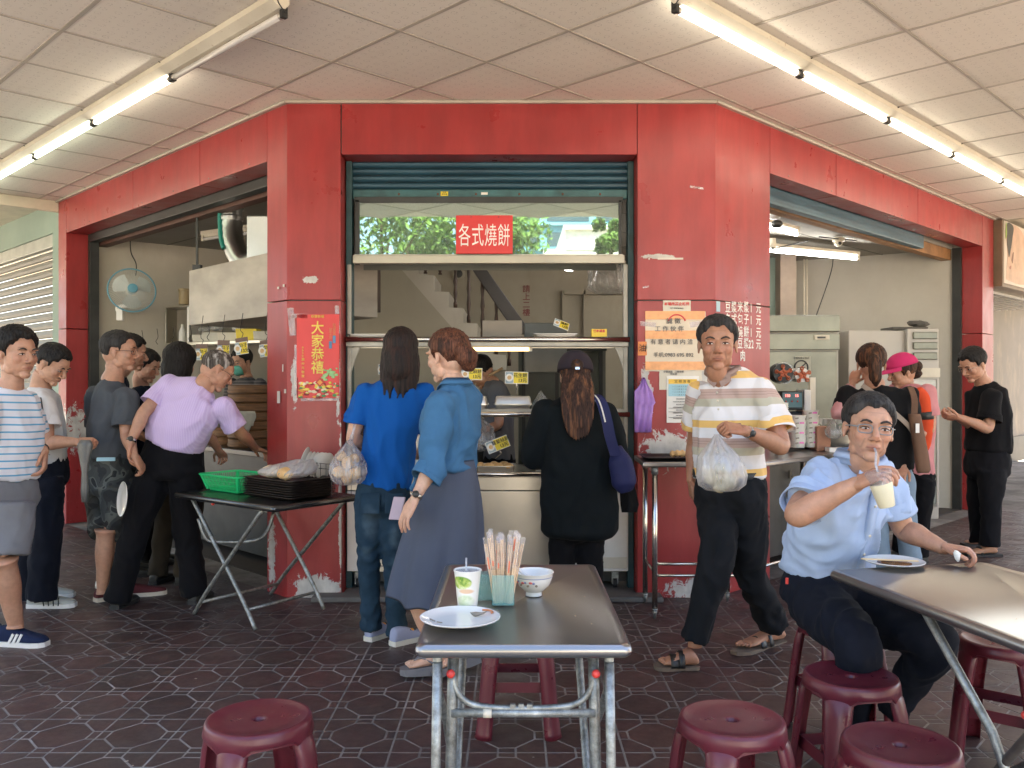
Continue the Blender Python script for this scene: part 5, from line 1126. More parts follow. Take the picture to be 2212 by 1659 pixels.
for px, py in ((722, 733), (714, 745)): MB().box(X(px - 3.2, 5.74), X(px + 3.2, 5.74), 5.737, 5.7385, Z(py + 8, 5.74), Z(py - 8, 5.74)).build('blue_tab', pm('blue_tab', (.08, .2, .35), .4), po, bevel=.003)
rn2 = random.Random(11); cols = [pm('fruit_orange', (.75, .30, .04), .4), M_gold, pm('fruit_red', (.5, .03, .02), .4), pm('cream_petal', (.75, .62, .42), .5), pm('leaf_print', (.08, .28, .10), .5), pm('dark_red_print', (.22, .02, .02), .5), pm('light_leaf_print', (.30, .52, .22), .5)]
for k in range(90):
    px, py = rn2.uniform(646, 731), rn2.uniform(826, 858); 
    if k > 70: px, py = rn2.uniform(698, 728), rn2.uniform(795, 822)
    m = cols[6] if k > 70 else cols[rn2.choice([0, 1, 1, 2, 3, 3, 4, 5])]; s = rn2.uniform(.006, .014); MB().ball(W(px, py, 5.7395), s * rn2.uniform(1, 1.7), .0012, s * .8, 8).build('print_fruit', m, po, smooth='all')
MB().obox(W(691, 826, 5.737), (1, 0, 1), (0, 1, 0), (-1, 0, 1), .022, .001, .022).build('print_diamond', cols[2], po); MB().obox(W(691, 826, 5.7365), (1, 0, 1), (0, 1, 0), (-1, 0, 1), .013, .001, .013).build('print_diamond', cols[0], po)
# torn tape scraps
M_scrap = pm('torn_paper', (.62, .56, .50), .7, var=.1)
scr = MB()
for (px, py, w_, h_) in [(603, 858, 9, 26), (617, 845, 6, 9), (612, 795, 3, 16), (602, 622, 6, 5), (614, 617, 5, 6), (1402, 559, 3, 4), (1448, 559, 55, 4)]:
    Yf = 5.745 if px > 625 else 5.745 + (620 - px) / 43 * .17
    c = W(px, py, Yf); dx = V(1, 0, 0) if px > 625 else -A_; n = V(0, -1, 0) if px > 625 else -B_
    scr.obox(c + n * .004, dx, UP, n, w_ * Yf / F / 2 * (1 if px > 625 else 1.35), h_ * Yf / F / 2, .0006)
tag(scr.build('torn_scraps', M_scrap, kind='stuff'), 'torn paper scraps left stuck on the red posts', 'paper scraps')
M_film2 = plastic_mat('old_clear_tape', (.70, .55, .55), .3, .2); scr = MB()
for (px, py, w_, h_, a) in [(630, 695, 14, 60, .1), (737 - 8, 690, 9, 60, .05), (660, 683, 60, 9, -.03), (728, 800, 8, 90, 0), (640, 800, 8, 110, 0), (690, 862, 80, 8, .02), (1400, 700, 34, 10, -.1), (1510, 700, 40, 12, .1), (1505, 405, 30, 5, -.15), (1395, 620, 14, 4, .2)]:
    c = W(px, py, 5.743); scr.obox(c, (math.cos(a), 0, math.sin(a)), (-math.sin(a), 0, math.cos(a)), (0, -1, 0), w_ * .00153, h_ * .00153, .0005)
tag(scr.build('tape_remains', M_film2, kind='stuff'), 'old clear tape remains around the poster and notices', 'tape')
# menu lettering on the flank of the right post
def rpt(px, py):
    k = (px - CX) / F; t = (k * 5.75 - 1.343) / (S2 * (1 - k)); p = RW(t, -.0015, 0); p.z = Z(py, p.y); return p
menu = [('豆漿米漿', '1', '元', 665), ('各式包子', '1', '元', 691), ('各式燒餅', '1', '元', 718), ('豆花豆漿', '22', '元', 743)]
ml = thing('menu_lettering', 'white price list lettering on the flank of the right red post', 'lettering', rpt(1600, 750))
for a, b_, c_, py in menu:
    for i, ch in enumerate(a):
        text('character', ch, .072, rpt(1572 + i * 13.2, py), B_, UP, M_letter, ml, align='CENTER', off=.0007, sx=.98)
    for i, ch in enumerate(b_): text('digit', ch, .072, rpt(1622 + (i - (len(b_) - 1) / 2) * 5.8, py + 1.5), B_, UP, M_letter, ml, align='CENTER', off=.0015, sx=.8)
    text('character', c_, .072, rpt(1638, py + 2), B_, UP, M_letter, ml, align='CENTER', off=.0007)
text('character', '肉', .07, rpt(1604, 770), B_, UP, M_letter, ml, align='CENTER', off=.0012); 
for o in [c for c in ml.children]:
    zs_ = [v.co.z for v in o.data.vertices]; zc = (max(zs_) + min(zs_)) / 2
    for v in o.data.vertices: v.co.z = zc + (v.co.z - zc) * 1.12
bs = MB(); c = rpt(1551, 662); bs.obox(c, B_, UP, A_, .022, .034, .0015); tag(bs.build('blue_sticker', pm('pale_blue_paper', (.40, .56, .64), .5)), 'pale blue square sticker beside the menu lettering', 'sticker')
# ================================================================ INSIDE THE RIGHT BAY
def rb(name, pts, z0, z1, mat, parent, bevel=.004): return MB().prism([V(p[0], p[1], z0) for p in pts], (0, 0, z1 - z0)).build(name, mat, parent, bevel=bevel)
M_fs = pm('fridge_steel', (.17, .175, .14), .35, metal=.55, var=.25, scale=3); M_ws = pm('fridge_white', (.46, .435, .39), .4, var=.06, scale=2)
fr1 = thing('steel_fridge', 'tall steel catering fridge with a no smoking notice behind the bowls', 'fridge', W(1740, 900, 8.3))
Yf = 8.3; x0, x1 = X(1630, Yf), X(1813, Yf); zt_ = Z(681, Yf)
MB().box(x0, x1, Yf + .02, Yf + .75, .1, zt_).build('case', M_ws, fr1, bevel=.006)
MB().box(x0, x1, Yf - .03, Yf + .018, zt_ - .16, zt_).build('top_trim', M_fs, fr1, bevel=.01); MB().box(x0, x1, Yf - .015, Yf + .018, zt_ - .33, zt_ - .175).build('control_panel', M_fs, fr1, bevel=.006)
MB().box(x0, x1 - .03, Yf - .03, Yf + .018, .2, zt_ - .345).build('door', M_fs, fr1, bevel=.008)
MB().box(X(1757, Yf), X(1790, Yf), Yf - .03, Yf - .014, zt_ - .235, zt_ - .19).build('display', M_offw, fr1, bevel=.003); MB().box(X(1763, Yf), X(1781, Yf), Yf - .033, Yf - .029, zt_ - .222, zt_ - .205).build('screen', M_blk, fr1)
MB().box(X(1715, Yf), X(1749, Yf), Yf - .033, Yf - .0305, Z(813, Yf), Z(770, Yf)).build('notice', pm('grey_notice', (.42, .41, .33), .5), fr1)
nc = W(1731, 793, Yf - .036); MB().tube(ringp(nc, .062, (0, -1, 0), 28), .007, 6, False).build('notice_ring', M_blk, fr1); MB().obox(nc, (1, 0, .9), (0, 1, 0), (-.9, 0, 1), .058, .002, .006).build('notice_bar', M_blk, fr1); MB().obox(nc - UP * .008, (1, 0, 0), (0, 1, 0), UP, .036, .003, .007).build('notice_cigarette', M_blk, fr1)
text('notice_words', '本場所禁止吸菸', .022, (nc.x, nc.y, nc.z + .084), (1, 0, 0), UP, M_blk, fr1, align='CENTER')
fr2 = thing('white_cold_cabinet', 'big pale cold cabinet in the right bay behind the ponytail woman', 'fridge', W(1900, 900, 8.4)); Yg = 8.5
MB().box(X(1833, Yg), X(1960, Yg), Yg, Yg + .7, .1, Z(714, Yg)).build('case', M_ws, fr2, bevel=.008)
fr3 = thing('display_fridge', 'glass door display fridge with a louvred top at the right of the pale cabinet', 'fridge', W(2000, 900, 8.4)); Yh = 8.42
xa, xb = X(1962, Yh), X(2030, Yh); zt_ = Z(710, Yh)
MB().box(xa, xb, Yh + .02, Yh + .6, .1, zt_).build('case', M_ws, fr3, bevel=.005)
for k in range(3): MB().box(xa + .05, xb - .02, Yh - .005, Yh + .018, zt_ - .10 - k * .10, zt_ - .03 - k * .10).build('louvre', M_fs, fr3, bevel=.008)
MB().box(xa, xb, Yh - .01, Yh + .018, zt_ - .47, zt_ - .38).build('header', M_offw, fr3); MB().box(xa + .02, xb - .02, Yh - .01, Yh + .018, .25, zt_ - .50).build('glass_door', pm('fridge_glass', (.28, .30, .27), .12, var=.3, scale=6, spec=.8), fr3)
for px in (1966, 2024): MB().box(X(px, Yh) - .012, X(px, Yh) + .012, Yh - .02, Yh - .011, .22, zt_ - .49).build('door_frame', M_ws, fr3)
o = MB().box(X(1930, Yg), X(2005, Yg), Yg + .0, Yg + .3, Z(712, Yg), Z(706, Yg)).ball(W(1985, 700, Yg + .15), .10, .08, .035, jit=.5).build('folded_cover', pm('dark_cover', (.09, .085, .075), .8)); tag(o, 'dark folded cover lying on top of the display fridge', 'cover')
# wall pillar and conduit, cameras
MB().box(X(1686, 10.2), X(1720, 10.2), 10.2, 10.6, 0, 2.92).build('pillar', pm('pinkish_pillar', (.42, .34, .28), .7), shop); MB().box(X(1663, 10.4), X(1687, 10.4), 10.4, 10.6, 0, 2.92).build('pillar', M_mint, shop)
for px in (1737, 1743): MB().tube([W(px, 560, 10.3), V(X(px, 10.3), 10.3, 1.6)], .012, 8).build('conduit', M_offw, shop, smooth='all')
wr = MB().tube(cr([W(1800, 555, 9.6), W(1797, 580, 9.62), W(1785, 620, 9.65), W(1763, 682, 9.2)]), .006, 6).build('power_cord', M_wire, smooth='all'); tag(wr, 'thin dark cord hanging down the pale wall to the steel fridge', 'cord')
def dome(c, r, lb):
    t = thing('security_camera', lb, 'camera', c, 'security cameras'); c = Vector(c)
    MB().lathe([(r, 0), (r * 1.05, -.01), (r * 1.0, -.035), (r * .6, -.04)], c, n=24).build('base', M_offw, t, smooth=True); MB().ball(c + V(0, 0, -.05), r * .72, r * .72, r * .66, 18).build('eyeball', M_offw, t, smooth='all'); MB().lathe([(r * .3, 0), (r * .25, .012)], c + V(-.0, -r * .66, -.062), (0, -1, -.2), 16).build('lens', M_blk, t, smooth=True)
dome((X(1811, 8.9), 8.9, Z(516, 8.9) + .01), .06, 'small cream dome camera above the lit tube in the right bay')
t = thing('security_camera', 'larger white swivel camera at the top of the right bay beside the menu post', 'camera', W(1676, 470, 7.4), 'security cameras')
MB().lathe([(.055, 0), (.062, -.06), (.058, -.13), (.03, -.15)], W(1675, 440, 7.4) + UP * .02, (.1, 0, 1), n=24).build('body', M_white, t, smooth=True); MB().ball(W(1678, 484, 7.4), .05, .05, .035, 16).build('lens_dome', M_blk, t, smooth='all'); MB().tube([W(1687, 455, 7.4), W(1688, 425, 7.4), W(1686, 410, 7.4)], .014, 8).build('bracket', M_white, t, smooth='all')
t = thing('security_camera', 'cream camera partly hidden behind the right red post, below the swivel camera', 'camera', W(1664, 520, 7.6), 'security cameras'); MB().lathe([(.03, 0), (.035, -.05), (.03, -.08)], W(1668, 515, 7.6), n=16).build('body', M_offw, t, smooth=True); MB().ball(W(1668, 532, 7.6), .018).build('lens', M_blk, t, smooth='all')
# cup sealing machine on the side counter
ZS_ = ZS + .001
mc = thing('cup_sealing_machine', 'cup sealing machine with orange film reels and red digits on the side counter', 'machine', W(1710, 900, 6.5)); Ym = 6.62
MB().box(X(1687, Ym), X(1735, Ym), Ym, Ym + .22, Z(886, Ym), Z(845, Ym)).build('control_box', M_blk, mc, bevel=.008)
MB().box(X(1690, Ym), X(1732, Ym), Ym - .006, Ym, Z(880, Ym), Z(848, Ym)).build('panel', pm('panel_teal', (.12, .22, .24), .35), mc)
M_led = tube_mat('red_digits', (1.0, .06, .03), .55)
for px, s in ((1701, '158'), (1721, '15')): text('digits', s, .028, W(px, 855, Ym - .008), (1, 0, 0), UP, M_led, mc, align='CENTER', off=.0008)
for px in (1698, 1711, 1723): MB().ball(W(px, 867, Ym - .008), .006).build('button', M_redcap, mc)
MB().box(X(1738, Ym), X(1752, Ym), Ym, Ym + .2, ZS_, Z(842, Ym)).build('column', M_white, mc, bevel=.006); MB().box(X(1690, Ym), X(1745, Ym), Ym + .05, Ym + .2, ZS_, Z(890, Ym)).build('base', M_blk, mc, bevel=.006); MB().box(X(1752, Ym + .1), X(1764, Ym + .1), Ym + .12, Ym + .16, ZS_, Z(815, Ym)).build('upright', M_cream, mc)
for (px, py, r, dark) in ((1692, 806, .075, 1), (1733, 810, .055, 0)):
    c = W(px, py, Ym + .05); o = MB().tube([c, c + V(0, .14, 0)], r, 32).build('film_reel', M_blk if dark else M_white, mc, smooth=True)
    if dark: MB().tube([c + V(.012, .02, 0), c + V(.012, .12, 0)], r * 1.12, 32).build('film_roll', M_bagc, o, smooth=True)
    MB().tube([c - V(0, .012, 0), c - V(0, .001, 0)], .028, 20).build('reel_hub', pm('orange_hub', (.42, .10, .04), .4), o, smooth=True)
    for k in range(5):
        a = k * 1.2566 + .4; q = c + V(math.cos(a) * .055, -.008, math.sin(a) * .05); MB().tube([c - V(0, .008, 0), q], .009, 8).build('reel_arm', MATS['orange_hub'], o, smooth='all'); MB().tube(ringp(q, .012, (0, -1, 0), 14), .005, 6, False).build('reel_ring', MATS['orange_hub'], o, smooth='all')
# cups and bowls
M_bp = pm('paper_bowl_white', (.70, .69, .62), .45, var=.04); M_pinkp = pm('pink_logo', (.70, .18, .45), .4)
def bowls(px, py, n, Y, r, lb, dh=.0215, dz=0):
    for k in range(n):
        c = W(px, py, Y); c = V(c.x + rn.uniform(-.004, .004), c.y, ZS_ + .022 + k * dh * 1.6 + dz); t = thing('paper_bowl', ['bottom', 'second lowest', 'third lowest', 'fourth lowest', 'fifth lowest', 'sixth lowest', 'seventh lowest'][k] + ' ' + lb, 'bowl', c, lb + 's')
        MB().lathe([(r * .78, 0), (r * .80, .002), (r * .98, .048), (r * 1.04, .050), (r * 1.04, .053), (r * .97, .053), (r * .75, .004)], c, n=28).build('body', M_bp, t, smooth=True)
        if k % 2 == 0: MB().obox(c + V(.012, -r * .94, .036), (1, 0, 0), (0, 1, 0), UP, .016, .002, .006).build('logo', M_pinkp, t)
        MB().obox(c + V(-.02, -r * .93, .034), (1, 0, .1), (0, 1, 0), UP, .011, .002, .005).build('logo', M_ink, t)
bowls(1722, 950, 6, 6.10, .062, 'white paper bowl in the left bowl stack on the tray')
bowls(1752, 950, 7, 6.14, .055, 'white paper bowl in the right bowl stack on the tray')
c = W(1691, 0, 5.95); 
for k in range(26):
    o = MB().lathe([(.032, 0), (.036, .012), (.038, .013), (.038, .0155), (.033, .0155)], (c.x, c.y, ZS_ + .01 + k * .0125), n=24).build('paper_cup', M_bp, smooth=True); tag(o, 'cream paper cup in the tall nested column beside the striped man', 'cup', 'cups nested in the tall column')
for k in range(6):
    Yp = 6.42 + .02 * (k % 2); c = V(X(1735 + k * 15, Yp), Yp, ZS_ + .09); t = thing('printed_cup', 'printed paper cup, ' + ['first', 'second', 'third', 'fourth', 'fifth', 'last'][k] + ' from the left in the row behind the bowls', 'cup', c, 'printed cups in the row behind the bowls')
    MB().lathe([(.028, 0), (.03, .003), (.039, .115), (.041, .118), (.038, .12)], c, n=24).build('body', M_bp, t, smooth=True); MB().ball(c + V(.004, -.031, .06), .02, .008, .03, 10, jit=.5).build('leaf_print', pm('dull_leaf_print', (.28, .32, .22), .5), t, smooth='all')
o = rb('cup_ledge', [(X(1728, 6.4), 6.40), (X(1835, 6.4), 6.40), (X(1835, 6.4), 6.52), (X(1728, 6.4), 6.52)], ZS, ZS_ + .088, M_steel, None); tag(o, 'steel ledge under the row of printed cups', 'ledge')
o = MB().box(X(1765, 6.05), X(1795, 6.05), 6.05, 6.2, ZS_, ZS_ + .17).build('cardboard_carton', pm('brown_card', (.36, .17, .10), .7), bevel=.004); tag(o, 'brown carton on the side counter right of the bowl stacks', 'carton')
o = bag_mesh(W(1800, 948, 6.0) + UP * .0, .05, .05, .1, W(1800, 905, 6.0), M_bagc, 'clear_packet', None, .35, 3); tag(o, 'crumpled clear packet beside the brown carton', 'packet')
o = MB().box(X(1786, 5.98), X(1822, 5.98), 5.93, 6.02, ZS_, ZS_ + .03).build('white_box', M_paper, bevel=.003); tag(o, 'flat white box at the end of the side counter behind the seated man', 'box')
cnt2 = thing('steel_work_cabinet', 'steel cabinet under the side counter with dark doors', 'cabinet', (2.0, 6.3, 0))
MB().prism([RW(.9, .10, .12), RW(2.3, .10, .12), RW(2.3, .6, .12), RW(.9, .6, .12)], (0, 0, .76)).build('case', pm('dark_cabinet', (.05, .052, .05), .4, var=.3), cnt2, bevel=.005)
for t_ in (1.2, 1.6): MB().obox(RW(t_, .09, .72), B_, A_, UP, .012, .01, .03).build('handle', M_steeltube, cnt2)
# little white tangle on the floor by the striped man's rear foot
b = MB(); f0 = foot(1672, 1300)
for k in range(6): b.tube([f0 + V(rn.uniform(-.02, .02), rn.uniform(-.04, .04), .004), f0 + V(rn.uniform(-.02, .02), rn.uniform(-.06, .06), .02), f0 + V(rn.uniform(-.02, .02), rn.uniform(-.06, .06), .004)], .002, 5)
tag(b.build('string_scrap', M_paper), 'little tangle of white string on the floor behind the striped man', 'string')
# paper litter
o = MB().obox(foot(1075, 1500), (1, .3, 0), (-.3, 1, 0), UP, .002, .01, .002)
# ================================================================ PEOPLE: building blocks
def lat_of(f): f = Vector(f); f = V(f.x, f.y, 0).normalized(); return V(-f.y, f.x, 0)      # towards the person's left
def ering(c, lat, dep, hw, hd, n=28, e=2.3, tilt=None):
    out = []
    for k in range(n):
        a = 2 * math.pi * k / n; ca, sa = math.cos(a), math.sin(a)
        out.append(Vector(c) + lat * (math.copysign(abs(ca) ** (2 / e), ca) * hw) + dep * (math.copysign(abs(sa) ** (2 / e), sa) * hd))
    return out
def trunk(b, st, n=28):
    """st: list of (centre, lateral axis, half width, half depth); rings perpendicular to the spine"""
    pts = [Vector(s[0]) for s in st]; rr = []
    for i, s in enumerate(st):
        t = (pts[min(i + 1, len(pts) - 1)] - pts[max(i - 1, 0)]).normalized(); lat = (Vector(s[1]) - t * Vector(s[1]).dot(t)).normalized(); dep = t.cross(lat)
        rr.append(ering(pts[i], lat, dep, s[2], s[3], n))
    b.rings(rr)
def limb(b, pts, rs, n=18, flat=None, sub=5):
    P = cr(pts, sub); R2 = []
    for i in range(len(P)):
        f = i / (len(P) - 1) * (len(rs) - 1); k = min(int(f), len(rs) - 2); t = f - k; t = t * t * (3 - 2 * t); R2.append(rs[k] * (1 - t) + rs[k + 1] * t)
    b.tube(P, R2, n)
def solidify(b, voxel, smooth=3, name='tmp'):
    """union of closed volumes into one continuous surface"""
    me = bpy.data.meshes.new(name); me.from_pydata(b.v, [], b.f); o = bpy.data.objects.new(name, me); COL.objects.link(o)
    m = o.modifiers.new('r', 'REMESH'); m.mode = 'VOXEL'; m.voxel_size = voxel
    if smooth: s = o.modifiers.new('s', 'SMOOTH'); s.factor = .5; s.iterations = smooth
    bpy.context.view_layer.update(); ev = o.evaluated_get(bpy.context.evaluated_depsgraph_get()); m2 = bpy.data.meshes.new_from_object(ev)
    v = np.empty(len(m2.vertices) * 3); m2.vertices.foreach_get('co', v); v = v.reshape(-1, 3); nn = np.empty(len(m2.vertices) * 3); m2.vertices.foreach_get('normal', nn); nn = nn.reshape(-1, 3)
    fs = [tuple(p.vertices) for p in m2.polygons]
    bpy.data.objects.remove(o); bpy.data.meshes.remove(me); bpy.data.meshes.remove(m2)
    return v, nn, fs
def mesh_obj(name, v, fs, mats, parent, smooth=True, mi=None, attrs=None):
    org = base_of(parent); me = bpy.data.meshes.new(name); me.from_pydata((np.asarray(v) - np.array(org)[None, :]).tolist(), [], fs)
    for m in (mats if isinstance(mats, (list, tuple)) else [mats]): me.materials.append(m)
    if mi is not None: me.polygons.foreach_set('material_index', mi)
    if smooth: me.polygons.foreach_set('use_smooth', [True] * len(me.polygons))
    for k, a in (attrs or {}).items():
        if np.ndim(a) == 1: at = me.attributes.new(k, 'FLOAT', 'POINT'); at.data.foreach_set('value', np.asarray(a, dtype=np.float32))
        else: at = me.color_attributes.new(k, 'FLOAT_COLOR', 'POINT'); c = np.ones((len(a), 4), dtype=np.float32); c[:, :3] = a; at.data.foreach_set('color', c.ravel())
    me.update(); o = bpy.data.objects.new(name, me); COL.objects.link(o); o.parent = parent; ORG[o.name] = org; return o

def skin(name, col):
    if name in MATS: return MATS[name]
    t = NT(name); p = t.obj(); c = t.ramp(t.noise(p, 30, 6, .7), [(.3, tuple(q * .80 for q in col)), (.7, tuple(min(1, q * 1.10) for q in col))])
    sp = t.ramp(t.noise(p, 130, 2, .6), [(.70, 0), (.76, .30)]); c = t.mix(sp, c, tuple(q * .55 for q in col))
    r = t.ramp(t.noise(p, 7, 3), [(.4, (1, 1, 1)), (.7, (1.0, .90, .88))]); c = t.mix(1, c, r, 'MULTIPLY')
    a = t.n('Attribute'); a.attribute_name = 'tint'; c = t.mix(1.0, c, a.outputs['Color'], 'MULTIPLY'); t.base(c)
    t.b.inputs['Roughness'].default_value = .48; t.b.inputs['Subsurface Weight'].default_value = .12; t.b.inputs['Subsurface Radius'].default_value = (.012, .005, .003); t.b.inputs['Subsurface Scale'].default_value = 1
    t.bump(t.noise(p, 320, 3), .12, .001); MATS[name] = t.m; return t.m
SK_A = skin('skin_light', (.56, .33, .225)); SK_B = skin('skin_mid', (.48, .265, .17)); SK_C = skin('skin_tanned', (.42, .21, .125)); SK_F = skin('skin_fair', (.60, .37, .26))
M_eyew = pm('eye_white', (.62, .58, .54), .25, var=.03); M_eyed = pm('eye_dark', (.02, .012, .01), .15, var=.03); M_brow = pm('eyebrow_hair', (.035, .028, .024), .8, var=.2)
def hair_mat(name, a, b, hi=None, amt=.0, rough=.42):
    if name in MATS: return MATS[name]
    t = NT(name); p = t.obj(); s = t.map(p, (1, 1, .07)); c = t.ramp(t.noise(s, 160, 4, .6), [(.35, a), (.65, b)])
    if hi: c = t.mix(t.ramp(t.noise(s, 38, 4, .6), [(.5, 0), (.66, amt)]), c, hi)
    t.base(c); t.rough(rough + .18); t.b.inputs['Specular IOR Level'].default_value = .22; t.bump(t.noise(s, 230, 4, .6), .9, .003); MATS[name] = t.m; return t.m
H_BLK = hair_mat('black_hair', (.007, .0065, .006), (.022, .019, .017)); H_GREY = hair_mat('greying_hair', (.03, .025, .02), (.12, .10, .085), (.50, .47, .43), .8, .5); H_BRN = hair_mat('brown_tinted_hair', (.012, .008, .006), (.045, .022, .014), (.16, .065, .03), .8); H_RED = hair_mat('reddish_brown_hair', (.035, .014, .009), (.17, .065, .035), (.012, .009, .008), .8); H_SALT = hair_mat('dark_short_hair', (.010, .009, .009), (.035, .032, .030), (.10, .095, .09), .35)

def ss(a, b, x): x = max(0.0, min(1.0, (x - a) / (b - a))); return x * x * (3 - 2 * x)
HEADS = {}
def head_shape(kind):
    if kind in HEADS: return HEADS[kind]
    fem = kind in ('woman',); old = kind == 'older'
    b = MB()
    def e(c, r, n=22, ax=None): b.ball(c, *r, n=n, axes=ax)
    e((0, -.016, .040), (.0790, .097, .085), 30); e((0, -.030, -.005), (.062, .070, .070), 22)
    e((0, .022, -.012), (.066 if not fem else .060, .068, .090), 26)
    for s in (-1, 1): e((s * .026, .031, -.038), (.032, .040, .045), 20)
    e((0, .030, .040), (.060, .062, .060), 22)                       # forehead
    jw = .042 if old else (.036 if fem else .040)
    for s in (-1, 1):
        e((s * jw, .006, -.060), (.020, .036, .030), 16)           # jaw corners
        e((s * .037, .057, -.016), (.026, .025, .028), 16)         # cheekbones
        e((s * .026, .055, -.048), (.020, .020, .028), 14)
        e((s * .030, .083, .031), (.027, .012, .0085), 14)         # brow ridge
        e((s * .0315, .0755, .0085), (.0175, .0125, .0105), 16)      # lids over the eyeball
        e((s * .0135, .096, -.0290), (.0080, .0100, .0070), 12)    # nostril wings
        e((s * .0795, -.008, .002), (.0075, .0150, .027), 14, (V(.94, .34 * s, 0), V(-.34 * s, .94, 0), V(0, 0, 1))); e((s * .081, -.002, -.022), (.006, .008, .012), 10)   # ears
    b.tube([(0, .080, .022), (0, .0935, .004), (0, .1055, -.016), (0, .1095, -.0255)], [.0095, .0095, .012, .0130], 12); e((0, .1050, -.0265), (.0125, .0105, .0095), 12)
    e((0, .0815, -.0535), (.0245, .0125, .0056), 14); e((0, .0800, -.0635), (.020, .0130, .0062), 14); e((0, .066, -.058), (.031, .020, .022), 14)
    e((0, .064, -.0900), (.025 if not fem else .020, .0225, .0205), 16)   # chin
    e((0, .030, -.082), (.036, .040, .022), 16)
    b.tube([(0, -.030, -.02), (0, -.028, -.08), (0, -.028, -.118)], [.053, .047, .040] if not fem else [.046, .041, .034], 20)
    v, nn, fs = solidify(b, .0034, 6)
    # paint: lips, a darker mouth line, lid crease, nostrils, warmer cheeks and nose
    col = np.ones((len(v), 3))
    x, y, z = np.abs(v[:, 0]), v[:, 1], v[:, 2]
    def g(cx, cz, rx, rz, ymin=.05): return np.exp(-(((x - cx) / rx) ** 2 + ((z - cz) / rz) ** 2)) * (y > ymin)
    lip = (g(0, -.0545, .021, .0045, .07) + g(0, -.0635, .017, .0055, .07)).clip(0, 1); col *= 1 - lip[:, None] * np.array([.22, .42, .40])
    ml = (np.exp(-((z + .0585) / .0020) ** 2) * (x < .0235) * (y > .075)); col *= 1 - ml[:, None] * np.array([.5, .62, .62])
    no = g(.0085, -.0365, .0045, .0035, .085); col *= 1 - no[:, None] * .65
    ck = g(.038, -.020, .022, .018) + g(0, -.025, .012, .012, .09); col *= 1 - ck[:, None].clip(0, 1) * np.array([.0, .12, .12])
    ey = g(.0315, .004, .017, .010); col *= 1 - ey[:, None] * np.array([.14, .20, .20])
    if old:
        nl = np.exp(-(((x - .030 - (-z - .03) * .25) / .003) ** 2)) * (z < -.028) * (z > -.062) * (y > .05); col *= 1 - nl[:, None] * .35; col *= 1 - (np.exp(-((z - .062) / .0018) ** 2) * (x < .035) * (y > .06))[:, None] * .22
    HEADS[kind] = (v, fs, col); return HEADS[kind]

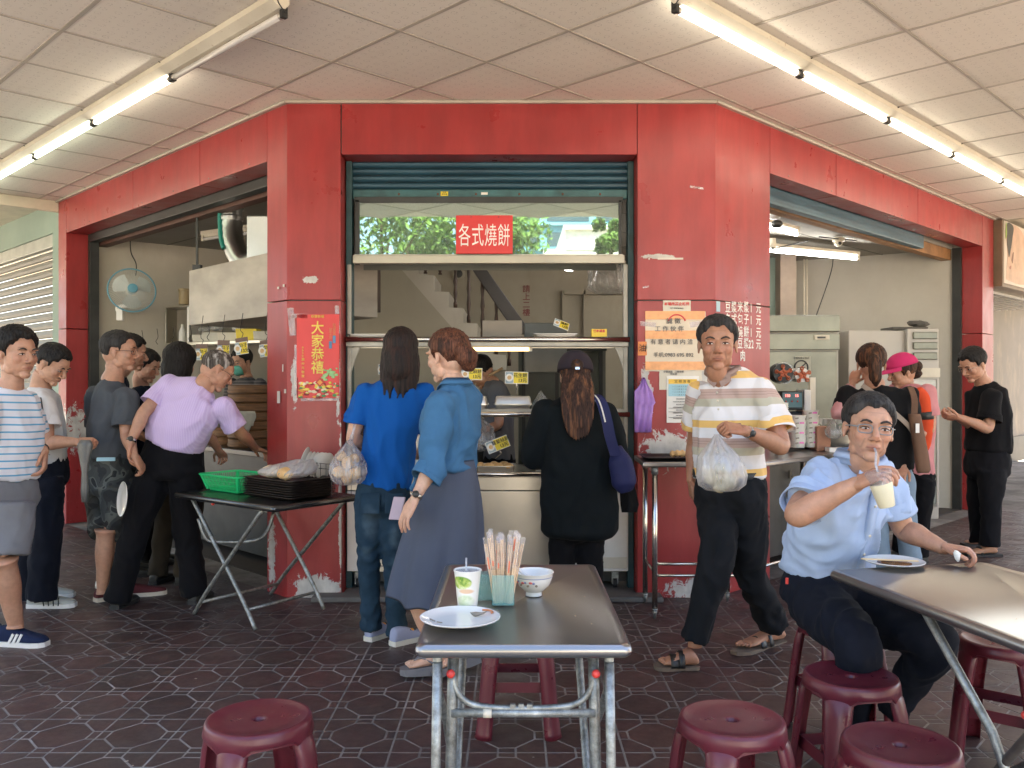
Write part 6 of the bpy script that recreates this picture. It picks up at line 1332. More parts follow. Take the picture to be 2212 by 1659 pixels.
class Person:
    def __init__(s, label, at, sk, group=None):
        s.t = thing('person', label, 'person', at, group); s.sk = sk; s.V = []; s.Fc = []; s.M = []; s.T = []
    def push(s, v, fs, mi=0, tint=None):
        o = sum(len(q) for q in s.V); s.V.append(np.asarray(v)); s.Fc += [tuple(o + i for i in f) for f in fs]; s.M += [mi] * len(fs); s.T.append(np.ones((len(v), 3)) if tint is None else tint)
    def head(s, C, f, up=(0, 0, 1), kind='man', k=1.0, brows=1.0, roll=0, eyes=True, gaze=0):
        f = Vector(f).normalized(); u = Vector(up); u = (u - f * u.dot(f)).normalized(); xr = f.cross(u)  # xr = person's right
        if roll: q = Matrix.Rotation(roll, 3, f); u = q @ u; xr = q @ xr
        s.C = Vector(C); s.k = k; s.B = (xr * -1, f, u)    # local x to the person's LEFT
        s.B = (u.cross(f) * -1 if False else f.cross(u), f, u)
        v, fs, col = head_shape(kind)
        s.hm = np.array([s.B[0], s.B[1], s.B[2]]); s.push(v @ s.hm * k + np.array(s.C), fs, 0, col)
        if eyes:
            for sx in (-1, 1):
                m = (np.abs(v[:, 0] - sx * .0315) < .006) & (np.abs(v[:, 2] - .0065) < .004); ys = v[m][:, 1].max() - .0006
                b = MB(); b.ball((sx * .0315, ys - .004, .0060), .0140, .0055, .0030, 14); s.pl(b, 1)
                b = MB(); b.ball((sx * .0315 + gaze, ys - .0018, .0062), .0058, .0045, .0036, 12); s.pl(b, 2)
                b = MB(); b.tube([(sx * .0155, ys - .004, .0050), (sx * .024, ys + .0015, .0105), (sx * .033, ys + .0022, .0118), (sx * .042, ys - .001, .0098), (sx * .0485, ys - .007, .0055)], [.0010, .0018, .0020, .0018, .0010], 6); s.pl(b, 2)
                if brows:
                    def sy(xx, zz): m = (np.abs(v[:, 0] - xx) < .005) & (np.abs(v[:, 2] - zz) < .005) & (v[:, 1] > 0); return v[m][:, 1].max()
                    pts = [(sx * .0135, .0270), (sx * .022, .0315), (sx * .033, .0345), (sx * .043, .0325), (sx * .052, .0265)]
                    b = MB(); b.tube([(px, sy(px, pz) - .0008, pz) for px, pz in pts], [r * brows for r in (.0022, .0036, .0036, .0028, .0012)], 6); s.pl(b, 3)
        return s
    def loc(s, p): return s.C + (s.B[0] * p[0] + s.B[1] * p[1] + s.B[2] * p[2]) * s.k
    def pl(s, b, mi):   # push a builder given in head coordinates
        s.push(np.array(b.v) @ s.hm * s.k + np.array(s.C), b.f, mi)
    def neck(s, base, r=.056):
        b = MB(); limb(b, [s.loc((0, -.028, -.07)), s.loc((0, -.026, -.11)), base], [r * .96, r * .96, r * 1.18], 20); s.push(b.v, b.f); s.nb = Vector(base)
    def arm(s, S, E, Wp, k=1.0, tint=None):
        b = MB(); S, E, Wp = Vector(S), Vector(E), Vector(Wp); S0 = S.lerp(E, .10) - UP * .004; b.tube([s.nb - UP * .05, s.nb.lerp(S0, .5) - UP * .055, S0], [.03, .018, .02], 10)
        limb(b, [S0, S.lerp(E, .5), E, E.lerp(Wp, .3), E.lerp(Wp, .7), Wp, Wp + (Wp - E).normalized() * .025], [r * k for r in (.036, .044, .038, .040, .030, .0235, .016)], 18, sub=6); s.push(b.v, b.f, 0)
        s.last = (E, Wp)
    def hand(s, Wp, d, n, side=1, curl=(.5, .5, .5, .5), thumb=.4, k=1.0, bend=0.0, spread=.06):
        """wrist, finger direction, palm normal; side +1 right hand"""
        Wp = Vector(Wp); x = Vector(d).normalized(); n = Vector(n); n = (n - x * n.dot(x)).normalized(); th = x.cross(n) * side; b = MB()
        rr = []
        for (a, hw, hd, o) in ((-.030, .012, .010, 0), (-.014, .020, .016, 0), (.010, .030, .018, 0), (.035, .038, .0155, 0), (.065, .0415, .0135, .001), (.086, .040, .0115, .002), (.094, .034, .008, .003)):
            rr.append(ering(Wp + x * a * k + n * o * k, th, n, hw * k, hd * k, 16, 2.6))
        b.rings(rr)
        b.ball(Wp + (x * .032 + th * .026 + n * .006) * k, .030 * k, .016 * k, .014 * k, 12, (x, th, n))
        for i, (off, ln, r) in enumerate(((.030, .074, .0088), (.0105, .083, .0090), (-.0095, .077, .0086), (-.0285, .060, .0076))):
            c = curl[i]; p = Wp + (x * .086 + th * off) * k; a = c * .55; dirx = (x + th * (spread * (off / .03))).normalized(); pts = [p - dirx * .012 * k, p]; ang = 0
            for seg, am in ((.45, 1.0), (.30, 1.25), (.25, .8)):
                ang += c * am; dd = dirx * math.cos(ang) + n * math.sin(ang); p = p + dd * ln * seg * k; pts.append(p)
            q = cr(pts, 3); b.tube(q, [r * k * (1.0 if j < len(q) - 4 else (1 - (j - len(q) + 5) * .075)) for j in range(len(q))], 8); b.ball(q[-1], r * k * .72, n=8)
        p = Wp + (x * .020 + th * .030) * k; d1 = (x * .62 + th * .72 * (1 - .5 * thumb) + n * (.15 + thumb * .5)).normalized(); d2 = (x * .85 + th * .25 * (1 - thumb) + n * (.1 + thumb * .8)).normalized()
        pts = [p - d1 * .012 * k, p, p + d1 * .036 * k, p + d1 * .036 * k + d2 * .030 * k, p + d1 * .036 * k + d2 * .050 * k]; q = cr(pts, 3); b.tube(q, [r_ * k for r_ in np.linspace(.0125, .0085, len(q))], 9); b.ball(q[-1], .0080 * k, n=8)
        s.push(b.v, b.f, 0, np.ones((len(b.v), 3)) * np.array([1.0, .95, .93])); return s
    def bare_leg(s, K, A, k=1.0, via=None):
        K, A = Vector(K), Vector(A); b = MB()
        if via: b.tube([s.nb - UP * .05] + [Vector(q) for q in via] + [K, K.lerp(A, .4)], .014, 8); back = V(0, 0, 0)
        limb(b, [K + (K - A) * .15, K, K.lerp(A, .3), K.lerp(A, .7), A, A - UP * .03], [r * k for r in (.068, .056, .058, .044, .036, .040)], 18); s.push(b.v, b.f)
    def bare_foot(s, heel, toe, k=1.0, z0=.012):
        heel, toe = Vector(heel), Vector(toe); x = (toe - heel).normalized(); up = (UP - x * UP.dot(x)).normalized(); y = up.cross(x); L_ = (toe - heel).length; b = MB(); rr = []
        for (a, hw, h0, h1) in ((-.02, .018, .008, .03), (.05, .030, 0, .055), (.22, .033, 0, .088), (.42, .034, 0, .066), (.62, .042, 0, .045), (.78, .045, 0, .032), (.86, .040, 0, .024)):
            c = heel + x * a * L_ + up * ((h0 + h1) / 2); rr.append(ering(c, y, up, hw * k, (h1 - h0) / 2, 16, 2.4))
        b.rings(rr)
        for i in range(5):
            o = (-.032 + i * .0165) * k; ln = [.17, .155, .14, .12, .10][i if True else 4 - i] * L_ * .9; r = [.0115, .0085, .008, .0078, .0075][i]
            p = heel + x * .80 * L_ + y * o + up * .013; b.tube([p, p + x * ln * .5 + up * .003, p + x * ln - up * .002], [r, r, r * .8], 8); b.ball(p + x * ln - up * .002, r * .8, n=8)
        s.push(b.v, b.f)
    def finish(s):
        s.body = mesh_obj('body', np.vstack(s.V), s.Fc, [s.sk, M_eyew, M_eyed, M_brow], s.t, mi=s.M, attrs={'tint': np.vstack(s.T)}); return s
    # ---- hair in head coordinates
    def hair(s, mat, style='short', thick=1.0, name='hair', front=.086, back=-.055, extra=None, seed=0, voxel=.0044, side=.0, strand=1.0):
        b = MB(); n, m = 72, 44; rr = []
        for i in range(m + 1):
            ph = -1.35 + (1.35 + 1.52) * i / m; row = []
            for k in range(n):
                th = 2 * math.pi * k / n; d = V(math.cos(th) * math.cos(ph), math.sin(th) * math.cos(ph), math.sin(ph))
                p = V(d.x * .0825, -.014 + d.y * .101, .041 + d.z * .088)
                jag = .009 * mnoise.noise(p * 60 + V(seed, 0, 0)) + .008 * mnoise.noise(p * 170)
                yy, zz, xx = p.y, p.z + jag, abs(p.x)
                fr_ = front - .030 * ss(.03, .062, xx) + (.010 * ss(.0, .03, xx) - .010)
                if yy > .045: sgn = (zz - fr_) / .012
                elif yy > .012: sgn = (zz - (fr_ + (-.012 + side - fr_) * ss(.045, .012, yy) * 1.0)) / .012 if zz > -.02 + side else -1
                elif yy > -.030: sgn = (zz - (.020 + side)) / .010
                else: sgn = (zz - (.015 + side + (back - .015 - side) * ss(-.030, -.055, yy))) / .012
                sgn = max(-1.0, min(1.0, sgn)); t_ = (.0085 * thick) * (.35 + .65 * ss(0, 1, (p.z + .02) / .09))
                top = .6 * t_ * max(0, d.z); off = (t_ + top) * max(0, sgn) ** .5 if sgn > 0 else -.016 * -sgn
                off += strand * (.0016 * mnoise.noise(V(p.x * 90, p.y * 90, p.z * 22 + seed)) if sgn > 0 else 0)
                row.append(p + d * off)
            rr.append(row)
        b.rings(rr)
        if extra: extra(b)
        v, nn, fs = solidify(b, voxel, 1)
        q = np.array([mnoise.noise(V(a[0] * 95 + seed, a[1] * 95, a[2] * 12)) for a in v]); q2_ = np.array([mnoise.noise(V(a[0] * 210 + seed, a[1] * 210, a[2] * 30)) for a in v]); v = v + nn * ((q * .0034 + q2_ * .0022) * strand)[:, None]
        return mesh_obj(name, v @ s.hm * s.k + np.array(s.C), fs, mat, s.t)
    def part(s, name, b, mat, voxel=None, smooth=2, sm=True, **k):   # a part given in world coordinates
        if voxel: v, nn, fs = solidify(b, voxel, smooth); return mesh_obj(name, v, fs, mat, s.t)
        return mesh_obj(name, b.v, b.f, mat, s.t, smooth=sm)
    def hpart(s, name, b, mat, smooth=True):   # a part given in head coordinates
        return mesh_obj(name, np.array(b.v) @ s.hm * s.k + np.array(s.C), b.f, mat, s.t, smooth=smooth)
    def glasses(s, mat=None, w=.0, rim=.0013, z=.004):
        mat = mat or M_blk; b = MB()
        for sx in (-1, 1):
            pts = [V(sx * (.034 + .0235 * math.copysign(abs(math.cos(a)) ** .6, math.cos(a))), .0935 - abs(.034 + .0235 * math.cos(a)) * .22 * .6, z + .0145 * math.copysign(abs(math.sin(a)) ** .6, math.sin(a))) for a in [2 * math.pi * i / 20 for i in range(21)]]
            b.tube(pts, rim, 5, False); b.tube([(sx * .0575, .085, z + .006), (sx * .074, .05, z + .008), (sx * .082, -.008, z + .006)], rim * 1.1, 5)
        b.tube([(-.0105, .093, z + .004), (0, .0965, z + .006), (.0105, .093, z + .004)], rim, 5); s.hpart('glasses', b, mat)
    def shoe(s, heel, toe, mat, sole=None, k=1.0, name='shoe', hgt=.075, open_=False):
        heel, toe = Vector(heel), Vector(toe); x = (toe - heel).normalized(); up = (UP - x * UP.dot(x)).normalized(); y = up.cross(x); L_ = (toe - heel).length; rr = []
        for (a, hw, h1) in ((-.01, .026, .050), (.04, .034, hgt), (.22, .038, hgt + .004), (.40, .040, hgt * .92), (.58, .045, hgt * .70), (.75, .047, hgt * .56), (.90, .040, hgt * .46), (.985, .024, hgt * .33)):
            rr.append(ering(heel + x * a * L_ + up * (.010 + h1 / 2), y, up, hw * k, h1 / 2, 18, 2.6))
        o = s.part(name, MB().rings(rr), mat, .006, 2); rr = []
        for (a, hw) in ((-.025, .022), (.0, .034), (.2, .041), (.4, .043), (.6, .049), (.78, .051), (.92, .043), (1.0, .022)):
            rr.append([heel + x * a * L_ + y * (sy * hw * k) + up * z for sy, z in ((-1, .0), (1, .0), (1.02, .026), (-1.02, .026))])
        mesh_obj('sole', MB().rings(rr).v, MB().rings(rr).f, sole or M_white, o, smooth=False); return o

def garment(P_, name, build, mat, voxel=.0125, smooth=3, amp=.006, scale=(7, 7, 3.2), seed=0, fine=.0018, dir_=None, band=None, pull=None):
    """cloth: union of volumes, then folds pushed along the surface normals"""
    b = MB(); build(b); v, nn, fs = solidify(b, voxel, smooth); sx, sy, sz = scale
    for (e, ax, r) in getattr(b, 'cuffs', []):      # sleeve hems: an open rim standing a little off the arm
        x, y, z = frame(ax); n = 30; base = len(v); rows = []
        for (a, q) in ((-.045, .985), (-.02, 1.03), (.010, 1.05), (.016, 1.045), (.014, 1.0), (-.01, .93)):
            for k in range(n):
                t = 2 * math.pi * k / n; w = 1 + .05 * math.sin(t * 3 + seed) + .025 * math.sin(t * 5 + seed * 2); rows.append(np.array(e + x * math.cos(t) * r * q * w + y * math.sin(t) * r * q * w * .96 + z * (a + .006 * math.sin(2 * t + seed))))
        v = np.vstack([v, rows]); nn = np.vstack([nn, np.zeros((len(rows), 3))]); fs = list(fs) + [(base + i * n + j, base + i * n + (j + 1) % n, base + (i + 1) * n + (j + 1) % n, base + (i + 1) * n + j) for i in range(5) for j in range(n)]
    d = np.zeros(len(v))
    for i in range(len(v)):
        p = v[i]; q = V(p[0] * sx + seed * 3.1, p[1] * sy + seed, p[2] * sz + seed * 1.7)
        wq = V(mnoise.noise(q * .6), mnoise.noise(q * .6 + V(5, 5, 5)), mnoise.noise(q * .7 + V(9, 1, 2)) * .8) * 1.3
        r = max(1 - abs(mnoise.noise(q + wq)) * 3.4, -.6); r2 = max(1 - abs(mnoise.noise(q * 1.9 + wq * 1.6 + V(3, 7, 1))) * 3.4, -.6)   # ridged: long creases
        d[i] = amp * (r * .85 + r2 * .50 - .30) + fine * mnoise.noise(V(p[0] * sx * 4, p[1] * sy * 4, p[2] * sz * 4 + seed))
    if pull: d += pull(v)
    v = v + nn * d[:, None]; at = {}
    if band is not None: at['band'] = band(v)
    o = mesh_obj(name, v, fs, mat, P_.t, attrs=at); return o

def cloth(name, col, rough=.85, var=.1, weave=420, attr=None, sheen=.02, scale=4, worn=None):
    if name in MATS: return MATS[name]
    t = NT(name); p = t.obj(); c = t.ramp(t.noise(p, scale, 5, .6), [(.3, tuple(q * (1 - var) for q in col)), (.7, tuple(min(1, q * (1 + var)) for q in col))])
    if worn:
        for (cc, r, wc) in worn: c = t.mix(t.ramp(t.math('MULTIPLY', t.math('MAXIMUM', t.blob(cc, r), 0.0), t.noise(p, 18, 4)), [(.05, 0), (.55, .42)]), c, wc)
    t.base(c); t.rough(rough); t.b.inputs['Sheen Weight'].default_value = sheen; t.b.inputs['Specular IOR Level'].default_value = .12
    h = t.math('ADD', t.math('MULTIPLY', t.noise(p, weave, 2), .35), t.noise(t.map(p, (1, 1, .5)), 26, 4, .6)); t.bump(h, .35, .004); MATS[name] = t.m; return t.m
def band_cloth(name, period, stops, attr='band', rough=.8):
    t = NT(name); a = t.n('Attribute'); a.attribute_name = attr; f = t.math('FRACT', t.math('ADD', t.math('DIVIDE', a.outputs['Fac'], period), 50.0))
    c = t.ramp(f, stops, 'CONSTANT'); p = t.obj(); m = t.ramp(t.noise(p, 5, 4), [(.3, .92), (.7, 1.0)]); c = t.mix(1, c, m, 'MULTIPLY'); t.base(c); t.rough(rough); t.b.inputs['Sheen Weight'].default_value = .15
    t.bump(t.noise(t.map(p, (1, 1, .5)), 26, 4, .6), .3, .004); return t.m
def near_seg(v, a, b):
    a, b = np.array(a), np.array(b); ab = b - a; t = ((v - a) @ ab / (ab @ ab)); tc = t.clip(0, 1); d = np.linalg.norm(v - a - tc[:, None] * ab, axis=1); return d, t * np.linalg.norm(ab)

def torso(b, hem, waist, chest, sh, neck, lh, ls, w=(.165, .155, .175, .165, .068), d=(.115, .105, .12, .085, .062), n=30):
    lm = (lh + ls).normalized(); top = Vector(sh).lerp(Vector(neck), .45)
    trunk(b, [(hem, lh, w[0], d[0]), (Vector(hem).lerp(Vector(waist), .55), lh, (w[0] + w[1]) / 2, (d[0] + d[1]) / 2), (waist, lm, w[1], d[1]), (Vector(waist).lerp(Vector(chest), .55), ls, (w[1] + w[2]) / 2, (d[1] + d[2]) / 2 * 1.02), (chest, ls, w[2], d[2]), (sh, ls, w[3], d[3]), (top, ls, w[3] * .62, d[3] * .86), (neck, ls, w[4], d[4])], n)
def sleeve(b, S, E, W_=None, f=.62, r=(.064, .066, .072), chest=None):
    S, E = Vector(S), Vector(E)
    if W_ is None: e = S.lerp(E, f); limb(b, [S + (S - e) * .0, S.lerp(e, .5), e], list(r), 20)
    else: W_ = Vector(W_); e = E.lerp(W_, f); limb(b, [S, S.lerp(E, .5), E, E.lerp(e, .5), e], list(r), 20)
    b.ball(S, r[0] * 1.0, n=16)
    b.cuffs = getattr(b, 'cuffs', []) + [(e, (e - (S if W_ is None else E)).normalized(), r[-1])]
    if chest is not None: b.tube([Vector(chest).lerp(S, .25), S], [.085, r[0] * .98], 16)
def trousers(b, waist, hipL, kL, aL, hipR, kR, aR, lh, r=(.098, .082, .066, .064, .068), hw=.158, hd=.112, hip_drop=.10, flare=1.0):
    w = Vector(waist); h = (Vector(hipL) + Vector(hipR)) / 2
    trunk(b, [(w + UP * .03, lh, hw * .93, hd * .93), (w, lh, hw * .95, hd * .97), (w.lerp(h, .6), lh, hw * 1.03, hd * 1.12), (h, lh, hw * 1.0, hd * 1.08), (h - UP * .05, lh, hw * .80, hd * .88)], 28)
    for hp, k, a in ((hipL, kL, aL), (hipR, kR, aR)):
        hp, k, a = Vector(hp), Vector(k), Vector(a); limb(b, [hp + (hp - k).normalized() * .02, hp.lerp(k, .5), k, k.lerp(a, .5), a], list(r), 22)
def watch(P_, E, Wp, mat=None, face=None, n=V(0, -1, 0)):
    E, Wp = Vector(E), Vector(Wp); d = (Wp - E).normalized(); c = E.lerp(Wp, .90); b = MB().tube([c - d * .010, c - d * .004, c + d * .004, c + d * .010], [.0285, .0298, .0298, .0285], 18); o = P_.part('watch', b, mat or M_steeltube)
    n = (n - d * n.dot(d)).normalized(); f = MB().tube([c + n * .026, c + n * .034], .016, 18); mesh_obj('watch_face', f.v, f.f, face or M_blk, o)
J = W
def flo(px, py, z=.0): Y = F * (H - z) / (py - CY); return W(px, py, Y)
C_navy = cloth('navy_trouser_cloth', (.008, .010, .017), .85); C_blackp = cloth('black_trouser_cloth', (.0065, .0065, .008), .85); C_char = cloth('charcoal_trouser_cloth', (.012, .013, .015), .85)
# ---------------------------------------------------------------- walking man in the striped polo
def man_polo():
    p = Person('walking older man in a white, yellow and brown striped polo shirt carrying a plastic bag', flo(1560, 1425), SK_C)
    f = V(-.5, -.86, 0); lat = lat_of(f); hf = V(-.22, -1, .02)
    p.head(J(1550, 748, 4.36), hf, kind='older', k=1.14, gaze=.001, brows=1.15); p.neck(J(1562, 818, 4.42), .057)
    nk = J(1562, 806, 4.43); sh = J(1576, 826, 4.44); SR, SL = J(1514, 848, 4.52), J(1648, 846, 4.34)
    EL, WL = J(1688, 962, 4.22), J(1608, 930, 4.06); ER, WR = J(1500, 955, 4.62), J(1493, 1035, 4.60)
    p.arm(SL, EL, WL, 1.12); p.arm(SR, ER, WR, 1.05)
    p.hand(WL, J(1552, 918, 4.02) - WL, V(.35, .55, -.75), -1, (.95, 1.15, 1.25, 1.2), .75, 1.05); p.hand(WR, V(.02, -.1, -1), V(1, 0, 0), 1, (.6, .7, .7, .7), .3)
    hR, hL = J(1548, 1075, 4.47), J(1610, 1075, 4.38); kR, aR = J(1549, 1200, 4.30), J(1500, 1385, 4.30); kL, aL = J(1618, 1232, 4.50), J(1672, 1352, 4.72)
    fh, ft_ = flo(1500, 1440, .02), flo(1424, 1437, .02); p.bare_leg(aR.lerp(kR, .22), aR + V(.005, .01, .0), .88, [J(1575, 1040, 4.43), kR]); p.bare_foot(fh + V(.02, .02, .004), ft_ + V(0, 0, .006), 1.02)
    rh = J(1690, 1378, 4.80); rt = flo(1598, 1400, .03); p.bare_leg(aL.lerp(kL, .22), J(1677, 1358, 4.75), .85, [J(1575, 1040, 4.43), kL]); p.bare_foot(rh, rt, 1.0)
    p.finish(); p.hair(H_SALT, thick=1.15, front=.092, back=-.040, side=.010, seed=3)
    # polo shirt
    hem = J(1574, 1030, 4.46); wst = J(1572, 985, 4.45); ch = J(1576, 905, 4.43)
    def bd(b): torso(b, hem, wst, ch, sh, nk, lat, lat, (.180, .178, .186, .172, .070), (.135, .140, .128, .092, .066)); sleeve(b, SL, EL, f=.70, r=(.070, .078, .086)); sleeve(b, SR, ER, f=.66, r=(.068, .072, .076))
    spine = nk - hem
    def band(v):
        z = (nk.z + .035 - v[:, 2]) + .025 * (v[:, 0] - hem.x); dl, tl = near_seg(v, SL, EL); dr_, tr__ = near_seg(v, SR, ER); m = (dl < .095) & (v[:, 0] > SL.x - .005); z2 = tl + .10; z = np.where(m, z2, z); m = (dr_ < .09) & (v[:, 0] < SR.x - .02); return np.where(m, tr__ + .10, z)
    Wh, Ye, Mv, Gr, Ln = (.76, .74, .74), (.80, .50, .15), (.50, .355, .30), (.50, .475, .37), (.28, .18, .15)
    m = band_cloth('striped_polo_knit', .245, [(0, Wh), (.10, Ye), (.25, Wh), (.46, Mv), (.52, Ln), (.53, Mv), (.575, Ln), (.585, Mv), (.66, Gr), (.82, Wh)])
    garment(p, 'polo_shirt', bd, m, .0105, 2, .012, (6, 6, 4), 1, band=band)
    col = cloth('polo_collar', (.34, .24, .20)); b = MB()
    rings = []
    for (z, r, w_) in ((.000, .088, 1.0), (.042, .079, 1.0)):
        rings.append([nk + lat * math.cos(a) * r * 1.06 + f * (math.sin(a) * r * .98) + UP * (z - .035 * max(0, math.sin(a)) ** 2) for a in [2 * math.pi * i / 28 for i in range(28)]])
    rings.append([q + (q - nk).normalized() * .014 - UP * (.032) for q in rings[1]]); b.rings(rings, cap=False); o = p.part('collar', b, col); s_ = o.modifiers.new('t', 'SOLIDIFY'); s_.thickness = .004
    for sx in (-1, 1):
        q = nk + f * .082 - UP * .01; b = MB().add([q + lat * sx * .004 - UP * .03, q + lat * sx * .055 + UP * .012 - f * .01, q + lat * sx * .062 - UP * .03 - f * .01, q + lat * sx * .02 - UP * .062 + f * .012], [(0, 1, 2, 3)]); o = p.part('collar_point', b, col, sm=False); s_ = o.modifiers.new('t', 'SOLIDIFY'); s_.thickness = .005
    for k in range(3): b = MB().lathe([(.0055, 0), (.0055, .003), (.001, .0035)], J(1549 + k * 1.5, 848 + k * 18, 4.295), (-.4, -.9, .1), 12); p.part('button', b, M_offw)
    wst2 = J(1576, 1030, 4.46)
    def bt(b): trousers(b, wst2, hL, kL, aL, hR, kR, aR, lat, (.104, .096, .080, .074, .072), .172, .128)
    garment(p, 'trousers', bt, C_char, .0115, 2, .015, (6, 6, 3.2), 2)
    wb_ = J(1572, 1023, 4.46); b = MB(); trunk(b, [(wb_ - UP * .02, lat, .178, .138), (wb_ + UP * .018, lat, .178, .138)]); p.part('belt', b, M_blk)
    watch(p, EL, WL)
    # sandals: sole and two straps each
    M_sand = pm('cork_sole', (.16, .12, .085), .8); M_strap = pm('black_leather_strap', (.012, .012, .012), .4)
    for hl, te in ((fh + V(.02, .02, .0), ft_), (rh - V(0, 0, .012), rt - V(0, 0, .012))):
        x = (te - hl).normalized(); u_ = (UP - x * UP.dot(x)).normalized(); y = u_.cross(x); L_ = (te - hl).length * 1.10; rr = []
        for a, hw in ((-.03, .022), (.03, .036), (.25, .040), (.45, .042), (.65, .052), (.85, .053), (.97, .040), (1.03, .020)): rr.append([hl + x * a * L_ + y * (sy * hw) + u_ * z for sy, z in ((-1, -.016), (1, -.016), (1, .002), (-1, .002))])
        o = p.part('sandal', MB().rings(rr), M_sand, sm=False)
        for a, hh, w_ in ((.56, .052, .022), (.40, .070, .014)):
            c = hl + x * a * L_; rr = [[c + y * math.cos(t_) * .049 + u_ * math.sin(t_) * hh + x * e + (y * math.cos(t_) + u_ * math.sin(t_)) * q for e, q in ((-w_, 0), (w_, 0), (w_, .004), (-w_, .004))] for t_ in [math.pi * i / 12 for i in range(13)]]; bb = MB().rings(rr); mesh_obj('strap', bb.v, bb.f, M_strap, o)
    # the carrier bag in his hand
    kn = J(1549, 938, 4.02); o = bag_mesh(J(1560, 1062, 4.02), .110, .085, .25, kn, M_bagw, 'carrier_bag', None, .14, 1); tag(o, 'white translucent carrier bag of steamed buns in the hand of the striped polo man', 'bag')
    M_steam = pm('steamed_bun', (.74, .66, .42), .6, var=.06)
    for px, py, dy, r in ((1540, 1035, 0, .038), (1575, 1040, -.02, .040), (1558, 1012, .02, .036), (1555, 1052, -.02, .034)):
        tag(MB().ball(J(px, py, 4.03 + dy), r, r, r * .8, 16, jit=.08).build('steamed_bun', M_steam, smooth='all'), 'pale yellow steamed bun inside the white carrier bag', 'bun', 'buns in the white carrier bag')
man_polo()
# ---------------------------------------------------------------- seated man in the light blue shirt
def man_seated():
    p = Person('seated man in a light blue shirt and glasses drinking at the right table', J(1790, 1380, 3.5) * 1.0, SK_B)
    f = V(.42, -.90, 0); lat = lat_of(f)
    p.head(J(1876, 930, 3.17), V(-.14, -1, .04), kind='older', k=1.03, roll=-.10, gaze=.0, brows=1.3); nk = J(1858, 990, 3.26); p.neck(nk - UP * .012, .054)
    sh = J(1848, 1014, 3.28); SR, SL = J(1772, 1032, 3.20), J(1906, 1034, 3.38)
    ER, WR = J(1722, 1112, 2.96), J(1848, 1047, 2.86); EL, WL = J(1952, 1142, 3.40), J(2034, 1182, 3.26)
    p.arm(SR, ER, WR, 1.12); p.arm(SL, EL, WL, 1.10)
    p.hand(WR, J(1905, 1018, 2.80) - WR, V(.25, .35, -.9), 1, (.60, .72, .85, .95), .8, 1.0, spread=.09); p.hand(WL, J(2080, 1186, 3.22) - WL, V(0, -.15, -1), -1, (.75, .85, .9, .8), .35, 1.0, spread=.16)
    p.finish(); p.hair(H_SALT, thick=1.0, front=.088, back=-.045, side=.006, seed=8, strand=.8)
    p.glasses(pm('grey_glasses_frame', (.20, .23, .24), .35), rim=.0019)
    hem = J(1786, 1225, 3.50); wst = J(1790, 1180, 3.47); ch = J(1824, 1082, 3.36)
    def bd(b):
        torso(b, hem, wst, ch, sh, nk, lat, lat, (.182, .172, .174, .160, .072), (.150, .150, .132, .092, .070)); sleeve(b, SR, ER, f=.72, r=(.068, .070, .075)); sleeve(b, SL, EL, f=.62, r=(.066, .068, .074))
    m = cloth('light_blue_shirt', (.38, .48, .66), .75, .05)
    garment(p, 'shirt', bd, m, .0095, 2, .015, (5.5, 5.5, 4.5), 5, .003)
    b = MB(); fr_ = f
    rings = [[nk + lat * math.cos(a) * r * 1.05 + f * (math.sin(a) * r) + UP * (z - .030 * max(0, math.sin(a)) ** 2) for a in [2 * math.pi * i / 28 for i in range(28)]] for z, r in ((-.015, .090), (.036, .080))]
    rings.append([q + (q - nk).normalized() * .016 - UP * .034 for q in rings[1]]); b.rings(rings, cap=False); o = p.part('collar', b, m); s_ = o.modifiers.new('t', 'SOLIDIFY'); s_.thickness = .004
    for sx in (-1, 1):
        q = nk + f * .086 - UP * .012; b = MB().add([q + lat * sx * .006 - UP * .034 + f * .006, q + lat * sx * .06 + UP * .02 - f * .022, q + lat * sx * .082 - UP * .034 - f * .012, q + lat * sx * .030 - UP * .085 + f * .018], [(0, 1, 2, 3)]); o = p.part('collar_point', b, m, sm=False); s_ = o.modifiers.new('t', 'SOLIDIFY'); s_.thickness = .005
    # placket line, buttons, chest pocket
    pts = [nk + f * .085 - UP * .06, ch + f * .150 + UP * .02, ch.lerp(wst, .5) + f * .168, wst + f * .176, hem + f * .175 + UP * .02]
    b = MB(); q = cr(pts, 5); b.rings([[a + lat * e + f * h for e, h in ((-.016, -.02), (.016, -.02), (.016, .004), (-.016, .004))] for a in q]); p.part('placket', b, m)
    for k in (6, 11, 15): b = MB().lathe([(.006, 0), (.0055, .003), (.001, .0035)], q[k] + f * .004, f, 12); p.part('button', b, M_offw)
    hl, hr = J(1815, 1300, 3.48), J(1765, 1300, 3.42); kL, aL = J(2020, 1382, 3.10), J(1930, 1530, 3.40); kR, aR = J(1852, 1396, 2.98), J(1832, 1560, 3.08)
    def bt(b): trousers(b, J(1788, 1250, 3.49), hl, kL, aL, hr, kR, aR, lat, (.112, .100, .078, .066, .064), .180, .150)
    garment(p, 'trousers', bt, C_navy, .0125, 3, .010, (7, 7, 5), 6)
    for a in (aL, aR): p.shoe(V(a.x - .01, a.y + .05, .0), V(a.x + .03, a.y - .21, .0), M_blk, M_dark)
    b = MB().obox(J(1700, 1255, 3.34), V(.3, -.2, 0), (0, 0, 1), V(1, .5, 0), .004, .012, .002); p.part('red_tab', b, M_redcap, sm=False)
    # the drink
    top = J(1902, 1042, 2.80); bot = J(1916, 1094, 2.80); d = (bot - top).normalized(); c = bot; t = thing('drink_cup', 'plastic cup of pale soy milk with a straw held by the seated man', 'cup', c)
    MB().lathe([(.0245, 0), (.026, .002), (.036, .078), (.001, .078)], c, -d, 36).build('milk', pm('soy_milk_cup', (.74, .68, .48), .35, var=.03), t, smooth=True)
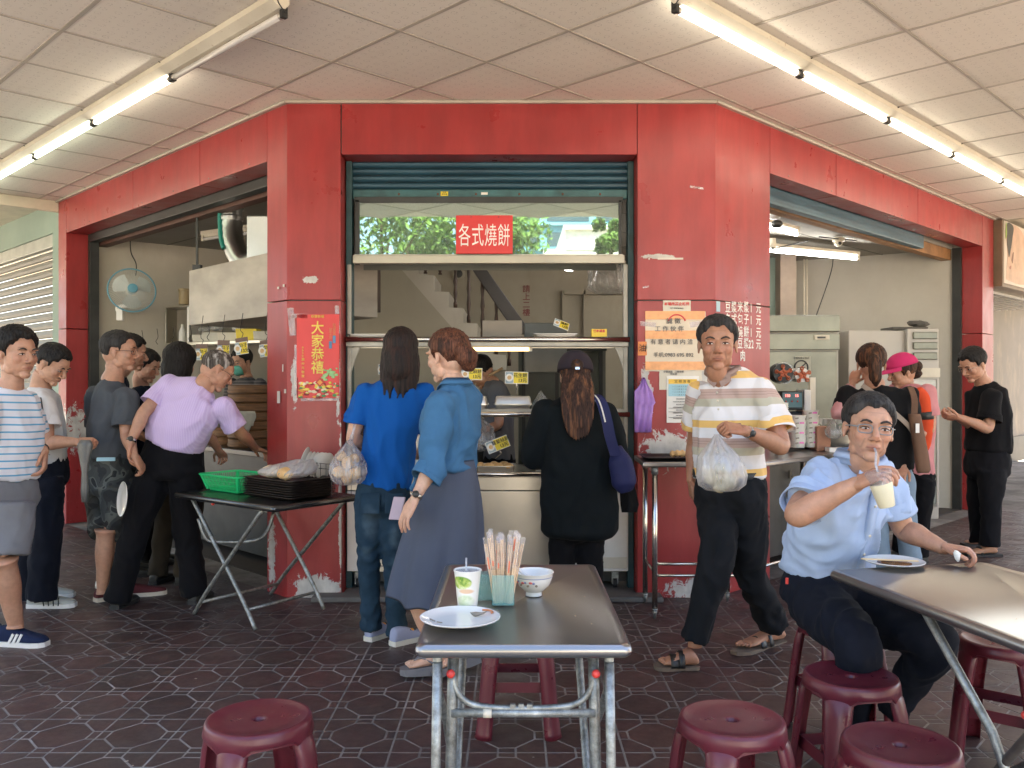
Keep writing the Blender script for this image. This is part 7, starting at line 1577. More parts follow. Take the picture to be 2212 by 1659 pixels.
    MB().lathe([(.0362, .078), (.0395, .108), (.0410, .110), (.0410, .114), (.037, .118), (.001, .122)], c, -d, 36, cap=False).build('clear_top', M_bagm, t, smooth=True)
    mo = p.loc((0, .100, -.060)); b = MB().tube([c - d * .09, c - d * .14, mo - V(0, .012, .012), mo], .0038, 10); b.build('straw', M_straw, t, smooth='all')
    tag(MB().ball(J(2068, 1203, 3.17), .014, .012, .022, 10, jit=1.2).build('tissue', M_paper, smooth=False), 'crumpled white tissue in the fingers of the seated man', 'tissue')
man_seated()
# ---------------------------------------------------------------- woman in the denim shirt
def woman_denim():
    p = Person('woman in a denim shirt and long slate blue skirt with a reddish brown bun', flo(960, 1440), SK_F)
    f = V(-.80, .60, 0); lat = lat_of(f)
    p.head(J(966, 775, 4.28), V(-.80, .60, -.05), kind='woman', k=1.04); nk = J(984, 832, 4.27); p.neck(nk, .050)
    sh = J(985, 852, 4.28); SL, SR = J(948, 884, 4.14), J(1010, 878, 4.42)
    EL, WL = J(932, 1010, 4.08), J(896, 1078, 4.02); p.arm(SL, EL, WL, .92); p.hand(WL, J(872, 1122, 4.0) - WL, V(.8, .55, 0), -1, (.25, .22, .25, .3), .2, .98, spread=.12)
    ER, WR = J(1000, 1000, 4.48), J(960, 1060, 4.52); p.arm(SR, ER, WR, .88)
    kF, aF = J(862, 1250, 4.36), J(945, 1405, 4.38); p.bare_leg(J(905, 1310, 4.37), aF, .84, [J(962, 1060, 4.32)]); te = flo(874, 1443, .045); he = te + V(.235, .03, .02); p.bare_foot(he, te, .92)
    te2 = flo(940, 1447, .04); he2 = te2 + V(.19, .10, .06); aR2 = he2 + V(-.01, .0, .07); p.bare_leg(J(965, 1330, 4.45), aR2, .82, [J(962, 1060, 4.32)]); p.bare_foot(he2, te2, .9)
    p.finish()
    def ex(b):
        b.ball((.0, -.122, .000), .054, .048, .052, 18); b.ball((.012, -.120, -.035), .042, .036, .034, 14); b.ball((-.02, -.105, .030), .045, .04, .04, 14)
    p.hair(H_RED, thick=1.35, front=.084, back=-.035, side=.004, seed=4, extra=ex, voxel=.005)
    m = cloth('denim_blue_shirt', (.052, .145, .275), .8, .14, scale=7)
    hem = J(962, 1010, 4.30); wst = J(966, 975, 4.30); ch = J(974, 915, 4.28)
    def bd(b):
        torso(b, hem, wst, ch, sh, nk + UP * .01, lat, lat, (.150, .142, .160, .158, .062), (.125, .118, .122, .092, .058)); sleeve(b, SL + UP * .015, EL, WL, .28, (.072, .072, .068, .066, .070)); sleeve(b, SR, ER, WR, .28, (.064, .068, .066, .064, .066))
        b.ball(hem + f * .14 + lat * .05 - UP * .03, .04, .03, .035, 12); b.tube([hem + f * .14 + lat * .05, hem + f * .16 + lat * .06 - UP * .12], [.022, .012], 8)
    garment(p, 'denim_shirt', bd, m, .0100, 2, .016, (5.5, 5.5, 4), 7, .003)
    rings = [[nk + lat * math.cos(a) * r * 1.05 + f * (math.sin(a) * r) + UP * (z - .04 * max(0, math.sin(a)) ** 2) for a in [2 * math.pi * i / 28 for i in range(28)]] for z, r in ((-.005, .072), (.038, .062))]
    rings.append([q + (q - nk).normalized() * .03 - UP * .045 for q in rings[1]]); b = MB().rings(rings, cap=False); o = p.part('collar', b, m); s_ = o.modifiers.new('t', 'SOLIDIFY'); s_.thickness = .004
    sk_ = cloth('slate_blue_skirt', (.076, .090, .128), .85, .08, scale=3); sx = MB()
    n = 72; rr = []
    for t_, c, a, bb in ((0, J(966, 990, 4.31), .128, .110), (.12, J(966, 1040, 4.31), .155, .135), (.35, J(962, 1110, 4.33), .185, .16), (.65, J(950, 1200, 4.36), .212, .19), (.85, J(942, 1260, 4.38), .225, .20), (1.0, J(938, 1303, 4.38), .232, .21)):
        row = []
        for k in range(n):
            an = 2 * math.pi * k / n; fold = 1 + t_ * (.075 * math.sin(an * 7 + 1 + t_ * .8) + .04 * math.sin(an * 12 + 2)); hz_ = -.045 * t_ * math.cos(an) * (1 if t_ > .5 else 0)
            row.append(c + V(math.cos(an) * a * fold, math.sin(an) * bb * fold, hz_ + (.015 * math.sin(an * 7 + 1) if t_ > .8 else 0)))
        rr.append(row)
    o = p.part('skirt', MB().rings(rr, cap=False), sk_); s_ = o.modifiers.new('t', 'SOLIDIFY'); s_.thickness = .003; s2 = o.modifiers.new('s', 'SUBSURF'); s2.levels = 1; s2.render_levels = 1
    watch(p, EL, WL, n=V(-.2, -1, 0)); b = MB().tube(ringp(WL.lerp(J(872, 1122, 4.0), .80) + V(.012, 0, 0), .009, J(872, 1122, 4.0) - WL, 12), .0015, 5, False); p.part('ring', b, M_steeltube)
    M_wedge = pm('grey_wedge_foam', (.17, .165, .17), .8)
    for he_, te_ in ((he, te), (he2, te2)):
        x = (te_ - he_).normalized(); u_ = (UP - x * UP.dot(x)).normalized(); y = u_.cross(x); L_ = (te_ - he_).length * 1.1; rr = []
        for a, hw, th_ in ((-.02, .03, .055), (.2, .037, .05), (.45, .036, .042), (.7, .045, .035), (.9, .042, .03), (1.0, .022, .026)): rr.append([he_ + x * a * L_ + y * (sy * hw) + u_ * z for sy, z in ((-1, -th_), (1, -th_), (1, .001), (-1, .001))])
        o = p.part('flip_flop', MB().rings(rr), M_wedge, sm=False); c = he_ + x * .72 * L_
        for sy in (-1, 1): bb = MB().tube(cr([c + u_ * .03, c - x * .04 + y * sy * .025 + u_ * .045, c - x * .11 + y * sy * .036], 4), .005, 6); mesh_obj('strap', bb.v, bb.f, M_wedge, o)
    o = tag(MB().obox(J(858, 1098, 4.10), V(.2, .3, 1), (.9, -.3, 0), V(.3, .9, -.2), .055, .030, .006).build('phone', pm('mauve_phone', (.36, .28, .32), .35), bevel=.004), 'mauve grey phone held against the skirt of the woman with the bun', 'phone')
woman_denim()
# ---------------------------------------------------------------- woman in the blue T-shirt
def woman_blue():
    p = Person('long haired woman in a bright blue T-shirt and faded jeans at the counter', flo(820, 1385), SK_F)
    f = V(.10, 1, 0); lat = lat_of(f)
    p.head(J(866, 765, 4.82), V(.05, 1, -.12), kind='woman', k=1.03, eyes=False); nk = J(856, 822, 4.80); p.neck(nk, .050)
    sh = J(852, 840, 4.80); SL, SR = J(788, 850, 4.80), J(914, 850, 4.80); EL, WL = J(762, 945, 4.80), J(768, 965, 4.60)
    WL = J(790, 962, 4.98); p.arm(SL, EL, WL, .95); p.hand(WL, V(.2, .3, -.9), V(1, 0, 0), -1, (1, 1, 1, 1), .6, .9); ER, WR = J(925, 960, 4.95), J(900, 985, 5.15); p.arm(SR, ER, WR, .9); p.finish()
    def ex(b):
        limb(b, [V(0, -.02, .06), V(0, -.045, -.02), V(.0, -.055, -.10), V(.005, -.052, -.17)], [.082, .088, .082, .055], 24)
        for k in range(17):
            a = R(185 + k * 11); x = math.cos(a) * .085; y = -.02 + math.sin(a) * .070; e = -.205 - .05 * abs(math.sin(k * 2.3)); b.tube(cr([V(x * .9, y, .03), V(x * 1.05, y, -.07), V(x * 1.0 + .006 * math.sin(k), y - .004, -.14), V(x * .85 + .016 * math.sin(k * 1.9), y - .012, e)], 3), [.020] * 4 + [.019] * 3 + [.015, .009, .004], 8)
    p.hair(hair_mat('long_black_hair', (.008, .007, .0065), (.028, .018, .015), (.075, .030, .020), .45), thick=1.4, front=.08, back=-.08, side=-.03, seed=9, extra=ex, voxel=.006)
    m = cloth('bright_blue_tee', (.006, .085, .34), .8, .06); hem = J(828, 1048, 4.84); wst = J(836, 985, 4.83); ch = J(850, 912, 4.81)
    def bd(b): torso(b, hem, wst, ch, sh, nk + UP * .005, lat, lat, (.150, .150, .160, .165, .062), (.118, .115, .115, .090, .060)); sleeve(b, SL, EL, f=.62, r=(.062, .066, .074)); sleeve(b, SR, ER, f=.62, r=(.062, .066, .072))
    garment(p, 't_shirt', bd, m, .0105, 2, .012, (5.5, 5.5, 2.2), 9)
    hl, hr = J(800, 1092, 4.84), J(852, 1092, 4.84); kl, al, kr, ar_ = J(796, 1210, 4.80), J(803, 1358, 4.82), J(852, 1220, 4.78), J(858, 1370, 4.78)
    wn = [(J(800, 1130, 4.72), (.07, .10, .13), (.16, .22, .26)), (J(790, 1195, 4.72), (.05, .08, .05), (.12, .18, .22)), (J(850, 1160, 4.70), (.05, .10, .10), (.14, .20, .24)), (J(852, 1215, 4.7), (.05, .08, .05), (.10, .16, .20))]
    jm = cloth('faded_dark_jeans', (.018, .040, .065), .85, .25, worn=wn, scale=9)
    def fold(v): return .006 * np.sin(v[:, 2] * 95 + 3 * np.sin(v[:, 0] * 30)) * np.exp(-((v[:, 2] - .47) / .10) ** 2) + .005 * np.sin(v[:, 2] * 70 + v[:, 0] * 20) * np.exp(-((v[:, 2] - .10) / .10) ** 2)
    def bt(b): trousers(b, J(828, 1045, 4.84), hl, kl, al, hr, kr, ar_, lat, (.092, .080, .060, .056, .060), .148, .112)
    garment(p, 'jeans', bt, jm, .0115, 3, .006, (8, 8, 7), 10, .003, pull=fold)
    for s_ in (-1, 1): b = MB().obox(J(826 + s_ * 26, 1088, 4.70), (1, 0, 0), (0, .1, 1), (0, -1, 0), .052, .055, .004); p.part('pocket', b, jm, .006, 1)
    M_canv = cloth('lavender_canvas', (.30, .33, .46), .9)
    for he_, te_ in ((flo(797, 1388), flo(842, 1368)), (flo(850, 1398), flo(914, 1378))):
        h0 = V(he_.x - .01, he_.y + .02, .0); te2 = h0 + (V(te_.x, te_.y, 0) - V(h0.x, h0.y, 0)).normalized() * .23; o = p.shoe(h0, te2, M_canv, pm('cream_rubber', (.62, .60, .52), .6), .92, hgt=.085)
        for k in range(5): q = h0.lerp(te2, .35 + k * .08) + UP * .07 + V(.0, -.03, 0); bb = MB().ball(q, .014, .008, .009, 8, jit=.4); mesh_obj('flower_print', bb.v, bb.f, cols[0] if k % 2 else M_blk, o)
    kn = J(752, 945, 4.72); o = bag_mesh(J(750, 1048, 4.70), .098, .08, .2, J(756, 950, 4.72), M_bagm, 'carrier_bag', None, .16, 2, handles=[J(768, 905, 4.76)]); tag(o, 'translucent carrier bag of bread on the arm of the woman in the blue T-shirt', 'bag')
    for px, py, dy, r in ((732, 1020, 0, .034), (752, 1000, -.02, .036), (768, 1022, 0, .036), (750, 1032, .02, .034), (738, 985, .02, .028), (766, 990, .03, .028)): tag(MB().ball(J(px, py, 4.71 + dy), r, r, r, 14, jit=.15).build('bread_bun', M_bun, smooth='all'), 'golden bread bun in the bag on the arm of the woman in blue', 'bun', 'buns in the bread bag')
woman_blue()
# ---------------------------------------------------------------- woman in black with the cap
def woman_black():
    p = Person('woman in a long black shirt and dark cap with long streaked brown hair', flo(1245, 1330), SK_F)
    f = V(-.05, 1, 0); lat = lat_of(f); p.head(J(1242, 815, 5.28), V(-.03, 1, -.15), kind='woman', k=1.05, eyes=False); nk = J(1244, 856, 5.26); p.neck(nk, .05)
    sh = J(1243, 876, 5.27); SL, SR = J(1178, 892, 5.27), J(1308, 892, 5.27); EL, WL = J(1150, 985, 5.32), J(1175, 1000, 5.55); ER, WR = J(1332, 985, 5.32), J(1330, 1000, 5.55)
    p.arm(SL, EL, WL, .9); p.hand(WL, V(.3, .9, .1), V(0, 0, -1), -1, (.6, .6, .6, .6), .4, .9); p.arm(SR, ER, WR, .9); p.finish()
    def ex(b):
        limb(b, [V(0, -.03, .05), V(0, -.06, -.05), V(0, -.085, -.17), V(0, -.095, -.29), V(0, -.098, -.35)], [.078, .080, .075, .062, .030], 24)
        for k in range(15):
            u_ = (k - 7) / 7; x = .078 * u_; b.tube(cr([V(x * .8, -.07, .02), V(x, -.115, -.10), V(x * .95, -.135, -.24), V(x * .72 + .004 * math.sin(k * 3), -.135, -.345 - .04 * (1 - u_ * u_))], 4), [.017] * 8 + [.015, .013, .010, .007, .003], 8)
    p.hair(hair_mat('streaked_long_hair', (.014, .008, .007), (.055, .026, .018), (.20, .085, .038), .85), thick=1.2, front=.08, back=-.09, side=-.03, seed=12, extra=ex, voxel=.006)
    b = MB(); n = 40; rr = []
    for ph in np.linspace(-.10, 1.5, 12):
        rr.append([V(math.cos(t_) * math.cos(ph) * .104, -.016 + math.sin(t_) * math.cos(ph) * .124, .044 + math.sin(ph) * .112) for t_ in [2 * math.pi * k / n for k in range(n)]])
    b.rings(rr, cap=True); cap = p.hpart('cap', b, cloth('dark_plum_cap', (.035, .028, .036), .9))
    b = MB().lathe([(.036, 0), (.034, .004), (.001, .006)], (0, -.134, .050), (0, -1, .15), 20); bb = np.array(b.v) @ p.hm * p.k + np.array(p.C); mesh_obj('cap_opening', bb, b.f, H_BRN, cap)
    b = MB().box(-.012, .012, -.146, -.139, .022, .036); bb = np.array(b.v) @ p.hm * p.k + np.array(p.C); mesh_obj('buckle', bb, b.f, M_steeltube, cap, smooth=False)
    m = cloth('black_loose_shirt', (.007, .010, .012), .85, .2); hem = J(1252, 1145, 5.30); wst = J(1250, 1060, 5.29); ch = J(1246, 960, 5.27)
    def bd(b): torso(b, hem, wst, ch, sh, nk, lat, lat, (.245, .230, .200, .185, .075), (.165, .150, .135, .10, .07)); sleeve(b, SL, EL, WL, .5, (.080, .082, .080, .070, .062)); sleeve(b, SR, ER, WR, .5, (.080, .082, .080, .070, .062)); b.ball(hem - UP * .01, .235, .16, .055, 28)
    garment(p, 'long_shirt', bd, m, .0125, 3, .010, (5, 5, 3), 13)
    hl, hr = J(1216, 1150, 5.30), J(1276, 1150, 5.30); kl, al, kr, ar_ = J(1214, 1215, 5.28), J(1214, 1310, 5.30), J(1276, 1215, 5.28), J(1276, 1310, 5.30)
    def bt(b): trousers(b, J(1250, 1100, 5.3), hl, kl, al, hr, kr, ar_, lat, (.088, .082, .076, .072, .075), .15, .11)
    garment(p, 'trousers', bt, C_blackp, .0125, 2, .006, (8, 8, 7), 14)
    for a in (al, ar_): p.shoe(V(a.x, a.y - .06, 0), V(a.x - .01, a.y + .17, 0), M_blk, M_dark, .95)
    bg_ = thing('shoulder_bag', 'navy blue shoulder bag with a white edged strap on the woman in black', 'bag', J(1340, 1060, 5.15)); m2 = cloth('navy_nylon_bag', (.022, .026, .085), .5, .12, sheen=0)
    b = MB(); limb(b, [J(1330, 965, 5.15), J(1340, 1000, 5.14), J(1348, 1040, 5.14), J(1352, 1062, 5.14)], [.035, .070, .078, .045], 20); v, nn, fs = solidify(b, .009, 2); v = v + nn * np.array([.006 * mnoise.noise(V(q[0] * 14, q[1] * 14, q[2] * 9)) for q in v])[:, None]; mesh_obj('pouch', v, fs, m2, bg_)
    for (o_, pts) in ((0, [J(1268, 872, 5.22), J(1282, 852, 5.20), J(1298, 866, 5.12), J(1310, 905, 5.09), J(1318, 945, 5.09), J(1330, 985, 5.10)]),):
        q = cr(pts, 6); bb = MB(); bb.rings([[a + V(e, h, 0) for e, h in ((-.032, 0), (.032, 0), (.032, -.008), (-.032, -.008))] for a in q]); mesh_obj('strap', bb.v, bb.f, m2, bg_, smooth=False)
        bb = MB(); bb.tube([a + V(-.012, -.011, 0) for a in q[5:20]], .0045, 6); mesh_obj('strap_piping', bb.v, bb.f, M_white, bg_)
    o = thing('black_jacket', 'black jacket hanging on the right arm of the woman in black', 'jacket', J(1350, 1100, 5.3)); b = MB(); rr = []
    for py, a, b_ in ((975, 1332, 1352), (1010, 1335, 1364), (1050, 1338, 1372), (1090, 1340, 1380), (1107, 1343, 1376)): rr.append([J(a + (b_ - a) * (.5 + .5 * math.cos(t_)), py, 5.34 + .05 * math.sin(t_) + .01 * math.sin(t_ * 5)) for t_ in [2 * math.pi * k / 20 for k in range(20)]])
    MB().rings(rr).build('cloth', cloth('black_jacket_cloth', (.010, .010, .011)), o, smooth='all')
woman_black()
# ---------------------------------------------------------------- elderly man in lilac
def man_lilac():
    p = Person('elderly man in a lilac short sleeved shirt bending over towards the left bay', flo(340, 1308), SK_B)
    ls = (J(495, 878, 5.45) - J(372, 828, 5.62)); ls = V(-ls.x, -ls.y, -ls.z).normalized(); lh = lat_of(V(.35, .95, 0))
    p.head(J(468, 803, 5.60), V(.72, .38, -.50), up=(.1, .2, 1), kind='older', k=1.03); nk = J(446, 836, 5.58); p.neck(nk, .058)
    sh = J(426, 852, 5.57); SL, SR = J(366, 834, 5.60), J(484, 880, 5.54); EL, WL = J(312, 890, 5.48), J(281, 957, 5.40)
    p.arm(SL, EL, WL, 1.05); p.hand(WL, V(-.08, -.02, -1), V(.9, .3, 0), -1, (.35, .4, .5, .6), .4, 1.0, spread=.12); ER, WR = J(520, 935, 5.75), J(552, 968, 6.05); p.arm(SR, ER, WR, 1.0); p.hand(WR, V(.5, .7, -.3), V(0, 0, -1), 1, (.5, .5, .5, .5), .4)
    p.finish(); p.hair(H_GREY, thick=.42, front=.098, back=-.050, side=.006, seed=15); p.glasses(M_blk)
    m = band_cloth('lilac_pinstripe', .013, [(0, (.53, .41, .68)), (.6, (.58, .47, .72))]); hem = J(376, 960, 5.58); wst = J(386, 925, 5.57); ch = J(406, 882, 5.56); ax = (nk - hem).normalized(); lz = np.array((ls * -1 + ax * .25).normalized())
    def bd(b): torso(b, hem, wst, ch, sh, nk, lh, ls, (.190, .215, .220, .200, .074), (.145, .155, .145, .105, .070)); sleeve(b, SL, EL, f=.66, r=(.074, .072, .080)); sleeve(b, SR, J(515, 938, 5.62), f=.68, r=(.072, .070, .074))
    garment(p, 'shirt', bd, m, .011, 3, .009, (4.5, 4.5, 4.5), 16, .002, band=lambda v: v @ lz + .4)
    hl, hr = J(338, 1015, 5.60), J(402, 1018, 5.60); kl, al, kr, ar_ = J(296, 1130, 5.52), J(254, 1298, 5.50), J(402, 1135, 5.60), J(420, 1286, 5.62)
    def bt(b): trousers(b, J(374, 958, 5.60), hl, kl, al, hr, kr, ar_, lh, (.118, .104, .088, .080, .082), .188, .145)
    garment(p, 'trousers', bt, C_blackp, .0125, 3, .009, (6, 6, 4), 17)
    watch(p, EL, WL, n=V(.2, -1, .2))
    for a in (al, ar_): p.shoe(V(a.x, a.y - .05, 0), V(a.x + .03, a.y + .19, 0), M_blk, M_dark)
man_lilac()
# ---------------------------------------------------------------- man at the far left in the blue striped T-shirt
def man_left():
    p = Person('man in a white T-shirt with thin blue stripes and grey shorts at the far left', flo(40, 1400), SK_B)
    f = V(.90, -.42, 0); lat = lat_of(f); p.head(J(36, 768, 4.66), V(.88, -.42, -.03), kind='man', k=1.12, brows=1.1); nk = J(22, 836, 4.68); p.neck(nk, .058)
    sh = J(19, 856, 4.68); SR, SL = J(-30, 880, 4.52), J(60, 872, 4.84); EL, WL = J(76, 950, 4.95), J(96, 975, 4.76); ER, WR = J(-50, 990, 4.45), J(-20, 1080, 4.35)
    EL = J(72, 945, 4.92); p.arm(SL, EL, WL, 1.0); p.hand(WL, V(.16, -.25, -.9), V(-.8, -.3, 0), -1, (.45, .5, .6, .7), .3, 1.0, spread=.1); p.arm(SR, ER, WR, 1.0)
    kR, aR = J(10, 1225, 4.60), J(33, 1345, 4.70); p.bare_leg(kR, aR, 1.10, [J(8, 1070, 4.7)]); kL, aL = J(-40, 1230, 4.85), J(-75, 1340, 5.0); p.bare_leg(kL, aL, 1.05, [J(8, 1070, 4.7)]); p.finish()
    p.hair(H_BLK, thick=1.65, front=.088, back=-.045, side=.0, seed=21, strand=1.5)
    m = band_cloth('blue_striped_tee', .0385, [(0, (.70, .71, .76)), (.78, (.10, .36, .58))]); hem = J(8, 1025, 4.70); wst = J(14, 980, 4.69); ch = J(18, 925, 4.68)
    def bd(b): torso(b, hem, wst, ch, sh, nk, lat, lat, (.180, .180, .185, .175, .070), (.150, .145, .135, .096, .068)); sleeve(b, SR, ER, f=.6, r=(.075, .08, .085)); sleeve(b, SL, EL, f=.75, r=(.070, .075, .080))
    garment(p, 't_shirt', bd, m, .0115, 3, .009, (6, 6, 3), 22, band=lambda v: v[:, 2] + .02 * np.sin(v[:, 0] * 5))
    def bt(b): trousers(b, J(6, 1040, 4.70), J(-22, 1095, 4.82), J(-36, 1150, 4.84), J(-42, 1200, 4.86), J(26, 1095, 4.64), J(24, 1150, 4.62), J(16, 1196, 4.60), lat, (.118, .115, .112, .110, .112), .18, .14)
    garment(p, 'shorts', bt, cloth('grey_shorts', (.17, .175, .19), .85), .0125, 3, .008, (6, 6, 4), 23)
    h0 = flo(8, 1392); h0 = V(h0.x - .03, h0.y, 0); te = h0 + V(.285, -.03, 0); o = p.shoe(h0, te, cloth('navy_mesh_shoe', (.012, .020, .055), .7), M_white, 1.05, hgt=.095)
    for k in range(3):
        q = h0.lerp(te, .36 + k * .085) + V(0, -.047, .048); bb = MB().obox(q, V(.5, 0, 1), V(0, 1, .1), V(1, 0, -.5), .026, .004, .0065); mesh_obj('stripe', bb.v, bb.f, M_white, o, smooth=False)
    p.shoe(V(aL.x - .04, aL.y, 0), V(aL.x + .22, aL.y - .03, 0), MATS['navy_mesh_shoe'], M_white, 1.0)
    b = MB().obox(EL.lerp(SL, .36) + V(.05, -.055, 0), (.05, 0, 1), (.8, .5, 0), (-.5, .8, 0), .075, .030, .008); o = p.part('arm_phone_case', b, M_blk, sm=False); b = MB().tube([WL.lerp(EL, .12), WL.lerp(EL, .20)], .032, 16); p.part('wristband', b, M_blk)
man_left()
# ---------------------------------------------------------------- man in the white T-shirt behind him
def man_white():
    p = Person('man in a white T-shirt with three dark shoulder stripes and navy trousers looking down', flo(100, 1305), SK_B)
    f = V(.95, .15, 0); lat = lat_of(f); p.head(J(113, 790, 5.55), V(.80, -.10, -.48), kind='man', k=1.02, brows=1.1); nk = J(88, 838, 5.58); p.neck(nk, .056)
    sh = J(87, 854, 5.58); SR, SL = J(92, 870, 5.40), J(92, 868, 5.76); ER, WR = J(104, 955, 5.34), J(166, 955, 5.36); EL, WL = J(110, 955, 5.80), J(165, 955, 5.70)
    p.arm(SR, ER, WR, 1.08); p.hand(WR, V(1, .05, .0), V(0, .6, -.8), 1, (1, 1.1, 1.2, 1.2), .7); p.arm(SL, EL, WL, 1); p.finish(); p.hair(H_BLK, thick=1.25, front=.090, back=-.035, side=.012, seed=25)
    m = cloth('white_tee', (.66, .66, .66), .85, .04); hem = J(88, 1000, 5.58); wst = J(88, 965, 5.58); ch = J(87, 915, 5.58)
    def bd(b): torso(b, hem, wst, ch, sh, nk, lat, lat, (.175, .170, .18, .17, .07), (.14, .14, .135, .095, .066)); sleeve(b, SR, ER, f=.58, r=(.074, .078, .084)); sleeve(b, SL, EL, f=.58, r=(.074, .078, .084))
    garment(p, 't_shirt', bd, m, .0125, 3, .008, (6, 6, 3), 26)
    for k in range(3):
        q = [SR + V(-.02 + k * .024, -.088 - .004 * k, .035), SR.lerp(ER, .28) + V(-.012 + k * .024, -.098, .0), SR.lerp(ER, .56) + V(-.006 + k * .024, -.098, 0)]; b = MB().rings([[a + V(e, h, 0) for e, h in ((-.006, .02), (.006, .02), (.006, -.001), (-.006, -.001))] for a in cr(q, 4)]); p.part('stripe', b, M_blk)
    def bt(b): trousers(b, J(88, 975, 5.58), J(84, 1040, 5.72), J(70, 1150, 5.76), J(66, 1292, 5.76), J(94, 1040, 5.46), J(100, 1150, 5.42), J(90, 1292, 5.46), lat, (.118, .108, .092, .088, .090), .165, .14)
    garment(p, 'trousers', bt, C_navy, .0125, 3, .009, (6, 6, 4), 27)
    M_gsh = cloth('grey_running_shoe', (.36, .38, .36), .7); h0 = flo(62, 1312); h0.z = 0; o = p.shoe(h0, h0 + V(.29, .02, 0), M_gsh, M_white, 1.0, hgt=.085)
    for k in range(4): bb = MB().tube([h0 + V(.12 + k * .03, -.046, .02), h0 + V(.10 + k * .035, -.03, .07)], .004, 6); mesh_obj('lace_band', bb.v, bb.f, M_blk, o)
    p.shoe(h0 + V(-.12, .26, 0), h0 + V(.15, .28, 0), M_gsh, M_white)
    t = thing('folded_umbrella', 'grey folded umbrella bag hanging from the hand of the man in the white T-shirt', 'umbrella', J(185, 1000, 5.3)); rr = []
    for py, a, b_ in ((950, 172, 196), (962, 166, 202), (985, 170, 196), (1020, 176, 190), (1060, 174, 192), (1085, 176, 190)): rr.append([J(a + (b_ - a) * (.5 + .5 * math.cos(q)), py, 5.33 + .03 * math.sin(q)) for q in [2 * math.pi * k / 16 for k in range(16)]])
    MB().rings(rr).build('film', M_bagc if False else pm('grey_film', (.13, .13, .12), .3, bump=.8, bscale=20, bdist=.01), t, smooth='all')
    t = thing('blue_bin', 'dark blue bin standing behind the man in the white T-shirt', 'bin', flo(160, 1215)); c = LW(3.9, .35, 0); MB().prism([LW(3.7, .25, .02), LW(4.1, .25, .02), LW(4.1, .6, .02), LW(3.7, .6, .02)], (0, 0, .5)).build('bin_body', pm('dark_blue_plastic', (.015, .025, .06), .5), t, bevel=.02)
man_white()
# ---------------------------------------------------------------- man in the grey T-shirt and camouflage shorts
def man_grey():
    p = Person('man with glasses in a grey T-shirt and camouflage shorts standing before the left bay', flo(235, 1300), SK_B)
    f = V(.82, .55, 0); lat = lat_of(f); p.head(J(259, 762, 5.66), V(.97, .10, -.02), kind='man', k=1.08); nk = J(243, 822, 5.68); p.neck(nk, .060)
    sh = J(240, 842, 5.68); SR, SL = J(272, 860, 5.54), J(208, 858, 5.82); ER, WR = J(274, 938, 5.50), J(290, 985, 5.40); EL, WL = J(215, 950, 5.95), J(260, 950, 6.0)
    p.arm(SR, ER, WR, 1.05); p.hand(WR, V(.4, .3, -.8), V(-.8, 0, 0), 1, (.6, .6, .6, .6), .4); p.arm(SL, EL, WL)
    p.bare_leg(J(228, 1160, 5.60), J(222, 1272, 5.62), 1.0, [J(238, 1020, 5.7)]); p.bare_leg(J(262, 1150, 5.75), J(280, 1262, 5.80), 1.0, [J(238, 1020, 5.7)]); p.finish(); p.hair(H_SALT, thick=.75, front=.092, back=-.040, side=.010, seed=31); p.glasses(M_blk)
    m = cloth('heather_grey_tee', (.070, .078, .088), .9, .12); hem = J(238, 988, 5.70); wst = J(238, 955, 5.70); ch = J(240, 905, 5.69)
    def bd(b): torso(b, hem, wst, ch, sh, nk, lat, lat, (.175, .172, .185, .178, .070), (.145, .140, .135, .098, .066)); sleeve(b, SR, ER, f=.72, r=(.076, .078, .082)); sleeve(b, SL, EL, f=.6, r=(.074, .078, .08))
    garment(p, 't_shirt', bd, m, .0125, 3, .009, (6, 6, 3), 32)
    t = NT('camouflage_cloth'); q = t.obj(); c = t.ramp(t.noise(q, 9, 2, .4, .6), [(0, (.018, .021, .022)), (.44, (.040, .045, .044)), (.54, (.09, .10, .09)), (.60, (.012, .014, .015))], 'CONSTANT'); t.base(c); t.rough(.85)
    def bt(b): trousers(b, J(238, 985, 5.70), J(222, 1050, 5.80), J(226, 1105, 5.76), J(227, 1148, 5.64), J(256, 1050, 5.62), J(258, 1105, 5.64), J(258, 1150, 5.72), lat, (.118, .112, .104, .100, .102), .178, .145)
    garment(p, 'shorts', bt, t.m, .0125, 3, .009, (6, 6, 4), 33)
    M_rsh = cloth('dark_red_shoe', (.10, .025, .03), .7)
    for x, y, dx, dy in ((flo(206, 1300).x, flo(206, 1300).y, .16, .18), (flo(262, 1290).x, flo(262, 1290).y, .25, .1)): o = p.shoe(V(x, y, 0), V(x + dx, y + dy, 0).lerp(V(x, y, 0), -.05), M_rsh, M_offw, 1.0); bb = MB().tube([V(x + .03, y + .02, .085), V(x + .035, y + .022, .125)], .040, 14); mesh_obj('sock', bb.v, bb.f, M_white, o)
    o = tag(MB().obox(J(229, 992, 5.50), (1, .2, 0), (0, .2, 1), (0, 1, 0), .055, .012, .006).build('folded_mask', pm('pale_blue_mask', (.35, .58, .68), .6), bevel=.003), 'pale blue paper sticking out of the back pocket of the camouflage shorts', 'mask')
    tt = plate(J(270, 1078, 5.32), .105, 'white plate held low between the camouflage shorts and the black trousers', axis=V(-.75, -.6, .1))
man_grey()
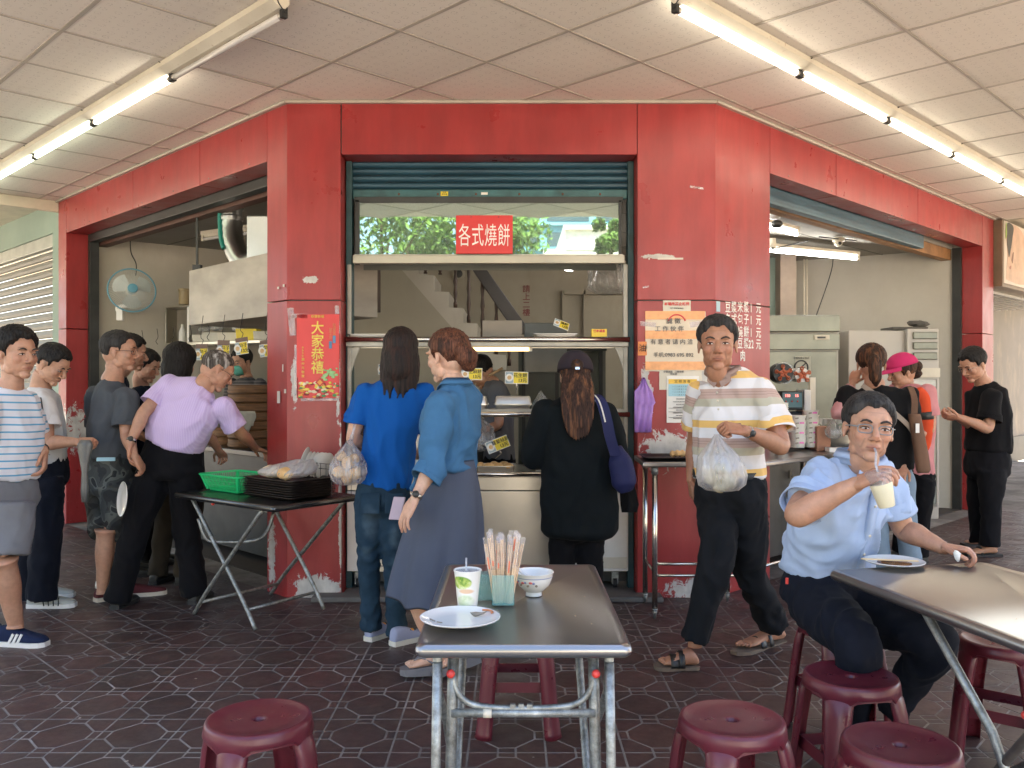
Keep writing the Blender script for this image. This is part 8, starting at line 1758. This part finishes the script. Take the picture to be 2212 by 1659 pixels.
# ---------------------------------------------------------------- three people half hidden in the queue
def simple(label, head, hf, kind, k, hairmat, hkw, chest, f, topmat, waist, feet, skn, seed, arms=None, width=1.0, trm=None, up=(0, 0, 1)):
    p = Person(label, V(feet[0], feet[1], 0), skn); lat = lat_of(f); p.head(head, hf, up=up, kind=kind, k=k); ch = Vector(chest); nk = ch + UP * .235 + (Vector(head) - ch - UP * .38) * .35; p.neck(nk, .052 if kind != 'woman' else .046)
    sh = nk - UP * .045; w_ = .175 * width; SL, SR = sh + lat * w_ - UP * .02, sh - lat * w_ - UP * .02; fr_ = Vector(f).normalized()
    if arms is None: arms = ((SL - UP * .27 + lat * .03, SL - UP * .40 + fr_ * .2), (SR - UP * .27 - lat * .03, SR - UP * .40 + fr_ * .2))
    for S, (E, Wp), sd in ((SL, arms[0], -1), (SR, arms[1], 1)): p.arm(S, E, Wp, .95); p.hand(Wp, (Vector(Wp) - Vector(E)), V(0, 0, -1) + fr_ * .2, sd, (.7, .7, .8, .8), .5, .92)
    p.finish(); p.hair(hairmat, seed=seed, **hkw); wst = Vector(waist); hem = wst - UP * .12
    def bd(b): torso(b, hem, wst, ch, sh, nk, lat, lat, tuple(q * width for q in (.160, .152, .170, .165, .062)), (.125, .115, .12, .09, .06)); sleeve(b, SL, arms[0][0], f=.6, r=(.066, .070, .074)); sleeve(b, SR, arms[1][0], f=.6, r=(.066, .07, .074))
    garment(p, 'top', bd, topmat, .0135, 3, .008, (6, 6, 3), seed)
    fl, fr2 = V(*feet, .06) + lat * .10, V(*feet, .06) - lat * .10; hl, hr = wst - UP * .18 + lat * .085, wst - UP * .18 - lat * .085
    def bt(b): trousers(b, wst - UP * .06, hl, hl.lerp(fl, .5), fl, hr, hr.lerp(fr2, .5), fr2, lat, (.095, .085, .070, .066, .066), .155, .115)
    garment(p, 'trousers', bt, trm or C_blackp, .014, 2, .007, (6, 6, 4), seed + 1)
    for a in (fl, fr2): p.shoe(V(a.x, a.y, 0) - fr_ * .06, V(a.x, a.y, 0) + fr_ * .19, M_blk, M_dark, .95)
    return p
C_nav2 = cloth('navy_top', (.010, .016, .030), .85)
simple('dark haired man in navy almost hidden behind the man in the grey T-shirt', J(283, 765, 6.35), V(.9, .3, -.15), 'man', 1.05, H_BLK, dict(thick=1.4), J(232, 880, 6.3), V(.9, .4, 0), C_nav2, J(228, 985, 6.3), (-2.85, 6.45), SK_B, 41, width=1.1)
c5 = J(300, 900, 6.75); simple('person in dark navy raising a hand to the mouth, behind the man in glasses', J(316, 793, 6.7), V(.92, -.15, -.3), 'man', 1.0, H_BLK, dict(thick=1.3, front=.080), c5, V(.9, .3, 0), C_nav2, J(298, 1000, 6.75), (-2.85, 6.85), SK_B, 43, arms=((J(330, 900, 6.9), J(352, 830, 6.7)), (J(300, 910, 6.5), J(372, 850, 6.55))))
pw = simple('woman with a black bob seen from behind beyond the elderly man in lilac', J(389, 790, 6.05), V(.15, 1, -.1), 'woman', 1.08, H_BLK, dict(thick=2.0, front=.08, back=-.085, side=-.06, extra=lambda b: limb(b, [V(0, -.02, .06), V(0, -.038, -.02), V(0, -.040, -.09)], [.088, .096, .086], 24)), J(392, 905, 6.05), V(.2, 1, 0), cloth('dark_grey_top', (.03, .03, .032)), J(392, 990, 6.05), (X(362, 6.1), 6.15), SK_F, 45, trm=cloth('olive_brown_trousers', (.045, .038, .028)))
# cook with the mask in the left bay
pk = simple('masked cook in a dark striped top behind the bamboo steamers in the left bay', J(522, 783, 8.25), V(-.45, -.85, -.22), 'man', 1.0, H_BLK, dict(thick=1.3), J(538, 870, 8.3), V(-.4, -.9, 0), band_cloth('dark_striped_top', .03, [(0, (.022, .018, .018)), (.72, (.16, .13, .12))]), J(538, 960, 8.3), (X(538, 8.3), 8.3), SK_B, 47)
for o in pk.t.children:
    if o.name.startswith('top'):
        me = o.data; z = np.empty(len(me.vertices) * 3); me.vertices.foreach_get('co', z); at = me.attributes.new('band', 'FLOAT', 'POINT'); at.data.foreach_set('value', (z.reshape(-1, 3)[:, 2]).astype(np.float32))
b = MB(); rr = []
for zz, wx, yy in ((-.010, .040, .124), (-.030, .060, .124), (-.055, .066, .118), (-.085, .058, .108), (-.112, .036, .085)): rr.append([V(wx * math.sin(a), yy - .055 * (1 - math.cos(a)), zz) for a in [R(-85 + 170 * k / 12) for k in range(13)]])
b.rings(rr, cap=False, closed=False); o = pk.hpart('face_mask', b, pm('mint_mask', (.12, .42, .32), .7)); s_ = o.modifiers.new('t', 'SOLIDIFY'); s_.thickness = .003
# cook bending behind the centre counter
simple('cook with a dark headscarf bending behind the middle price card', J(1040, 806, 7.0), V(-.75, .2, -.55), 'woman', 1.0, H_BLK, dict(thick=1.6, front=.075, back=-.06, side=-.02), J(1078, 872, 7.0), V(-.8, -.2, 0), cloth('grey_apron_top', (.14, .14, .15)), J(1078, 960, 7.0), (X(1078, 7), 7.0), SK_B, 51)
tag(MB().tube([J(1055, 812, 6.6), J(1086, 795, 6.6)], .010, 8).build('wooden_stick', pm('pale_wood_stick', (.42, .28, .15), .6), smooth='all'), 'pale wooden stick held by the cook behind the counter', 'stick')
# ---------------------------------------------------------------- people at the right bay
sp_ = J(1903, 870, 5.85)
pt = simple('woman with a ponytail in a black top and pale jeans before the right bay', J(1882, 790, 5.85), V(.30, .90, -.05), 'woman', 1.06, H_BRN, dict(thick=1.3, front=.08, back=-.04, side=.0, extra=lambda b: limb(b, [V(0, -.10, .06), V(0.01, -.135, .0), V(.015, -.13, -.08), V(.02, -.115, -.14)], [.030, .042, .038, .010], 18)), J(1905, 905, 5.85), V(.30, .95, 0), cloth('black_top', (.009, .009, .010)), J(1915, 975, 5.87), (X(1940, 5.9), 5.9), SK_B, 53, arms=((J(1822, 895, 5.9), J(1842, 828, 5.95)), (J(1965, 960, 5.9), J(1950, 1010, 5.75))), width=1.12, trm=cloth('pale_blue_jeans', (.20, .27, .34), .85, .15))
b = MB(); limb(b, [J(1828, 880, 5.88), J(1814, 896, 5.88), J(1822, 868, 5.90), J(1838, 835, 5.94)], [.050, .062, .050, .034], 18); v, nn, fs = solidify(b, .009, 2); v = v + nn * np.array([.008 * mnoise.noise(V(q[0] * 22, q[1] * 22, q[2] * 22)) for q in v])[:, None]; mesh_obj('arm_sleeve', v, fs, cloth('pink_sleeve', (.52, .27, .27)), pt.t)
tb = thing('tote_bag', 'brown cloth bag with a long strap across the back of the ponytail woman', 'bag', J(1990, 980, 5.7)); M_tote = cloth('brown_tote', (.15, .085, .055))
q = cr([J(1862, 832, 5.72), J(1890, 852, 5.66), J(1930, 890, 5.66), J(1964, 922, 5.68), J(1978, 950, 5.70)], 5); MB().rings([[a + V(e * .8, 0, e) + V(0, h, 0) for e, h in ((-.012, 0), (.012, 0), (.012, -.006), (-.012, -.006))] for a in q]).build('strap', pm('taupe_strap', (.28, .22, .17), .7), tb)
q = cr([J(1966, 835, 5.70), J(1975, 862, 5.66), J(1974, 900, 5.66)], 4); MB().rings([[a + V(e, h, 0) for e, h in ((-.02, 0), (.02, 0), (.02, -.006), (-.02, -.006))] for a in q]).build('strap', M_tote, tb)
rr = [[J(a + (b_ - a) * (.5 + .5 * math.cos(t_)), py, 5.68 + .05 * math.sin(t_)) for t_ in [2 * math.pi * k / 20 for k in range(20)]] for py, a, b_ in ((894, 1962, 1988), (900, 1962, 1990), (940, 1968, 1998), (980, 1974, 2006), (1015, 1978, 2011), (1022, 1982, 2006))]
MB().rings(rr).build('pouch', M_tote, tb, smooth='all'); MB().obox(J(1982, 925, 5.615), (1, 0, 0), (0, 0, 1), (0, 1, 0), .012, .03, .001).build('white_print', M_white, tb)
pc_ = simple('worker in a bright pink cap and pink shirt facing left in the right bay', J(1948, 806, 6.9), V(-.92, -.05, -.25), 'woman', 1.06, H_BRN, dict(thick=1.2, front=.07, back=-.05, side=-.02, extra=lambda b: (b.ball((0, -.125, .02), .042, .042, .04, 14), b.ball((.01, -.10, -.035), .06, .05, .035, 14))), J(1976, 885, 6.9), V(-.85, -.3, 0), cloth('pink_shirt', (.55, .24, .25)), J(1975, 990, 6.9), (X(1965, 6.9), 6.9), SK_B, 55)
b = MB(); rr = []
for ph in np.linspace(.10, 1.5, 10): rr.append([V(math.cos(t_) * math.cos(ph) * .102, -.016 + math.sin(t_) * math.cos(ph) * .122, .044 + math.sin(ph) * .110) for t_ in [2 * math.pi * k / 36 for k in range(36)]])
b.rings(rr); M_pcap = cloth('hot_pink_cap', (.55, .035, .14), .8); o = pc_.hpart('cap', b, M_pcap)
b = MB(); b.rings([[V(math.sin(a) * (.092 + g * .2), .02 + math.cos(a) * (.088 + g), .056 - g * .28 + z) for a in [R(-80 + 160 * k / 14) for k in range(15)]] for g, z in ((0, 0), (.075, 0), (.075, -.004), (0, -.004))], cap=False, closed=False); mesh_obj('brim', np.array(b.v) @ pc_.hm * pc_.k + np.array(pc_.C), b.f, M_pcap, o, smooth=False)
q = cr([J(1975, 845, 6.72), J(1992, 860, 6.70), J(2000, 905, 6.70), J(1996, 950, 6.72), J(1988, 972, 6.74)], 6); b = MB(); b.tube(q, [.035, .045] + [.055] * (len(q) - 4) + [.045, .03], 14); mesh_obj('orange_strap', b.v, b.f, cloth('orange_red_vest', (.62, .08, .03)), pc_.t); b = MB(); b.tube(q[10:13], [.058, .058, .058], 14); mesh_obj('grey_band', b.v, b.f, M_blk, pc_.t)
hb_ = Person('man in a black T-shirt and glasses looking at his hands by the right post', flo(2125, 1192), SK_B)
f = V(-.90, -.35, 0); lat = lat_of(f); hb_.head(J(2102, 790, 7.15), V(-.82, -.30, -.42), kind='man', k=1.10); nk = J(2124, 828, 7.2); hb_.neck(nk, .058); sh = J(2130, 844, 7.2); SL, SR = J(2142, 860, 7.02), J(2118, 856, 7.38)
EL, WL = J(2134, 925, 6.95), J(2068, 900, 6.92); ER, WR = J(2110, 925, 7.3), J(2066, 902, 7.1); hb_.arm(SL, EL, WL, 1.05); hb_.hand(WL, V(-1, 0, .02), V(.1, .5, .8), -1, (.7, .8, .9, 1), .6, 1.0); hb_.arm(SR, ER, WR); hb_.hand(WR, V(-1, 0, .02), V(.1, -.5, .8), 1, (.7, .8, .9, 1), .6, 1.0)
fa_, fb_ = flo(2118, 1178), flo(2125, 1200); hb_.bare_leg(V(fb_.x + .08, fb_.y, .22), V(fb_.x + .08, fb_.y, .09), .8, [J(2134, 1000, 7.2), J(2142, 1090, 7.12)]); hb_.bare_leg(V(fa_.x + .08, fa_.y, .22), V(fa_.x + .08, fa_.y, .09), .8, [J(2134, 1000, 7.2), J(2116, 1090, 7.28)]); hb_.bare_foot(V(fb_.x + .10, fb_.y, .02), V(fb_.x - .14, fb_.y - .03, .02)); hb_.bare_foot(V(fa_.x + .10, fa_.y, .02), V(fa_.x - .14, fa_.y - .03, .02)); hb_.finish(); hb_.hair(H_BLK, thick=1.3, front=.085, seed=61); hb_.glasses(M_steeltube)
hem, wst, ch = J(2134, 975, 7.2), J(2136, 940, 7.2), J(2134, 895, 7.2)
garment(hb_, 't_shirt', lambda b: (torso(b, hem, wst, ch, sh, nk, lat, lat, (.18, .18, .185, .178, .07), (.15, .15, .14, .1, .066)), sleeve(b, SL, EL, f=.72, r=(.078, .082, .088)), sleeve(b, SR, ER, f=.7, r=(.078, .08, .085))), cloth('faded_black_tee', (.008, .008, .009)), .0135, 3, .008, (6, 6, 3), 62)
garment(hb_, 'trousers', lambda b: trousers(b, J(2134, 970, 7.2), J(2142, 1020, 7.1), J(2140, 1100, 7.1), J(2138, 1180, 7.1), J(2122, 1020, 7.3), J(2112, 1100, 7.3), J(2116, 1172, 7.3), lat, (.112, .098, .080, .074, .076), .172, .14), cloth('black_trousers_faded', (.009, .009, .011)), .0135, 3, .008, (6, 6, 4), 63)
for q_ in (fa_, fb_):
    o = hb_.part('sandal', MB().box(q_.x - .16, q_.x + .13, q_.y - .055, q_.y + .04, 0, .018), M_dark, sm=False); bb = MB().tube([V(q_.x - .04, q_.y - .055, .01), V(q_.x - .04, q_.y - .03, .065), V(q_.x - .04, q_.y + .01, .068), V(q_.x - .04, q_.y + .035, .02)], .012, 8); mesh_obj('strap', bb.v, bb.f, M_blk, o)
# ================================================================ SMALL THINGS THAT FILL THE SHOP
rc_ = random.Random(77)
def pot(c, r, h, lb, mat=None, lidded=False):
    t = thing('cooking_pot', lb, 'pot', c, 'pots in the shop'); mat = mat or M_alu
    MB().lathe([(r * .94, 0), (r, .012), (r, h), (r + .008, h + .004), (r + .008, h + .009), (r - .004, h + .009), (r - .006, .02)], c, n=32).build('body', mat, t, smooth=True)
    if lidded: MB().lathe([(r, h + .008), (r * .7, h + .03), (.02, h + .042), (.018, h + .06), (.001, h + .062)], c, n=32).build('lid', mat, t, smooth=True)
    for s in (-1, 1): MB().tube(cr([V(*c) + V(s * r, -.03, h * .75), V(*c) + V(s * (r + .03), 0, h * .75), V(*c) + V(s * r, .03, h * .75)]), .005, 6).build('handle', mat, t, smooth='all')
def bottle(c, r, h, lb, col, cap=(.5, .05, .04)):
    t = thing('bottle', lb, 'bottle', c, 'bottles in the shop'); MB().lathe([(r * .95, 0), (r, .006), (r, h * .62), (r * .45, h * .8), (r * .38, h * .92)], c, n=20).build('body', pm('bottle_%d' % (hash(col) % 97), col, .25), t, smooth=True); MB().lathe([(r * .44, h * .90), (r * .44, h), (.001, h + .001)], c, n=16).build('cap', pm('cap_%d' % (hash(cap) % 97), cap, .4), t, smooth=True)
# left bay worktop
pot(LW(2.62, .70, .882)[:], .15, .17, 'wide steel pot on the left worktop near the queue'); pot(LW(3.0, .72, .882)[:], .11, .13, 'small lidded pot at the far end of the left worktop', lidded=True)
bottle(LW(2.36, .50, .882)[:], .032, .22, 'brown sauce bottle on the left worktop beside the wide pot', (.10, .04, .02)); bottle(LW(2.42, .46, .882)[:], .03, .20, 'red capped yellow bottle on the left worktop', (.45, .33, .08))
o = MB().tube([LW(2.75, .60, 1.02), LW(2.55, .45, 1.16)], .006, 8).ball(LW(2.76, .61, 1.0), .035, .035, .02, 12).build('ladle', M_alu, smooth='all'); tag(o, 'steel ladle standing in the wide pot on the left worktop', 'ladle')
for k in range(6):
    c = V(sx0.x, sx0.y, 0).lerp(V(sx1.x, sx1.y, 0), .33 + k * .1) + V(0, .1 + .05 * (k % 2), zs + .10 + .02 * (k % 3)); o = bag_mesh(c, .06, .05, .08, c + V(.02, 0, .10), [M_bagc, M_bagw][k % 2], 'packet', None, .4, k + 3)
    tag(o, ['clear', 'white'][k % 2] + ' crumpled packet on the wall shelf, ' + ['first', 'second', 'third', 'fourth', 'fifth', 'sixth'][k] + ' from the left', 'packet', 'packets on the wall shelf')
b = MB()
for k in range(5):
    x = .45 + k * .09; p = LW(3.4 - k * .35, .42, 0); p = V(p.x, p.y, z0 + .0); b.tube(cr([p + UP * .02, p + V(.01, 0, -.06), p + V(-.01, 0, -.10), p + V(.008, 0, -.13)]), .003, 5)
tag(b.build('hanging_hooks', M_wire, kind='stuff'), 'thin wire hooks hanging from the lower edge of the hood', 'hooks')
# behind the centre counter
yb = 6.35
for k, (px, r, h, lb) in enumerate([(905, .07, .12, 'steel container behind the head of the woman in denim'), (1170, .05, .10, 'steel container behind the greenish bag'), (1300, .06, .13, 'steel container at the right end of the middle shelf')]): pot((X(px, yb), yb, 1.237 if False else .801), r, h + .12, lb)
tb_ = thing('back_bench', 'dark bench loaded with bags behind the centre counter', 'bench', (-.1, 7.2, 0)); MB().box(X(880, 7.3), X(1110, 7.3), 7.25, 7.6, .86, .90).build('top', M_ttop, tb_); MB().box(X(885, 7.3), X(1105, 7.3), 7.3, 7.55, .05, .858).build('base', MATS['dark_cabinet'], tb_)
for k in range(5):
    px = 775 + k * 26; c = V(X(px, 6.6), 6.6, 1.0 + .0 * k); h = .25 + .05 * (k % 3)
    t = thing('stacked_tubs', 'stack of brown tubs behind the left end of the counter, ' + ['first', 'second', 'third', 'fourth', 'fifth'][k] + ' from the left', 'tubs', (c.x, c.y, .9), 'stacked tubs behind the counter')
    b = MB()
    for j in range(5 + k % 3): b.lathe([(.045, .9 + j * .07), (.055, .965 + j * .07), (.058, .968 + j * .07), (.045, .968 + j * .07)], (c.x, c.y, 0), n=18)
    b.build('tubs', [MATS['brown_tape'], M_tub, M_galv][k % 3], t, smooth=True, kind='stuff')
MB_t = tag(MB().box(X(770, 6.7), X(930, 6.7), 6.5, 6.8, .86, .898).build('tub_shelf', M_galv), 'steel shelf carrying the stacks of tubs behind the counter', 'shelf')
o = MB().box(X(838, 10.6), X(1000, 10.6), 10.3, 10.6, .1, 1.9).build('back_cupboard', pm('back_cupboard', (.20, .18, .145), .5, var=.2), bevel=.01); tag(o, 'plain cream cupboard against the back wall under the stair', 'cupboard')
for k, (px, py, w_, h_) in enumerate([(1010, 800, 26, 34), (905, 780, 20, 26), (1165, 760, 22, 30)]):
    o = MB().box(X(px, 10.58), X(px + w_, 10.58), 10.29 if px < 1000 else 10.66, 10.298 if px < 1000 else 10.69, Z(py + h_, 10.58), Z(py, 10.58)).build('wall_notice', [M_paper, M_offw, M_cream_p][k]); tag(o, ['pale notice on the back wall left of the middle price card', 'pale notice on the cupboard between the two women', 'cream notice on the back wall right of the middle price card'][k], 'notice')
# wires and pipes on the ceiling and walls of the right bay
for k, (a, b_) in enumerate([((1745, 520, 8.9), (1668, 538, 8.2)), ((1850, 520, 9.1), (1770, 512, 8.6))]):
    o = MB().tube([W(*a), W(*b_)], .007, 6).build('ceiling_cable', M_wire); tag(o, ['dark cable running left from the dome camera', 'dark cable along the ceiling above the long lit tube'][k], 'cable')
# grime and fixings on the red front
b = MB()
for fn, t0, t1 in ((LW, .5, 4.2), (RW, 1.0, 5.3)):
    for k in range(7):
        p = fn(t0 + (t1 - t0) * k / 6, -.002, 2.955); n = -(B_ if fn is LW else A_); b.tube([p, p + n * .003], .006, 8)
b.build('panel_screw', M_galv, shop, kind='stuff')
for px, py in ((1400, 240), (1640, 395)): pass
# bits of litter on the floor and dust at the foot of the posts
b = MB()
for k in range(60):
    x, y = rc_.uniform(-2.2, 2.4), rc_.uniform(3.2, 5.6); s = rc_.uniform(.002, .007); a = rc_.uniform(0, 3.14); b.obox((x, y, .003), (math.cos(a), math.sin(a), 0), (-math.sin(a), math.cos(a), 0), UP, s, s * rc_.uniform(.3, .9), .0008)
tag(b.build('litter', pm('floor_litter', (.34, .30, .25), .9, var=.4, scale=40), kind='stuff'), 'scattered crumbs and scraps on the tiled floor', 'litter')
